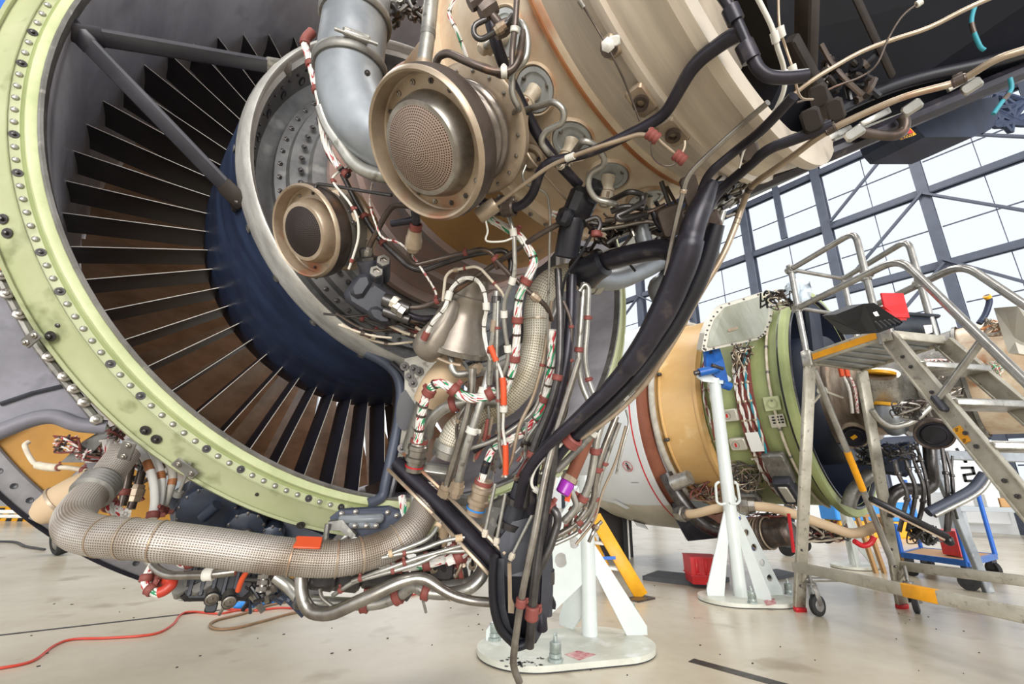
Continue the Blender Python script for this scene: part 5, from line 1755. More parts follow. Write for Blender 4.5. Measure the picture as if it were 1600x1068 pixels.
obj('red_field', b, 'red', sf, smooth=0)
letters('NOSSI', fmat(P(1408, 217, .862), -AX_F, AX_R * .93 + AX_D * -.2), .006, .0012, 'ink', sf)
# cluster between nozzles and black ducts
for i, (pts, r, m_, lab) in enumerate((([(945, 345, .80), (985, 338, .79), (1020, 330, .79), (1040, 320, .78)], 4, 'bronze_dark', 'dark tube lying under the lowest nozzle'),
                                       ([(930, 360, .82), (975, 352, .81), (1015, 345, .80), (1035, 350, .79)], 3.4, 'steel', 'bright tube lying under the lowest nozzle'),
                                       ([(1020, 330, .79), (1030, 355, .79), (1055, 362, .78), (1075, 350, .77)], 5, 'blackpipe', 'black elbow left of the bracket block'),
                                       ([(960, 372, .84), (990, 360, .83), (1040, 352, .82), (1075, 335, .8)], 3, 'alu', 'slim bright tube reaching to the bracket block'),
                                       ([(1000, 350, .83), (1005, 372, .83), (1012, 395, .83)], 13, 'bluesteel', 'stubby grey canister above the black curved duct'),
                                       ([(955, 330, .79), (975, 322, .78), (1005, 325, .78)], 5, 'steel_dark', 'dark stub beside the fourth nozzle line'))):
    pipe(lab, pts, r, m_, fil=.02, n=14, cat='tube', name='cluster_tube')
for q, w_, h_, lab in (((1080, 300, .70), .025, .05, 'upper brown bracket block where the black pipes meet'), ((1085, 335, .71), .02, .04, 'lower brown bracket block where the black pipes meet'), ((1050, 345, .76), .04, .05, 'brown block under the lowest nozzle at right'), ((1170, 235, .64), .025, .03, 'brown block with hole between the two black pipes'), ((1110, 345, .72), .03, .03, 'small brown block beside the thick black duct top')):
    b = B()
    box(b, (0, 0, 0), w_, h_, .02, fmat(P(*q), EYE - P(*q), AX_R * .9 + AX_D * -.35), .004)
    obj('bracket_block', b, 'bronze_dark', None, lab, 'bracket', 'brown bracket blocks')
for (q, d, lab) in (((1020, 212, .60), (14, 6), 'upper red ribbed sleeve by the black pipe'), ((1062, 246, .62), (12, 8), 'lower red ribbed sleeve on the thin rod')):
    p = P(*q)
    dv = AX_R * .8 + AX_D * .6
    b = B()
    lathe(b, [(-.009, 0), (-.009, .007), (-.006, .0085), (-.003, .0072), (0, .0085), (.003, .0072), (.006, .0085), (.009, .007), (.009, 0)], fmat(p, dv), 16)
    obj('ribbed_sleeve', b, 'clamp_red', None, lab, 'sleeve')
pipe('thin rod linking the two red ribbed sleeves', [(1015, 200, .60), (1030, 220, .61), (1062, 246, .62), (1070, 230, .62), (1070, 220, .62)], 2.4, 'bronze', fil=.01, cat='rod', name='rod')
pipe('thin wire hanging in a loop from the red ribbed sleeves', [(1017, 220, .60), (1020, 245, .61), (1035, 258, .62), (1050, 258, .62), (1062, 250, .62)], 1.2, 'bronze_dark', smooth=True, cat='wire', name='wire')
pipe('pair of thin wires stapled along the turbine casing', [(905, 0, .57), (930, 40, .58), (950, 75, .58), (968, 110, .59), (985, 150, .61), (1000, 190, .62)], 1.6, 'bronze_dark', smooth=True, cat='wire', name='wire', sleeves=((.0, .06, 'alu', 2.5),))
b = B()
p = P(960, 64, .575)
box(b, (0, 0, 0), .012, .014, .008, fmat(p, EYE - p), .002)
lathe(b, [(0, .009), (.005, .009), (.008, .005), (.009, 0)], fmat(P(950, 70, .58), EYE - p), 6)
obj('wire_clip', b, 'white', None, 'white wire clip fixed on the turbine casing', 'clip')


# ------------------------------------------------------------------ dense small lines
def tangle(label, cx, cy, w, h, z, n, r, mats, seed, name='line_tangle', cat='lines', dirn=None):
    rr = random.Random(seed)
    b = B()
    for k in range(n):
        x, y = cx + rr.uniform(-w, w), cy + rr.uniform(-h, h)
        dx, dy = dirn or (rr.uniform(-1, 1), rr.uniform(-1, 1))
        L = rr.uniform(.35, 1.0) * max(w, h)
        zz_ = z + rr.uniform(-.03, .03)
        bend = rr.uniform(-.5, .5) * L * .6
        p = [P(x - dx * L, y - dy * L, zz_), P(x - dx * L * .2 - dy * bend, y - dy * L * .2 + dx * bend, zz_), P(x + dx * L * .4 - dy * bend, y + dy * L * .4 + dx * bend, zz_ + .01), P(x + dx * L, y + dy * L, zz_ + .01)]
        sweep(b, p, r * rr.uniform(.6, 1.3), 7, .02, False, True, k % len(mats))
        q = p[1].lerp(p[2], rr.random())
        lathe(b, [(-.004, r), (-.004, r * 1.9), (.004, r * 1.9), (.004, r)], fmat(q, p[2] - p[1]), 8, mi=(k + 1) % len(mats))
    return obj(name, b, mats, None, label, cat)


tangle('dark knot of lines under the lowest nozzle by the brown blocks', 1015, 345, 62, 22, .84, 26, .0034, ['steel_dark', 'black', 'bronze_dark', 'steel'], 1, dirn=None)
tangle('dark small lines between black actuator and curved duct', 935, 375, 34, 26, .86, 16, .003, ['black', 'steel_dark', 'bronze_dark'], 2)
tangle('silver small lines between the harness loop and mesh duct foot', 752, 690, 38, 34, .93, 20, .003, ['alu', 'steel', 'bronze', 'clamp_red'], 3, dirn=(-.3, 1))
tangle('dense silver lines between plugs and drain tubes', 830, 715, 30, 40, .86, 16, .0028, ['alu', 'steel_dark', 'clamp_red', 'bronze'], 4, dirn=(-.35, 1))
tangle('fittings and lines behind the slim tubes at lower centre', 680, 885, 60, 22, .95, 30, .0042, ['alu_dull', 'clamp_red', 'steel_dark', 'bronze'], 5)
tangle('dark lines tucked under pump along the bulkhead edge', 620, 508, 60, 12, .97, 20, .003, ['bronze_dark', 'steel_dark', 'clamp_red', 'ceramic'], 6, dirn=(1, .25))
tangle('black and silver fittings under the gearbox behind the caps', 385, 915, 60, 22, 1.0, 24, .0055, ['black', 'steel_dark', 'steel', 'agb'], 7)
tangle('fittings between the white cables and green flange', 225, 745, 26, 30, 1.10, 18, .0045, ['bronze_dark', 'steel_dark', 'clamp_red', 'alu_dull'], 8)
tangle('bundle of small parts between duct end and hinge bracket', 500, 862, 26, 14, .93, 14, .0045, ['steel_dark', 'alu', 'bronze_dark'], 9)
tangle('dark tangle behind the grey elbow at the top edge', 628, 18, 30, 22, .93, 18, .004, ['bronze_dark', 'steel_dark', 'alu_dull'], 10)
tangle('lines along the lower edge of pylon by the bracket blocks', 1130, 310, 36, 22, .80, 20, .003, ['steel', 'steel_dark', 'black', 'alu'], 11, dirn=(.8, -.5))
tangle('slim lines and red clamps right of the dark drain tubes', 905, 800, 26, 30, .93, 16, .003, ['alu', 'clamp_red', 'steel', 'bronze'], 12, dirn=(.5, -.8))
tangle('brown parts mounted in the dark pylon corner', 1320, 120, 40, 34, .84, 14, .006, ['rib_brown', 'black', 'bronze_dark'], 13)
b = B()
slab(b, [S(x, y, .12) for x, y in ((-60, -60), (30, -30), (20, 0), (0, 28), (-30, 70), (-60, 60))], (0, .03, 0))
obj('cowl_edge', b, 'strap_blue', None, 'blue cowl sliver at the top left corner outside the green flange', 'cowl', smooth=0)
# ================================================================== JACK STANDS
def jack(label, base, yaw, L, W, pole_h, z0, gus, lean=0.0, bolts=(), detail=True, rp=.042, top=None):
    """white steel jack stand: oval foot plate, pole, triangular gussets, anchor bolts"""
    t = thing('jack_stand', base, label, 'jack stand')
    R3 = Matrix.Translation(base) @ Matrix.Rotation(R_(yaw), 4, 'Z')
    b = B()
    poly = []
    r = W / 2
    for k in range(25):
        a = PI / 2 + PI * k / 24
        poly.append((-L / 2 + r + r * math.cos(a), r * math.sin(a)))
    for k in range(25):
        a = -PI / 2 + PI * k / 24
        poly.append((L / 2 - r + r * math.cos(a), r * math.sin(a)))
    slab(b, [R3 @ Vector((x, y, .006)) for x, y in poly], (0, 0, .024))
    obj('foot_plate', b, 'stand_dirty', t, smooth=30)
    b = B()
    slab(b, [R3 @ Vector((x * .995, y * .99, 0)) for x, y in poly], (0, 0, .0065))
    obj('rubber_pad', b, 'rubber', t, smooth=30)
    px0, py0 = z0
    p = R3 @ Vector((px0, py0, .03))
    b = B()
    sweep(b, [p, p + Vector((0, 0, pole_h))], rp, 28, 0)
    obj('pole', b, 'stand', t)
    for (ang, ln, hh, holes, th, hin, fin) in gus:
        dv = Vector((math.cos(R_(ang + yaw)), math.sin(R_(ang + yaw)), 0))
        nv_ = Vector((-dv.y, dv.x, 0))
        b = B()
        T1, T0 = p + dv * (rp * .7) + Vector((0, 0, hh)), p + dv * (rp * .7) + Vector((0, 0, hin))
        F1, F0 = p + dv * ln, p + dv * fin
        F2 = F1 + Vector((0, 0, .04))
        ring = [T0, F0, F1, F2, T1]
        if not holes:
            slab(b, [q - nv_ * th / 2 for q in ring], nv_ * th)
        else:
            n = 24
            us = [0] + [(holes[i][0] + holes[i + 1][0]) / 2 for i in range(len(holes) - 1)] + [1]
            for side in (-1, 1):
                o = nv_ * th / 2 * side
                for i, (u, rad) in enumerate(holes):
                    qs = [T1.lerp(F2, us[i]), T0.lerp(F0, us[i]), T0.lerp(F0, us[i + 1]), T1.lerp(F2, us[i + 1])]
                    c = (T1.lerp(F2, u) + T0.lerp(F0, u)) / 2
                    outer = []
                    for s_ in range(4):
                        for jj in range(n // 4):
                            outer.append(qs[s_].lerp(qs[(s_ + 1) % 4], jj / (n / 4)))
                    inner = [c + (q - c).normalized() * rad for q in outer]
                    b.add([q + o for q in outer + inner], [[k, (k + 1) % n, n + (k + 1) % n, n + k] for k in range(n)])
                    if side == 1:
                        b.add([q + o for q in inner] + [q - o for q in inner], [[k, (k + 1) % n, n + (k + 1) % n, n + k] for k in range(n)])
                b.add([q + o for q in (F0, F1, F2)], [[0, 1, 2]])
            for k in range(5):
                qa, qb = ring[k], ring[(k + 1) % 5]
                b.add([qa - nv_ * th / 2, qb - nv_ * th / 2, qb + nv_ * th / 2, qa + nv_ * th / 2], [[0, 1, 2, 3]])
        obj('gusset', b, 'stand', t, smooth=0)
    for (x, y) in bolts:
        M = Matrix.Translation(R3 @ Vector((x, y, .03)))
        b = B()
        lathe(b, [(0, .034), (.012, .034), (.014, .026), (.018, .026)], M, 8)
        lathe(b, [(.016, .027), (.03, .027), (.032, .022), (.036, .025), (.07, .025), (.073, .02), (.073, .009), (.095, .009), (.097, .0)], M, 20)
        box(b, (0, 0, .10), .022, .008, .012, M, .002)
        obj('anchor_bolt', b, 'bolt_zinc', t)
    return t, R3


c1 = F(905, 1012)
p1, p2_ = F(742, 1030), F(1001, 1008)
yaw1 = math.degrees(math.atan2((p2_ - p1).y, (p2_ - p1).x))
L1 = (p2_ - p1).length
ctr = (F(870, 1063) + F(880, 983)) / 2
W1 = .50
mid1 = (p1 + p2_) / 2 + Vector((.035, .0, 0))
R3 = Matrix.Translation(mid1) @ Matrix.Rotation(R_(yaw1), 4, 'Z')
lp = R3.inverted() @ F(922, 1002)
lb = [R3.inverted() @ F(x, y) for x, y in ((772, 1010), (868, 1045), (992, 985))]
jack('near white jack stand with red patch on its oval foot plate', mid1, yaw1, L1 + .03, W1, .78, (lp.x, lp.y),
     [(176, .54, .74, [(.12, .03), (.30, .036), (.55, .036), (.82, .03)], .012, .24, .34), (-12, .30, .44, None, .014, .30, .19), (110, .22, .45, None, .014, .1, .12)], bolts=[(q.x, q.y) for q in lb], rp=.040)
st1 = bpy.data.objects['jack_stand']
b = B()
slab(b, [F(x, y, .0305) for x, y in ((882, 1022), (903, 1016), (931, 1022), (905, 1031))], (0, 0, .001))
obj('red_patch', b, 'redpatch', st1, smooth=0)
b = B()
rg2 = random.Random(3)
for k in range(40):
    q = F(800 + rg2.gauss(14, 16), 1036 + rg2.gauss(0, 4), .0305)
    a = rg2.uniform(0, 3)
    w = rg2.uniform(.003, .011)
    slab(b, [q + Vector((math.cos(a + i * 1.5) * w, math.sin(a + i * 1.5) * w, 0)) for i in range(4)], (0, 0, .0008))
o = obj('paint_chips', b, 'ink', st1, smooth=0)
o['kind'] = 'stuff'
# second stand with the blue engine mount fitting
m0, m1 = F(1100, 938), F(1232, 940)
mid2 = (m0 + m1) / 2
yaw2 = math.degrees(math.atan2((m1 - m0).y, (m1 - m0).x))
R3 = Matrix.Translation(mid2) @ Matrix.Rotation(R_(yaw2), 4, 'Z')
pb = F(1158, 938)
lp = R3.inverted() @ pb
lb = [R3.inverted() @ F(x, y) for x, y in ((1112, 935), (1177, 950), (1234, 935))]
zt = zdep(pb)
toph = (on(1118, 592, pb, Vector((AX_F.x, AX_F.y, 0)))).z
j2, _ = jack('far white jack stand carrying the blue mount fitting of the far engine', mid2, yaw2, (m1 - m0).length + .05, .46, toph - .03, (lp.x, lp.y),
             [(178, .24, .62, None, .014, .42, .12), (-40, .20, .60, None, .014, .40, .11), (12, .36, .74, [(.12, .022), (.3, .024), (.48, .026), (.66, .024), (.84, .024)], .012, .46, .26)], bolts=[(q.x, q.y) for q in lb], rp=.047)
b = B()
slab(b, [F(x, y, .0305) for x, y in ((1193, 938), (1210, 934), (1213, 943), (1198, 946))], (0, 0, .001))
obj('red_patch', b, 'redpatch', j2, smooth=0)
pt = pb + Vector((0, 0, toph))
zz = zdep(pt)
b = B()
slab(b, [P(1088, 586, zz), P(1125, 576, zz + .05), P(1142, 590, zz), P(1130, 596, zz - .05), P(1098, 592, zz - .05)], (0, 0, -.02))
obj('head_plate', b, 'stand', j2, smooth=0)
for sx in (1102, 1190):
    b = B()
    q = [P(x, y, zdep(pb) - .02) for x, y in ((1120, 756), (1120, 786), (1128, 788), (1150, 788), (1153, 780), (1153, 758), (1146, 752))]
    if sx == 1102:
        sweep(b, [P(x, y, zdep(pb)) for x, y in ((1124, 752), (1118, 756), (1120, 784), (1126, 788), (1134, 786))], .009, 8, .02)
    else:
        sweep(b, [P(x, y, zdep(pb)) for x, y in ((1148, 752), (1152, 756), (1156, 782), (1152, 787), (1140, 786))], .009, 8, .02)
    obj('handle', b, 'stand', j2)
mf = thing('mount_fitting', pt, 'bright blue mount fitting bolted on top of the far jack stand', 'fitting')
zb = zz - .04
b = B()
slab(b, [P(1102, 542, zb + .12), P(1123, 539, zb + .12), P(1130, 560, zb), P(1136, 585, zb), P(1140, 605, zb), P(1132, 607, zb), P(1122, 592, zb), P(1104, 572, zb)], AX_F * .05)
obj('arm', b, 'blue', mf, smooth=0)
b = B()
for (x, y) in ((1111, 550), (1111, 558), (1111, 566)):
    M = fmat(P(x, y, zb + .06), EYE - P(x, y, zb))
    lathe(b, [(-.03, .012), (.0, .012), (.0, 0)], M, 12)
obj('pin_hole', b, 'ink', mf)
b = B()
sweep(b, [P(1092, 582, zb - .03), P(1122, 575, zb - .03)], .035, 18, 0)
sweep(b, [P(1130, 600, zb - .02), P(1141, 604, zb - .02)], .035, 18, 0)
obj('barrel', b, 'blue', mf)
for q_, r_ in (([P(1085, 583, zb - .03), P(1097, 580, zb - .03)], .02), ([P(1112, 570, zb - .06), P(1130, 576, zb - .06)], .015)):
    b = B()
    sweep(b, q_, r_, 14, 0)
    obj('dark_bolt', b, 'steel_dark', mf)
# ================================================================== FAR ENGINE
EF = frame_e(O2)
ni = thing('inlet_cowl', E(2, 1.1, 180, O2), 'pale grey inlet cowl of the far engine with thin red line', 'engine cowl')


def bulge(a):
    return 1 + .075 * max(0, -math.cos(a)) ** 1.5


b = B()
lathe(b, [(1.315, 1.075), (1.32, 1.085), (1.6, 1.10), (2.0, 1.09), (2.3, 1.04), (2.5, .97), (2.58, .90), (2.5, .86), (2.0, .90), (1.3, .92)], EF, 128, rfun=bulge)
obj('skin', b, 'nacelle', ni)
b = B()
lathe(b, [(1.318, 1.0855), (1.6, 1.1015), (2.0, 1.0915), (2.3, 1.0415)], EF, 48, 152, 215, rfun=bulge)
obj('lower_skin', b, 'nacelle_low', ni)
b = B()
lathe(b, [(1.385, 1.0895), (1.385, 1.0912), (1.398, 1.0918), (1.398, 1.09)], EF, 128, 0, 360, rfun=bulge)
obj('warning_line', b, 'red', ni)
b = B()
lathe(b, [(1.315, 1.08), (1.31, .95), (1.33, .93)], EF, 96, rfun=bulge)
lathe(b, [(1.315, 1.06), (1.27, 1.05), (1.25, .96)], EF, 96, rfun=bulge)
obj('rear_bulkhead', b, 'brownred', ni)


def onNac(px, py):
    R = 1.11
    for _ in range(4):
        p = Rr(px, py, R, O2)
        R = 1.1035 * bulge(math.atan2(p.x - O2.x, p.z - O2.z))
    return Rr(px, py, R + .002, O2)


pc_ = onNac(981, 728)
nn_ = pc_ - Vector((O2.x, pc_.y, O2.z))
M = fmat(pc_ + nn_.normalized() * .004, nn_, (0, 0, 1))
sg_ = thing('no_step_sign', pc_, 'round red prohibition decal with walking figure on the far inlet cowl', 'decal')
b = B()
lathe(b, [(0, .056), (.001, .056), (.001, .050), (0, .050)], M, 36)
beam(b, M @ Vector((.037, .037, .001)), M @ Vector((-.037, -.037, .001)), .006, .001, nn_)
obj('red_ring', b, 'red', sg_)
b = B()
lathe(b, [(.0005, .009), (.0008, 0)], M @ Matrix.Translation((.033, 0, 0)), 14)
slab(b, [M @ Vector(q) for q in ((.022, -.012, .0004), (.022, .012, .0004), (-.008, .012, .0004), (-.042, .016, .0004), (-.042, .006, .0004), (-.012, 0, .0004), (-.042, -.01, .0004), (-.042, -.018, .0004), (-.008, -.012, .0004))], nn_.normalized() * .0004)
obj('figure', b, 'ink', sg_, smooth=0)
b = B()
for k in range(6):
    p0, p1 = onNac(986 + k * 2.1, 753.5), onNac(987.3 + k * 2.1, 753.4)
    beam(b, p0, p1, .008, .001, nn_)
obj('small_lettering', b, 'ink', ni)
b = B()
for k in range(6):
    a, c = onNac(990 + k * 3.2, 812 + k * 1.2), onNac(996 + k * 3.2, 821 + k * 1.0)
    beam(b, a, c, .012, .006, Vector((0, -.5, -.8)))
obj('vent_grille', b, 'ink', ni)
b = B()
slab(b, [onNac(955 + x, 783 + y) for x, y in ((0, 0), (24, 12), (30, 10), (6, -2))], nn_.normalized() * .002)
obj('access_panel', b, 'nacelle', ni, smooth=0)
# fan case of the far engine
fc = thing('fan_case', E(.5, .95, 180, O2), 'beige and green fan case of the far engine behind the ladder', 'fan case')
b = B()
lathe(b, [(1.25, .93), (1.16, .93), (1.155, .955), (1.14, .955), (1.135, .945), (1.1, .947), (.80, .947), (.795, .962), (.765, .962), (.76, .945), (.74, .92)], EF, 128)
obj('beige_band', b, 'beige', fc)
b = B()
lathe(b, [(.76, .91), (.30, .905), (.10, .91), (.095, .935), (.085, .935), (.08, .92), (.06, .925), (.05, .99), (.02, .995), (.0, .985), (-.005, .93), (.02, .90)], EF, 128)
obj('green_case', b, 'green2', fc)
b = B()
lathe(b, [(.075, .93), (.07, .965), (.06, .965), (.055, .935)], EF, 128)
lathe(b, [(-.003, .932), (-.015, .925), (-.012, .908), (.03, .90)], EF, 128)
obj('black_seal', b, 'black', fc)
b = B()
lathe(b, [(.02, .90), (.4, .90), (.9, .90)], EF, 96)
lathe(b, [(.43, .585), (.0, .565), (-.04, .54), (.05, .4)], EF, 96)
obj('duct_wall', b, 'darknavy', fc)
# grey conduit ring and pale seal
b = B()
sweep(b, [E(1.205, .985, a, O2) for a in range(-150, 21, 6)], .03, 14, 0, True)
obj('conduit', b, 'hosegrey', None, 'pale grey bent conduit running round the far engine beside the beige band', 'conduit', smooth=60)
for a, m_ in ((-75, 'steel_dark'), (-112, 'steel_dark'), (-138, 'steel_dark')):
    b = B()
    box(b, (0, 0, 0), .03, .05, .03, fmat(E(1.135, .97, a, O2), E(0, 1, a, O2) - O2), .006)
    obj('clip', b, m_, fc)
# control box on top
cbx = thing('control_box', Rr(1150, 540, .99, O2), 'large pale control box with bolted edges on top of the far fan case', 'box')
cn4 = [(1096, 546), (1101, 520), (1110, 497), (1128, 476), (1196, 455), (1208, 455), (1206, 500), (1196, 522), (1185, 530), (1100, 549)]
q4 = []
for (x, y) in cn4:
    q4.append(P(x, y, 4.02 - (y - 455) * .0036))
b = B()
slab(b, q4, AX_F * .10)
obj('rim_plate', b, 'plate', cbx, smooth=0)
cen = sum(q4, Vector()) / len(q4)
b = B()
slab(b, [cen + (q - cen) * .86 - AX_F * .012 for q in q4], AX_F * .03)
obj('cover', b, 'panelbox', cbx, smooth=0)
for i in range(len(q4)):
    for t in (.15, .5, .85):
        q = cen + (q4[i].lerp(q4[(i + 1) % len(q4)], t) - cen) * .95
        put(BOLT_D, fmat(q, -AX_F), .010, cbx)
b = B()
slab(b, [P(1138, 514, 3.76), P(1153, 510, 3.76), P(1153, 514, 3.76), P(1138, 518, 3.76)], AX_F * .002)
obj('data_plate', b, 'bronze', cbx, smooth=0)
# harness bundles on the green case
k = 0
for s0, mm, lab in ((.70, ('wire_white', 'clamp_red'), 'banded white harness next to the beige band, left strand'), (.64, ('wire_white', 'wire_red'), 'banded white harness next to the beige band, right strand'),
                    (.405, ('wire_white',), 'left white harness on the maroon strip of far fan case'), (.36, ('wire_white', 'clamp_red'), 'middle white harness on the maroon strip of far fan case'), (.315, ('wire_white', 'teal'), 'turquoise edged harness on the maroon strip of far fan case')):
    pts = [E(s0 + .012 * math.sin(a * .13), .935 + (.02 if s0 < .5 else 0), a, O2) for a in range(-168, -62, 6)]
    b = B()
    for j in range(2):
        sweep(b, pts, .008, 6, 0, True, True, min(j, len(mm) - 1), None, (.007, PI * j, .2))
    o = obj('wiring_harness', b, list(mm), None, lab, 'cable bundle', 'harnesses round the far fan case')
    for a in range(-160, -70, 9):
        p = E(s0, .935 + (.02 if s0 < .5 else 0), a, O2)
        q = E(s0, .935 + (.02 if s0 < .5 else 0), a + 1, O2)
        stamp(mesh_of('tie_band', lathe(B(), [(-.008, .013), (-.008, .019), (.008, .019), (.008, .013)], None, 10), 'bronze') if 'TB' not in globals() else TB, fmat(p, q - p), o, 'tie_band')
b = B()
lathe(b, [(.43, .93), (.435, .945), (.285, .945), (.29, .93)], EF, 40, -150, -68)
obj('maroon_strip', b, 'clamp_red', fc)
b = B()
sweep(b, [E(.165, .925, a, O2) for a in range(-172, -40, 5)], .011, 10, 0, True)
o = obj('tube', b, 'ceramic', None, 'pale tube clipped along the green part of far fan case', 'tube')
for a in (-70, -84, -98, -112, -126):
    clampring(E(.165, .925, a, O2), E(.165, .925, a + 1, O2) - E(.165, .925, a, O2), .011, o, 'alu_dull')
# boxes and plates on the green case


def panel(name, label, cat, px, py, w, h, d, m_, parent=None, R=.93):
    p = Rr(px, py, R, O2)
    n_ = p - Vector((O2.x, p.y, O2.z))
    M = fmat(p, n_, (0, 0, 1))
    b = B()
    box(b, (0, 0, d / 2), h, w, d, M, min(.008, d * .3))
    return obj(name, b, m_, parent, label, cat), M


for (x, y, lab) in ((1143, 648, 'upper grey sensor box with red emblem, beside the jack pole'), (1156, 691, 'lower grey sensor box with red emblem, above white paper')):
    o, M = panel('sensor_box', lab, 'box', x, y, .13, .10, .05, 'plate', None, .93)
    b = B()
    lathe(b, [(.05, .03), (.052, .03), (.052, .027), (.05, .027)], M @ Matrix.Translation((0, .015, 0)), 20)
    obj('ring', b, 'alu_dull', o)
    b = B()
    box(b, (0, .015, .052), .032, .014, .003, M)
    obj('emblem', b, 'red', o)
    pipe('pale hose looping right from the %s sensor box' % ('upper' if y < 670 else 'lower'), [(x + 12, y - 10, zdep(Rr(x, y, 1.0, O2))), (x + 34, y - 8, zdep(Rr(x, y, 1.03, O2))), (x + 42, y + 10, zdep(Rr(x, y, 1.03, O2))), (x + 30, y + 22, zdep(Rr(x, y, 1.0, O2))), (x + 18, y + 26, zdep(Rr(x, y, .97, O2)))], 1.8, 'ceramic', smooth=True, cat='hose', name='hose')
o, M = panel('paper_sheet', 'white paper sheet taped over the harness of the far engine', 'paper', 1179, 690, .10, .16, .002, 'paper', None, .985)
o, M = panel('round_port', 'beige square plate with round hole on the green case', 'plate', 1207, 630, .12, .11, .012, 'green_pale', None, .925)
b = B()
lathe(b, [(.012, .04), (.018, .04), (.018, .03), (.008, .028), (.008, 0)], M, 24)
obj('port_rim', b, 'green', o)
o, M = panel('data_plate', 'black and silver data plate on the green case', 'plate', 1215, 657, .11, .10, .006, 'plate', None, .925)
b = B()
for r in range(3):
    for c in range(3):
        box(b, (.03 - r * .022, -.036 + c * .03, .007), .013, .024 if (r + c) % 2 else .018, .002, M)
obj('printed_field', b, 'ink', o)
o, M = panel('drain_scoop', 'dark grey square scoop on lower flank of the far fan case', 'scoop', 1232, 756, .13, .24, .10, 'darkgrey', None, .97)
b = B()
box(b, (0, 0, .10), .17, .07, .02, M, .01)
obj('scoop_lip', b, 'plate', o)
o, M = panel('oil_tank', 'grey metal tank panel on lower flank of the far fan case', 'tank', 1218, 725, .16, .26, .07, 'alu_dull', None, .93)
o, M = panel('bracket_box', 'grey bracket box low on the far fan case left of the scoop', 'box', 1172, 770, .16, .12, .07, 'alu_dull', None, .95)
rr_ = random.Random(11)
for i, (cx, cy, w_, h_, lab, mm) in enumerate(((1165, 745, 32, 26, 'tangle of tubes and cables low on the far fan case', ['bronze', 'steel_dark', 'steel']), (1105, 765, 30, 16, 'tangle of small lines by the beige band bottom', ['bronze_dark', 'bronze', 'clamp_red']),
                                               (1200, 815, 45, 16, 'dark tangle of lines along far engine belly', ['steel_dark', 'bronze_dark', 'clamp_red']), (1290, 830, 40, 18, 'tangle of lines under the far engine rear', ['steel_dark', 'ceramic', 'clamp_red']),
                                               (1160, 560, 18, 30, 'small lines tucked behind the blue fitting', ['steel_dark', 'ceramic', 'bronze']))):
    b = B()
    z = zdep(Rr(cx, min(cy, 780), 1.0, O2))
    for k in range(22):
        p = [P(cx + rr_.uniform(-w_, w_), cy + rr_.uniform(-h_, h_), z + rr_.uniform(-.05, .12)) for _ in range(4)]
        sweep(b, p, rr_.choice((.0035, .005, .008)), 6, 0, True, True, k % 3)
    obj('line_tangle', b, mm, None, lab, 'lines')
# big belly duct of the far engine
fz = lambda x, y, R: zdep(Rr(x, y, R, O2))
pipe('beige pipe crossing low on far fan case behind the jack pole', [(1062, 802, 3.9), (1085, 802, 3.75), (1120, 794, 3.6), (1160, 790, 3.5), (1215, 795, 3.4), (1290, 820, 3.3), (1335, 833, 3.25), (1375, 818, 3.2)], 7, 'insul', smooth=True, n=16, nuts=(.03, .4), name='air_duct', cat='duct')
pipe('dark duct curling round lower front of the far fan case', [(1040, 740, 4.2), (1060, 775, 4.1), (1095, 815, 4.0), (1130, 830, 3.9), (1175, 828, 3.7)], 11, 'steel_dark', smooth=True, n=16, name='air_duct', cat='duct')
pipe('grey actuator motor by the conduit bottom of far engine', [(1052, 755, 3.95), (1078, 745, 3.85)], [12, 11], 'alu', fil=0, n=18, name='actuator', cat='actuator')
b = B()
slab(b, [P(1075, 845, 4.3), P(1058, 815, 4.3), P(1050, 785, 4.3), P(1075, 790, 4.2), P(1120, 815, 4.1), P(1125, 840, 4.1)], AX_F * .05)
obj('lower_cowl', b, 'darkgrey', None, 'dark cowl piece under the far inlet bulkhead', 'cowl', smooth=0)
b = B()
M = fmat(P(1190, 833, 3.6), P(1240, 830, 3.4) - P(1190, 833, 3.6))
lathe(b, [(-.12, .07), (-.1, .10), (0, .11), (.02, .12), (.05, .12), (.06, .10), (.22, .10), (.25, .07), (.25, 0)], M, 28)
fg = obj('accessory_gearbox', b, 'bronze_dark', None, 'dark accessory gearbox under the far engine', 'gearbox')
b = B()
for k in range(6):
    lathe(b, [(-.09 + k * .03, .112), (-.085 + k * .03, .122), (-.08 + k * .03, .112)], M, 28)
obj('rib', b, 'bronze', fg)
b = B()
sweep(b, [P(1232, 802, 3.3), P(1236, 830, 3.28), P(1240, 862, 3.27)], .012, 6, 0, True)
obj('warning_streamer', b, 'red', None, 'red pull streamer hanging under far engine beside ladder leg', 'streamer')
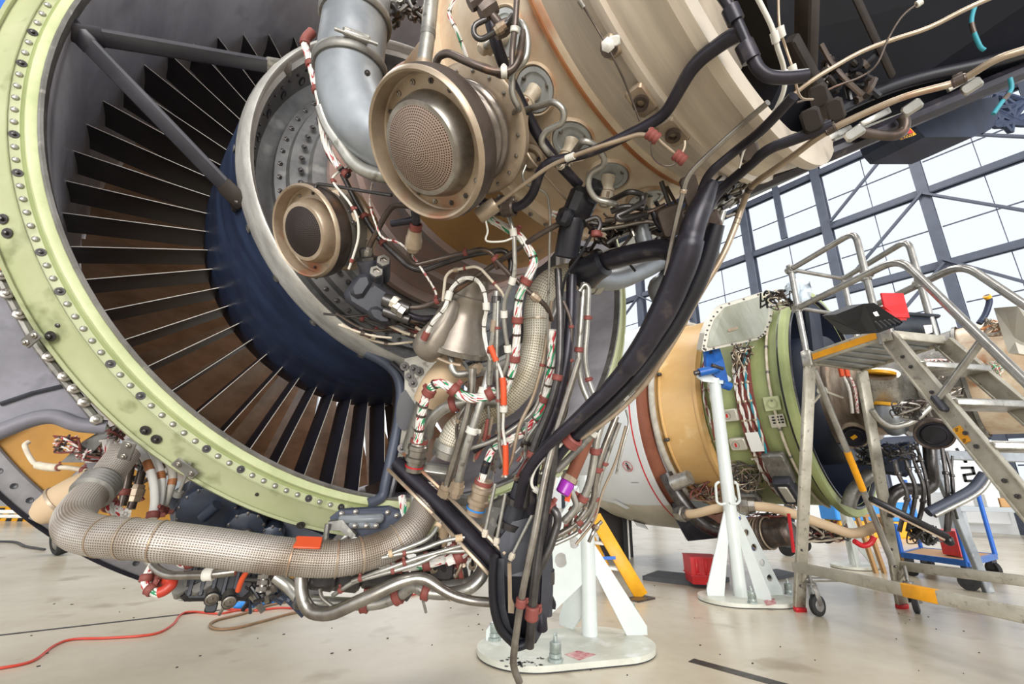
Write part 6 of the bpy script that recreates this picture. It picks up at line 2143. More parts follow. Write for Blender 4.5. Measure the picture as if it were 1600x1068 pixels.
# far core
fcore = thing('engine_core', E(-.4, .33, 180, O2), 'exposed metal core of the far engine behind the ladder', 'engine core')
b = B()
lathe(b, [(.1, .40), (-.02, .38), (-.05, .40), (-.07, .40), (-.08, .37), (-.2, .36), (-.21, .385), (-.24, .385), (-.25, .35), (-.42, .35)], EF, 64)
obj('front_case', b, 'titan', fcore)
b = B()
lathe(b, [(-.42, .35), (-.425, .37), (-.44, .37), (-.45, .34), (-.60, .345), (-.61, .36), (-.63, .36), (-.64, .35), (-.85, .39), (-.86, .41), (-.88, .41)], EF, 64)
obj('rear_case', b, 'alu_dull', fcore)
b = B()
lathe(b, [(-.88, .39), (-1.1, .40), (-1.3, .42), (-1.6, .40)], EF, 64)
obj('exhaust_case', b, 'comb', fcore)
for (x, y, z, rx, lab) in ((1376, 582, 3.38, 19, 'upper yellow cap on the far core duct end'), (1387, 632, 3.3, 17.5, 'lower yellow cap on the far grey elbow'), (1435, 578, 3.2, 9, 'yellow cap half hidden behind the stair rail')):
    M = fmat(P(x, y, z), Vector((0, -.25, 1)))
    r = rx * z / 711
    b = B()
    lathe(b, [(-.012, 0), (-.012, r * .96), (-.01, r), (.008, r), (.012, r * .92), (.014, 0)], M, 32)
    obj('yellow_cap', b, 'yellow', None, lab, 'cap', 'yellow caps on the far engine ducts')
pipe('grey elbow duct under the lower yellow cap on far core', [(1387, 634, 3.3), (1390, 652, 3.28), (1402, 668, 3.3)], [15, 17, 16], 'bluesteel', smooth=True, n=24, name='bleed_duct', cat='duct')
pipe('upper grey duct end below the upper yellow cap', [(1376, 584, 3.4), (1380, 620, 3.45), (1395, 650, 3.5)], [24, 30, 28], 'alu', smooth=True, n=24, name='bleed_duct', cat='duct')
pipe('bent silver tube swooping below the grey elbow on far core', [(1362, 640, 2.95), (1372, 655, 2.95), (1392, 668, 2.95), (1425, 660, 2.95), (1450, 638, 2.95), (1470, 615, 2.95)], 4.5, 'alu', fil=.08, n=14, name='bent_tube', cat='tube')
for (x, y, z, R, lab, tagm) in ((1334, 682, 3.5, .098, 'left round valve of far engine with yellow tag on its face', True), (1460, 679, 3.1, .108, 'right round valve of far engine with dark stepped face', False)):
    M = fmat(P(x, y, z), (EYE - P(x, y, z)).normalized() * .8 + Vector((-.2, -.1, -.55)))
    v = thing('bleed_valve', P(x, y, z), lab, 'valve')
    b = B()
    lathe(b, [(-.1, R * .8), (-.06, R * .85), (-.05, R * .95), (-.04, R * .85), (-.03, R * .95), (-.015, R * 1.0), (.0, R * 1.03), (.006, R), (.004, R * .9), (-.004, R * .88)], M, 40)
    obj('rim', b, 'bronze' if tagm else 'bronze_dark', v)
    b = B()
    lathe(b, [(-.004, R * .88), (-.006, R * .7), (.004, R * .66), (.006, R * .6), (.002, R * .58), (.004, 0)], M, 40)
    obj('face_plate', b, 'black', v)
    if tagm:
        b = B()
        box(b, (0, 0, .008), .028, .04, .002, M @ Matrix.Rotation(.6, 4, 'Z'), .003)
        obj('yellow_tag', b, 'yellow', v)
b = B()
M = fmat(P(1285, 610, 3.4), EYE - P(1285, 610, 3.4))
for a in (20, 130, 250):
    beam(b, P(1286, 610, 3.38), P(1286 + 32 * math.cos(R_(a)), 610 + 32 * math.sin(R_(a)), 3.42), .02, .015, AX_F)
lathe(b, [(0, .035), (.02, .035), (.02, .022), (.0, .02)], M, 20)
obj('spider_fitting', b, 'plate', None, 'three-armed fitting on the far core front panel', 'fitting')
b = B()
for k, (x0, y0, x1, y1) in enumerate(((1312, 578, 1332, 645), (1322, 578, 1340, 645))):
    sweep(b, [P(x0, y0, 3.5), P((x0 + x1) / 2 + 4, (y0 + y1) / 2 - 6, 3.46), P(x1, y1, 3.46)], .011, 8, 0, True, True, k)
hf = obj('wiring_harness', b, ['wire_white', 'wire_red'], None, 'white harness with orange plugs on the far core', 'cable bundle')
b = B()
for x in (1313, 1322):
    sweep(b, [P(x, 575, 3.49), P(x + 3, 588, 3.47)], .017, 8, 0)
obj('orange_plug', b, 'orange', hf)
# dark pipe curtain under the far engine
pts_c = [([(1395, 700, 3.1), (1402, 740, 3.05), (1420, 770, 3.0), (1412, 800, 3.0), (1405, 830, 3.0)], 3), ([(1408, 690, 3.1), (1418, 730, 3.05), (1432, 760, 3.0), (1428, 790, 3.0), (1418, 830, 3.0)], 3),
         ([(1420, 690, 3.1), (1432, 730, 3.05), (1445, 760, 3.0), (1440, 800, 3.0), (1425, 840, 3.0)], 3), ([(1430, 690, 3.1), (1440, 720, 3.05), (1450, 760, 3.0), (1452, 790, 3.0)], 2.4),
         ([(1472, 700, 3.1), (1478, 740, 3.05), (1482, 780, 3.0), (1478, 830, 3.0)], 3), ([(1478, 705, 3.1), (1488, 740, 3.05), (1490, 780, 3.0), (1482, 830, 3.0)], 2.4), ([(1488, 712, 3.1), (1486, 745, 3.05), (1490, 790, 3.0), (1496, 810, 3.0)], 1.8)]
names = ['first', 'second', 'third', 'fourth', 'fifth', 'sixth', 'seventh']
for i, (p, r) in enumerate(pts_c):
    pipe('%s thin dark line from the left hanging under the far engine' % names[i], p, r, 'steel_dark', fil=.06, n=8, cat='tube', name='hanging_line', group='dark lines hanging under the far engine', clamps=(.3, .6), cm='steel_dark')
pipe('fat grey S-shaped duct under the right valve of far engine', [(1452, 690, 3.25), (1455, 730, 3.2), (1458, 755, 3.2), (1445, 765, 3.2), (1410, 762, 3.2), (1390, 775, 3.2), (1386, 805, 3.2)], 9, 'steel_dark', fil=.12, n=20, name='air_duct', cat='duct')
pipe('pale duct slanting behind ladder leg under far engine', [(1362, 738, 3.4), (1335, 765, 3.4), (1325, 790, 3.4)], 10, 'alu_dull', smooth=True, n=16, name='air_duct', cat='duct')
b = B()
box(b, (0, 0, 0), .22, .18, .16, fmat(P(1398, 718, 3.3), EYE - P(1398, 718, 3.3), AX_D), .03)
obj('oil_tank', b, 'darknavy', None, 'dark navy tank hanging under the far core', 'tank')
ft_ = thing('tube_tray', P(1430, 815, 3.0), 'long dark channel sloping down under the far engine', 'channel')
b = B()
for p, q in (((1360, 778, 2.95), (1480, 838, 2.85)), ((1480, 838, 2.85), (1484, 850, 2.85))):
    beam(b, P(*p), P(*q), .05, .04, AX_F, .008)
obj('channel_body', b, 'black', ft_)
b = B()
beam(b, P(1360, 785, 2.94), P(1476, 843, 2.84), .008, .012, AX_F)
obj('beige_edge', b, 'bronze', ft_)
pipe('dark drain tube rising to the right under the far engine', [(1450, 800, 2.9), (1500, 775, 2.9), (1522, 763, 2.9), (1538, 740, 2.9)], 7, 'steelframe', fil=.05, n=16, name='drain_tube', cat='tube')
pipe('pale drain tube alongside the dark rising one', [(1460, 805, 2.88), (1515, 778, 2.88), (1535, 765, 2.88), (1547, 745, 2.88)], 4, 'alu', fil=.05, n=12, name='drain_tube', cat='tube')
pipe('red tipped pipe hanging under the far engine belly', [(1335, 845, 3.1), (1348, 852, 3.1), (1360, 848, 3.1), (1366, 838, 3.1)], 4, 'red', smooth=True, n=12)
# wires and hardware on the far rear case
for i, (cx, cy, lab, mm) in enumerate(((1545, 580, 'tangle of green and white wires at the far right', ['wire_green', 'ceramic', 'bronze']), (1560, 510, 'tangle of pipes on brown rear case at the far right', ['bronze', 'rust', 'alu']), (1470, 575, 'wire coils showing between platform and stair rail', ['steel', 'steel_dark', 'wire_red']),
                                       (1480, 620, 'coiled springs and lines behind the stringer', ['steel', 'steel_dark', 'bronze']), (1420, 640, 'small pipe cluster right of the lower yellow cap', ['steel', 'steel_dark', 'bronze_dark']), (1360, 712, 'dark pipe cluster below the left far valve', ['steel_dark', 'black', 'steel']), (1215, 468, 'ragged wire ends at top of far fan case', ['ink', 'ceramic', 'bronze_dark']), (1410, 705, 'dark knot of lines between the two far valves', ['ink', 'steel_dark', 'navy']),
                                       (1445, 835, 'dark web of lines at far engine lowest point', ['ink', 'steel_dark', 'bronze_dark']))):
    b = B()
    for k in range(16):
        z = 2.95 if cx > 1400 else 3.3
        p = [P(cx + rr_.uniform(-28, 28), cy + rr_.uniform(-16, 16), z + rr_.uniform(-.06, .10)) for _ in range(4)]
        sweep(b, p, rr_.choice((.004, .006, .008)), 6, 0, True, True, k % 3)
    obj('line_tangle', b, mm, None, lab, 'lines')
b = B()
slab(b, [P(1568, 480, 2.9), P(1590, 478, 2.8), P(1640, 520, 2.7), P(1640, 560, 2.7), P(1592, 552, 2.8), P(1585, 530, 2.85)], AX_F * .06)
obj('access_panel', b, 'plate', None, 'bare metal panel leaning at the right edge above handrail', 'panel', smooth=0)
pipe('black hose standing up with yellow tip at far right', [(1530, 505, 2.95), (1540, 490, 2.95), (1546, 470, 2.95), (1541, 462, 2.95)], 4, 'navy', smooth=True, n=10, cat='hose', name='hose', sleeves=((.9, 1, 'yellow', 1.2),))
b = B()
rc = random.Random(2)
vs = []
for j in range(6):
    for i in range(7):
        vs.append(P(1228 + i * 6.5 + rc.uniform(-2, 2), 440 + j * 8 + rc.uniform(-3, 3) - (4 if 1 < i < 5 else 0), 3.75 + .04 * math.sin(i * 1.7 + j) + rc.uniform(-.02, .02)))
b.add(vs, [[j * 7 + i, j * 7 + i + 1, j * 7 + i + 8, j * 7 + i + 7] for j in range(5) for i in range(6)])
cl_ = obj('cloth_cover', b, 'cloth', None, 'crumpled pale blue cloth draped over the far fan case top', 'cloth', smooth=60)
md_ = cl_.modifiers.new('thick', 'SOLIDIFY')
md_.thickness = .006
b = B()
slab(b, [P(1262, 470, 3.6), P(1280, 480, 3.6), P(1290, 560, 3.5), P(1272, 560, 3.5)], AX_F * .05)
obj('cowl_strip', b, 'darknavy', None, 'dark cowl strip behind platform post at far fan duct', 'cowl', smooth=0)
# ================================================================== LADDER PLATFORM
HP = 1.6
qA, qB, qC, qD = F(1264, 563, HP), F(1388, 522, HP), F(1475, 531, HP), F(1345, 574, HP)
lad = thing('platform_ladder', F(1330, 950), 'aluminium platform ladder with guard rails and yellow stripe at the right', 'ladder')
uu = ((qB - qA) + (qC - qD)).normalized()
vv = Vector((-uu.y, uu.x, 0))
if vv.dot(qC - qB) < 0:
    vv = -vv
Z = Vector((0, 0, 1))
b = B()
slab(b, [qA, qB, qC, qD], (0, 0, -.012))
for k in range(1, 6):
    p = qA.lerp(qB, k / 6)
    q = qD.lerp(qC, k / 6)
    beam(b, p - Z * .02, q - Z * .02, .012, .02, Z)
obj('deck', b, 'deck', lad, smooth=0)
b = B()
beam(b, qA + Z * .012, qB + Z * .012, .075, .02, Z, .003)
beam(b, qD + Z * .0, qC + Z * .0, .06, .02, Z, .003)
beam(b, qB + Z * .0, qC + Z * .0, .05, .02, Z, .003)
beam(b, qA, qD, .05, .02, Z, .003)
obj('deck_frame', b, 'ladder', lad)
b = B()
nrm = (qA - qD).normalized()
beam(b, qA.lerp(qB, .08) + nrm * .012 + Z * .012, qA.lerp(qB, .93) + nrm * .012 + Z * .012, .04, .003, Z)
obj('yellow_stripe', b, 'yellow_tape', lad, smooth=0)
for q in (qA, qB):
    b = B()
    box(b, (0, 0, 0), .06, .06, .11, Matrix.Translation(q + nrm * .01 + Z * .01), .006)
    obj('corner_block', b, 'alu', lad)
f1, f2 = F(1250, 955), F(1410, 950)


def leg(p, q, nm='leg', w=.075, h=.03):
    b = B()
    beam(b, p, q, w, h, vv, .004)
    return obj(nm, b, 'ladder', lad)


leg(qA - Z * .03, f1 + Z * .03)
leg(qD - Z * .03, f2 + Z * .03)
for f, q in ((f1, qA), (f2, qD)):
    b = B()
    d = (q - f).normalized()
    beam(b, f, f + d * .03, .078, .034, vv, .003)
    obj('red_foot', b, 'red', lad)
    l_ = [c for c in lad.children if c.name.startswith('leg')][-1 if f is f2 else 0]
    for t in (.1, .17, .24):
        p = f.lerp(q, t)
        put(BOLT_D, fmat(p + (EYE - p).normalized() * .024, EYE - p), .009, l_)
# base rails running towards the foot of the stairs
r1a, r1b = F(1240, 884, .28), F(1700, 982, .28)
r2a, r2b = F(1398, 882, .28), F(1720, 922, .28)
for p, q, ta, tb in ((r1a, r1b, .52, .64), (r2a, r2b, .74, .90)):
    b = B()
    beam(b, p, q, .06, .03, Z, .003)
    o = obj('base_rail', b, 'ladder', lad)
    b = B()
    beam(b, p.lerp(q, ta), p.lerp(q, tb), .063, .033, Z, .003)
    obj('yellow_band', b, 'yellow_tape', o)
b = B()
for (p, q, r) in ((F(1254, 905, .2), F(1372, 905, .2), .014),):
    sweep(b, [p, q], r, 14, 0)
obj('cross_bar', b, 'ladder_tube', lad)
b = B()
bq = F(1395, 880, .3)
sweep(b, [qA + nrm * -.03 - Z * .06, bq], .02, 14, 0)
cbz = obj('diagonal_brace', b, 'ladder_tube', lad)
b = B()
a_, c_ = (qA + nrm * -.03 - Z * .06), bq
sweep(b, [a_.lerp(c_, .42), a_.lerp(c_, .62)], .0215, 14, 0)
obj('yellow_band', b, 'yellow_tape', cbz)
# casters
for (x, y, zt, sgn) in ((1280, 962, 1, 1), (1434, 958, 1, 1)):
    g0 = F(x, y)
    ct = B()
    Mw = fmat(g0 + Z * .062, (EYE - g0).cross(Z) * (.15 if x < 1300 else .9) + Vector((AX_F.x, AX_F.y, 0)) * (1 if x < 1300 else .35))
    lathe(ct, [(-.016, .03), (-.018, .05), (-.012, .062), (.012, .062), (.018, .05), (.016, .03)], Mw, 28)
    cs = obj('caster', ct, 'tyre', lad)
    b = B()
    lathe(b, [(-.019, .0), (-.019, .034), (-.012, .042), (.012, .042), (.019, .034), (.019, 0)], Mw, 20)
    obj('wheel_disc', b, 'alu_dull', cs)
    b = B()
    top = g0 + Z * .19 + vv * -.02
    ax_ = Mw.to_3x3() @ Vector((0, 0, 1))
    for k in (-1, 1):
        beam(b, g0 + Z * .062 + ax_ * .026 * k, top + ax_ * .02 * k, .03, .006, Mw.to_3x3() @ Vector((1, 0, 0)), .001)
    sweep(b, [top - Z * .01, top + Z * .10], .012, 10, 0)
    lathe(b, [(0, .03), (.012, .03), (.012, 0)], Matrix.Translation(top - Z * .01), 12)
    obj('fork', b, 'alu_dull', cs)
    b = B()
    lg = f1.lerp(qA, .12) if x < 1300 else f2.lerp(qD, .12)
    beam(b, lg, top + Z * .07, .03, .02, Z, .003)
    obj('bracket', b, 'ladder', cs)
# stringers and treads
nS = vv
s1e = on(1600, 782, qB, nS)
s1b = qB - Z * .02
n2 = (uu + Vector((0, 0, 0)))
s2b = qC - Z * .02
s2e = on(1600, 642, qC + vv * .02, vv)
sdir = (s1e - s1b).normalized()
s1e = s1b + sdir * (1.75 / -sdir.z)
sdir2 = (s2e - s2b).normalized()
s2e = s2b + sdir2 * (1.70 / -sdir2.z) if sdir2.z < -.1 else s2b + sdir * 2.4
st1_ = None
for k, (p, q) in enumerate(((s1b, s1e), (s2b, s2e))):
    if q.z < .0:
        q = p.lerp(q, (p.z - .01) / (p.z - q.z))
    b = B()
    up_ = sdir.cross(vv)
    beam(b, p, q, .095, .03, up_, .004)
    for s_ in (-1, 1):
        beam(b, p + up_ * .043 * s_ + nrm * .012, q + up_ * .043 * s_ + nrm * .012, .012, .02, up_, .002)
    o = obj('stringer', b, 'ladder', lad)
    if k == 0:
        st1_ = o
        s1 = (p, q)
        b = B()
        mm_ = [on(x, y, qB, nS) for x, y in ((1497, 668), (1514, 692))]
        beam(b, mm_[0] + nrm * .018, mm_[1] + nrm * .018, .045, .004, up_)
        obj('yellow_sticker', b, 'yellow_tape', o, smooth=0)
        b = B()
        for t in (.15, .85):
            c = mm_[0].lerp(mm_[1], t) + nrm * .0205
            for k_ in range(3):
                beam(b, c + Z * (.006 - .006 * k_) - uu * .008, c + Z * (.006 - .006 * k_) + uu * .008 * (1 - k_ * .3), .003, .001, Z)
        obj('small_lettering', b, 'ink', o, smooth=0)
    else:
        s2 = (p, q)
for k in range(1, 7):
    z = HP - .215 * k
    t1 = (s1[0].z - z) / (s1[0].z - s1[1].z)
    t2 = (s2[0].z - z) / (s2[0].z - s2[1].z)
    if not (0 < t1 < 1 and 0 < t2 < 1):
        continue
    p, q = s1[0].lerp(s1[1], t1), s2[0].lerp(s2[1], t2)
    b = B()
    beam(b, p, q, .035, .14, Z, .005)
    for s_ in (-1, 0, 1):
        beam(b, p + uu * .04 * s_ + Z * .02, q + uu * .04 * s_ + Z * .02, .008, .012, Z, .002)
    obj('tread', b, 'alu', lad)
    put(BOLT_D, fmat(p + nrm * .02, nrm), .011, st1_)
    put(BOLT_D, fmat(p + nrm * .02 - sdir * .07, nrm), .011, st1_)
    if k == 2:
        b = B()
        box(b, (0, 0, 0), .07, .03, .09, fmat(p + nrm * .02 - sdir * .0, sdir, nrm), .01)
        obj('joint_block', b, 'darkgrey', lad)
        kp = p
# guard rails
pA, pB, pC, pD = qA + nrm * .01, qB + nrm * .01 - uu * .04, qC - uu * .04, qD + uu * .02


def onpost(base, px, py):
    """height of image row py on the vertical through base"""
    n = Vector((AX_F.x, AX_F.y, 0))
    return on(px, py, base, n).z


zA = onpost(pA, 1236, 417)
zB = onpost(pB, 1343, 366)
zA = (zA + zB) / 2
RT = .019


def rail(pts, fil=.08, nm='rail', r=RT):
    b = B()
    sweep(b, pts, r, 14, fil)
    return obj(nm, b, 'ladder_tube', lad)


up = lambda p, z: Vector((p.x, p.y, z))
rail([up(pA, zA), up(pB, zA + .0), pB - Z * .05], .07, 'guard_rail')
rail([pA - Z * .05, up(pA, zA + .02)], 0, 'post')
rail([up(pD, zA), up(pC, zA), pC - Z * .05], .07, 'guard_rail')
rail([pD + Z * .02, up(pD, zA + .02)], 0, 'post')
rail([up(pA, zA), up(pD, zA)], 0, 'cross_rail', .014)
zm = onpost(pA, 1247, 481)
rail([up(pA, zm), up(pD, zm)], 0, 'cross_rail', .014)
# mid rails that turn into the stair handrails
hB = up(pB, zm) + uu * .22
hC = up(pC, zm) + uu * .25
for nm_, a, h, e in (('handrail', up(pA, zm) - nrm * 0, hB, s1), ('handrail', up(pD, zm), hC, s2)):
    dn = (e[1] - e[0]).normalized()
    rail([a, h, h + dn * 1.5], .10, nm_, .021)
for c in (up(pB, zm), up(pC, zm), up(pA, zA), up(pA, zm)):
    b = B()
    lathe(b, [(-.03, .02), (-.03, .026), (.03, .026), (.03, .02)], fmat(c, Z), 14)
    lathe(b, [(-.03, .022), (-.03, .027), (.03, .027), (.03, .022)], fmat(c, uu), 14)
    obj('rail_joint', b, 'alu', lad)
hp = on(1535, 530, up(pB, zm), vv)
rail([kp + nrm * .02 + Z * .03, hp], 0, 'handrail_strut', .017)
# crates on the platform
tc = thing('tool_case', qC.lerp(qA, .4) + Z * .02, 'open black tool case with raised lid on the ladder platform', 'tool case')
zc = HP + .03
k0 = qC - uu * .05 - vv * .02
Mc = fmat((qC + qD) / 2 * .55 + qC * .45 + Vector((0, 0, .03)) * 1, Z, uu)
c0 = qB.lerp(qC, .70) - uu * .16
c0.z = HP + .105
Mc = fmat(c0, Z, vv)
b = B()
box(b, (0, 0, 0), .32, .24, .13, Mc, .015)
box(b, (0, 0, .058), .345, .265, .02, Mc, .008)
obj('tray', b, 'caseblack', tc)
b = B()
slab(b, [P(1306, 491, 2.25), P(1350, 474, 2.12), P(1366, 473, 2.08), P(1411, 503, 2.02), P(1406, 508, 2.02), P(1372, 520, 2.15), P(1340, 522, 2.3)], AX_F * .10)
obj('lid', b, 'caseblack', tc, smooth=0)
b = B()
for k in range(5):
    beam(b, P(1368 + k * 7, 502 - k * 1, 2.0), P(1378 + k * 7, 512 - k * 2, 2.0), .006, .006, AX_F)
obj('lid_rib', b, 'black', tc)
b = B()
slab(b, [P(1443, 508, zdep(c0) - .17), P(1456, 507, zdep(c0) - .17), P(1457, 519, zdep(c0) - .17), P(1447, 522, zdep(c0) - .17)], AX_F * .002)
slab(b, [P(1364, 488, 2.02), P(1370, 486, 2.02), P(1374, 493, 2.02), P(1368, 494, 2.02)], AX_F * .002)
obj('white_label', b, 'paper', tc, smooth=0)
b = B()
slab(b, [P(1381, 478, 2.4), P(1413, 475, 2.4), P(1417, 500, 2.4), P(1408, 500, 2.4)], AX_F * .12)
box(b, (0, 0, 0), .12, .012, .14, fmat(P(1398, 477, 2.42), Z, AX_R), .002)
obj('crate', b, 'red_crate', None, 'red plastic crate behind the black tool case lid on platform', 'crate', smooth=0)
# ================================================================== BACKGROUND ON THE FLOOR
# yellow step ladder
ys = thing('step_ladder', F(960, 935), 'yellow wooden step ladder standing behind the near jack stand', 'step ladder')
fo = [F(1003, 934), F(966, 926), F(885, 934)]
tp = 0.50
zt_ = zdep(fo[0])
t1 = P(929, 806, zt_ + .25)
t2 = P(908, 806, zt_ + .40)
t3 = P(912, 806, zt_ + .3)
for p, q in ((fo[0], t1), (fo[1], t2)):
    b = B()
    beam(b, p + Z * .01, q, .10 if p is fo[0] else .055, .022, AX_R, .003)
    obj('rail', b, 'yellow', ys)
b = B()
beam(b, F(958, 926) + Z * .01, P(901, 808, zt_ + .42), .05, .022, AX_R, .003)
obj('rail', b, 'yellow', ys)
b = B()
beam(b, fo[2] + Z * .01, P(925, 800, zt_ + .35), .05, .025, AX_R, .003)
obj('rear_leg', b, 'yellow', ys)
for (x0, y0, x1, y1, dz) in ((914, 845, 948, 849, .28), (935, 884, 975, 889, .18), (906, 815, 920, 812, .3)):
    b = B()
    beam(b, P(x0, y0, zt_ + dz), P(x1, y1, zt_ + dz * .7), .02, .09, Z, .003)
    obj('tread', b, 'white', ys)
for (x0, y0, x1, y1, dz) in ((931, 872, 962, 871, .06), (922, 866, 945, 866, .3)):
    b = B()
    beam(b, P(x0, y0, zt_ + dz), P(x1, y1, zt_ + dz), .022, .004, Z)
    obj('blue_strap', b, 'strap_blue', ys)
for q in ((1003, 936), (888, 936)):
    b = B()
    c = F(*q)
    slab(b, [c + Vector((x, y, .0)) for x, y in ((-.11, -.05), (.09, -.05), (.09, .06), (-.11, .06))], (0, 0, .012))
    obj('foot_board', b, 'bronze_dark', ys, smooth=0)
# dark folding screens
for i, (x0, x1, yb) in enumerate(((938, 975, 872), (976, 983, 876), (985, 990, 870))):
    p, q = F(x0, yb), F(x1, yb)
    b = B()
    slab(b, [p, q, q + Z * 1.1, p + Z * 1.1], Vector((AX_F.x, AX_F.y, 0)) * .05)
    obj('folding_screen', b, 'screenblack' if i == 0 else 'ink', None, ('brown black screen panel behind the yellow step ladder', 'narrow black screen post beside the brown panel', 'outer narrow black screen post by the far inlet cowl')[i], 'screen', smooth=0)
    if i < 2:
        b = B()
        slab(b, [q + Z * .02, q + Z * .02 + (q - p).normalized() * .02, q + Z * 1.1 + (q - p).normalized() * .02, q + Z * 1.1], Vector((AX_F.x, AX_F.y, 0)) * .04)
        obj('pale_edge', b, 'white', [o for o in COL.objects if o.name.startswith('folding_screen')][-1], smooth=0)
# pallet board with red crate
b = B()
slab(b, [F(1004, 906), F(1112, 919), F(1140, 908), F(1028, 897)], (0, 0, .035))
obj('floor_board', b, 'pallet', None, 'dark grey board lying on the floor under the red crate', 'board', smooth=0)
cr = thing('crate', F(1098, 906, .035), 'red plastic crate on the dark floor board', 'crate')
zc_ = zdep(F(1098, 908, .035))
Mk = fmat(F(1099, 909, .035), Z, AX_R + AX_F * -.12)
b = B()
ww, dd, hh = 45 * zc_ / 711, .26, 38 * zc_ / 711
for (z0, z1, e0, e1) in ((0, hh * .3, .92, .96), (hh * .3, hh * .34, 1.04, 1.04), (hh * .34, hh * .97, .97, .99), (hh * .97, hh, 1.03, 1.03)):
    vs = [Mk @ Vector((x * ww / 2 * e, y * dd / 2 * e, z)) for z, e in ((z0, e0), (z1, e1)) for x, y in ((-1, -1), (1, -1), (1, 1), (-1, 1))]
    b.add(vs, [[0, 1, 5, 4], [1, 2, 6, 5], [2, 3, 7, 6], [3, 0, 4, 7], [4, 5, 6, 7], [0, 3, 2, 1]])
obj('tub', b, 'red_crate', cr, smooth=0)
b = B()
for k in (-1, 0, 1):
    box(b, (k * ww * .3, -dd * .5, hh * .64), .025, .016, hh * .55, Mk, .004)
    box(b, (k * ww * .33 + .02, -dd * .52, hh * .4), .04, .02, .012, Mk, .003)
obj('rib', b, 'red_crate', cr)
b = B()
slab(b, [F(1186, 897), F(1215, 906), F(1245, 900), F(1215, 893)], (0, 0, .03))
obj('floor_board', b, 'pallet', None, 'second grey board on the floor left of ladder leg', 'board', smooth=0)
# far jack stand seen under the ladder rail
fj = F(1337, 886)
jack('small distant jack stand seen between the ladder legs', fj, 0, .6, .4, .75, (0, 0), [(200, .26, .5, None, .012, .2, .16), (-30, .3, .55, None, .012, .2, .2)], rp=.05)
# blue trolley
tz = F(1480, 898)
tl = thing('trolley', tz, 'blue flat trolley with corner posts behind the ladder', 'trolley')
zt2 = zdep(tz)
hq = .18
dk = [F(1410, 868, hq), F(1512, 882, hq), F(1556, 870, hq), F(1440, 860, hq)]
b = B()
slab(b, dk, (0, 0, .03))
obj('bed', b, 'wood', tl, smooth=0)
b = B()
for i in range(4):
    beam(b, dk[i] + Z * .01, dk[(i + 1) % 4] + Z * .01, .05, .03, Z)
obj('bed_frame', b, 'blue', tl, smooth=0)
for i in range(4):
    b = B()
    sweep(b, [dk[i] + Z * .02, dk[i] + Z * (.75 if i else .3)], .02, 10, 0)
    obj('post', b, 'strap_blue', tl)
    b = B()
    c = dk[i].lerp((dk[0] + dk[2]) / 2, .12)
    Mw = fmat(Vector((c.x, c.y, .07)), AX_R)
    lathe(b, [(-.02, .0), (-.02, .07), (.02, .07), (.02, 0)], Mw, 18)
    cs = obj('caster', b, 'tyre', tl)
    b = B()
    beam(b, Vector((c.x, c.y, .07)), Vector((c.x, c.y, hq)), .05, .06, AX_R)
    obj('fork', b, 'darkgrey', cs)
b = B()
slab(b, [F(x_, y_, hq + .03) + Z * .012 for x_, y_ in ((1474, 867), (1503, 872), (1516, 867), (1490, 862))], (0, 0, .22))
obj('crate', b, 'red_crate', None, 'red crate standing on the blue trolley', 'crate', smooth=0)
# blue toolbox and yellow item beyond
b = B()
bx = F(1475, 838, 0)
box(b, (0, 0, .48), 1.6, .5, .35, fmat(Vector((11.6, 3.1, 0)), Z, AX_R), .02)
obj('cabinet', b, 'bluebright', None, 'bright blue cabinet beyond the hanging lines of the far engine', 'cabinet', smooth=0)
b = B()
box(b, (0, 0, .15), 1.5, .5, .3, fmat(Vector((11.6, 3.1, 0)), Z, AX_R), .02)
obj('cabinet', b, 'yellow', None, 'yellow low cabinet section under the blue one', 'cabinet', smooth=0)
b = B()
fbx = P(1560, 800, 9.6)
fbx.z = 0
box(b, (0, 0, .55), 2.2, .7, .10, fmat(fbx, Z, AX_R), .01)
for x in (-1.0, 1.0):
    box(b, (x, 0, .25), .08, .6, .5, fmat(fbx, Z, AX_R), .01)
obj('workbench', b, 'wallgrey', None, 'grey workbench near the far white wall', 'bench', smooth=0)
for i, (x, w_, h_, m_, lab) in enumerate(((1545, .25, .25, 'white', 'white carton left on the grey workbench'), (1568, .3, .18, 'wood', 'brown carton in the middle of the grey workbench'), (1590, .25, .3, 'hosegrey', 'pale bin right on the grey workbench'))):
    b = B()
    q = P(x, 800, 9.5)
    q.z = 0
    box(b, (0, 0, .6 + h_ / 2), w_, .3, h_, fmat(q, Z, AX_R), .01)
    obj('carton', b, m_, None, lab, 'carton', smooth=0)
# grey steel support leg at the right back, with wheel
b = B()
beam(b, F(1545, 925), F(1545, 925) + Vector((-.25, .1, 1.15)), .07, .05, AX_R, .006)
beam(b, F(1545, 925) + Vector((-.22, .1, 1.1)), F(1545, 925) + Vector((.9, -.6, 1.1)), .08, .05, Z, .006)
gs = obj('work_stand', b, 'bluesteel', None, 'blue-grey steel work stand leg behind the ladder rails', 'stand', smooth=0)
b = B()
lathe(b, [(-.03, .0), (-.03, .07), (.03, .07), (.03, 0)], fmat(F(1518, 922) + Z * .07, AX_R + AX_F * .6), 20)
obj('wheel', b, 'rubber', gs)
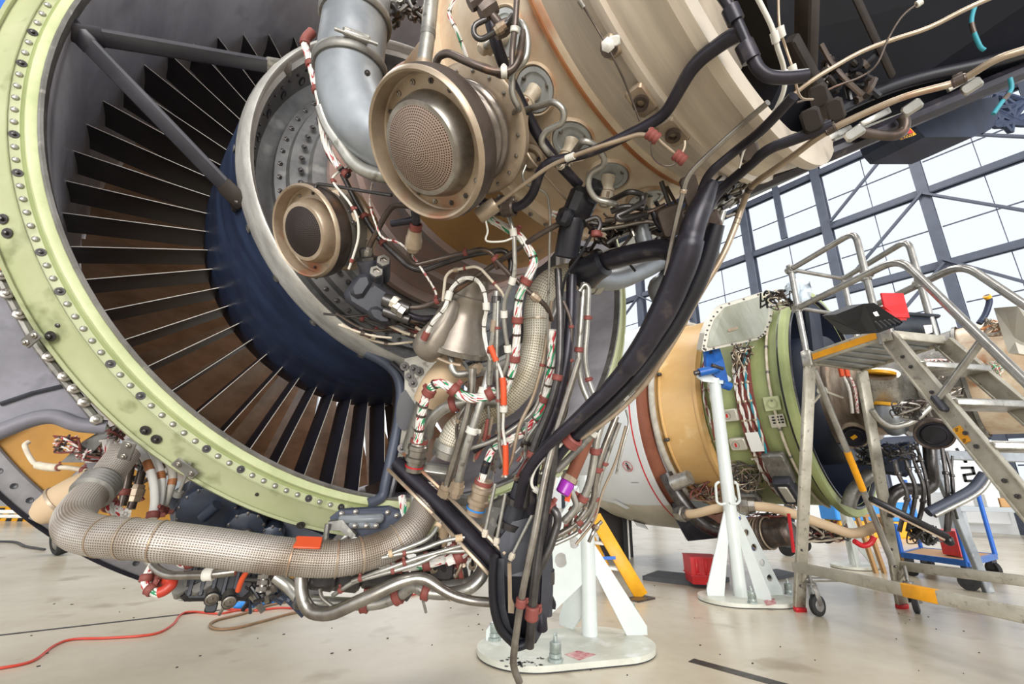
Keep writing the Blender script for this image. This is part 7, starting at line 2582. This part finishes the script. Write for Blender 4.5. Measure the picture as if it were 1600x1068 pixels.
# far caster cart
for (x, y, lab) in ((1232, 868, 'left dark swivel wheel of a cart under far gearbox'), (1256, 862, 'right dark swivel wheel of a cart under far gearbox')):
    b = B()
    q = F(x, y)
    lathe(b, [(-.03, .0), (-.03, .10), (.03, .10), (.03, 0)], fmat(q + Z * .10, AX_R * .4 + AX_F), 22)
    o = obj('wheel', b, 'tyre', thing('swivel_caster', q, lab, 'caster'))
    b = B()
    beam(b, q + Z * .1, q + Z * .32, .08, .1, AX_R)
    obj('fork', b, 'darkgrey', o)
b = B()
q = F(1178, 862)
beam(b, q + Z * .0, q + Z * .42, .05, .05, AX_R)
beam(b, q + Z * .42 - AX_R * .4, q + Z * .42 + AX_R * .3, .05, .05, Z)
obj('blue_cart', b, 'strap_blue', None, 'blue cart frame leg far behind the jack stand gussets', 'cart', smooth=0)
# trestle between ladder legs
b = B()
for x in (1365, 1378, 1402, 1412):
    beam(b, F(x + 4, 895), F(x + 4, 895) + Vector((0, 0, .55)) - AX_R * .08, .03, .04, AX_R)
beam(b, F(1360, 895) + Z * .55, F(1418, 895) + Z * .55, .03, .04, Z)
obj('trestle', b, 'wood', None, 'thin wooden trestle standing beyond the ladder legs', 'trestle', smooth=0)
# left side: wheel, barrier, hoses
q = F(88, 867)
b = B()
Mw = fmat(q + Z * .13, AX_F + AX_R * .55)
lathe(b, [(-.05, .07), (-.055, .11), (-.035, .13), (.035, .13), (.055, .11), (.05, .07)], Mw, 32)
wt = obj('wheel', b, 'tyre', thing('ground_cart', q, 'black rubber cart wheel on the floor behind the perforated ring', 'cart wheel'))
b = B()
lathe(b, [(-.05, 0), (-.05, .06), (-.04, .075), (.04, .075), (.05, .06), (.05, 0)], Mw, 24)
obj('wheel_hub', b, 'alu_dull', wt)
hz = B()
zb_ = 8.5
for k in range(7):
    x = -70 + k * 18
    slab(hz, [P(x, 818, zb_), P(x + 18, 818, zb_), P(x + 18, 793, zb_), P(x, 793, zb_)], AX_F * .08, 0)
ba = obj('barrier', hz, 'yellow', None, 'yellow and black striped barrier at the far left edge', 'barrier', smooth=0)
b = B()
for k in range(6):
    x = -66 + k * 18
    slab(b, [P(x, 818, zb_ - .01), P(x + 8, 818, zb_ - .01), P(x + 20, 793, zb_ - .01), P(x + 12, 793, zb_ - .01)], AX_F * .004)
obj('black_stripe', b, 'ink', ba, smooth=0)
b = B()
for k in (799, 806):
    sweep(b, [P(-80, k, 7.6), P(40, k, 7.6)], .03, 8, 0)
obj('guard_rail', b, 'white', None, 'white rail in front of the striped barrier', 'rail')


def floorhose(label, pts, r, m_, name='hose', cat='hose'):
    b = B()
    q = [F(x, y, r + .001 + (z[0] if z else 0)) for (x, y, *z) in pts]
    sweep(b, q, r, 10, 0, True)
    return obj(name, b, m_, None, label, cat)


floorhose('thin red air hose snaking across the floor at lower left', [(-40, 1048), (20, 1040), (55, 1030), (85, 1008), (115, 998), (170, 996), (240, 990), (270, 975), (282, 960), (300, 955), (340, 958), (365, 954), (385, 950)], .0055, 'hose_red')
floorhose('brown air hose lying in a long loop under the gearbox', [(460, 938), (420, 945), (380, 958), (340, 968), (328, 976), (340, 982), (370, 980), (410, 970), (470, 955), (560, 945), (620, 935)], .007, 'hose_brown')
floorhose('orange brown hose running right from the blue hose plugs', [(355, 951), (400, 953), (440, 949), (520, 950), (640, 930), (720, 905)], .006, 'hose_red')
floorhose('dark cable on the floor at far left edge', [(-40, 846), (20, 846), (40, 853), (70, 858)], .012, 'rubber', 'cable', 'cable')
for i, (x0, y0, x1, y1, lab) in enumerate(((365, 946, 398, 942, 'left blue hose plug on the floor'), (400, 942, 430, 936, 'right blue hose plug with dark grip on the floor'))):
    p, q = F(x0, y0, .022), F(x1, y1, .022)
    b = B()
    L_ = (q - p).length
    lathe(b, [(0, .0), (0, .012), (L_ * .2, .020), (L_ * .45, .021), (L_ * .5, .017), (L_ * .8, .017), (L_ * .82, .022), (L_, .022), (L_, 0)], fmat(p, q - p), 18)
    o = obj('hose_plug', b, 'bluebright', None, lab, 'plug', 'blue hose plugs on the floor')
    b = B()
    lathe(b, [(L_ * .52, .0175), (L_ * .52, .0195), (L_ * .72, .0195), (L_ * .72, .0175)], fmat(p, q - p), 18)
    obj('grip', b, 'rubber', o)
# wall marking
c = on(1510, 726, Vector((15.4, 0, 0)), Vector((1, 0, 0)))
b = B()
box(b, (15.6, c.y, c.z), .2, .9, 2.6, None, .02)
pl_ = obj('door_pillar', b, 'wallwhite', bpy.data.objects['wall_right'], smooth=0)
for ch, dz in (('V', .08), ('2', -.36)):
    letters(ch, fmat(Vector((15.495, c.y + .1, c.z + dz)), (-1, 0, 0), (0, -1, 0)), .30, .055, 'ink', pl_)
# specks on the floor
b = B()
rf = random.Random(9)
for k in range(60):
    p = F(rf.uniform(20, 1590), rf.choice((rf.uniform(900, 1060), rf.uniform(960, 1060))), .0)
    a, w_ = rf.uniform(0, 3), rf.uniform(.003, .009)
    slab(b, [p + Vector((math.cos(a + i * 1.6) * w_, math.sin(a + i * 1.6) * w_ * .6, 0)) for i in range(4)], (0, 0, .003))
o = obj('debris', b, 'ink', None, 'tiny dark specks of debris scattered over the floor', 'debris', kind='stuff', smooth=0)
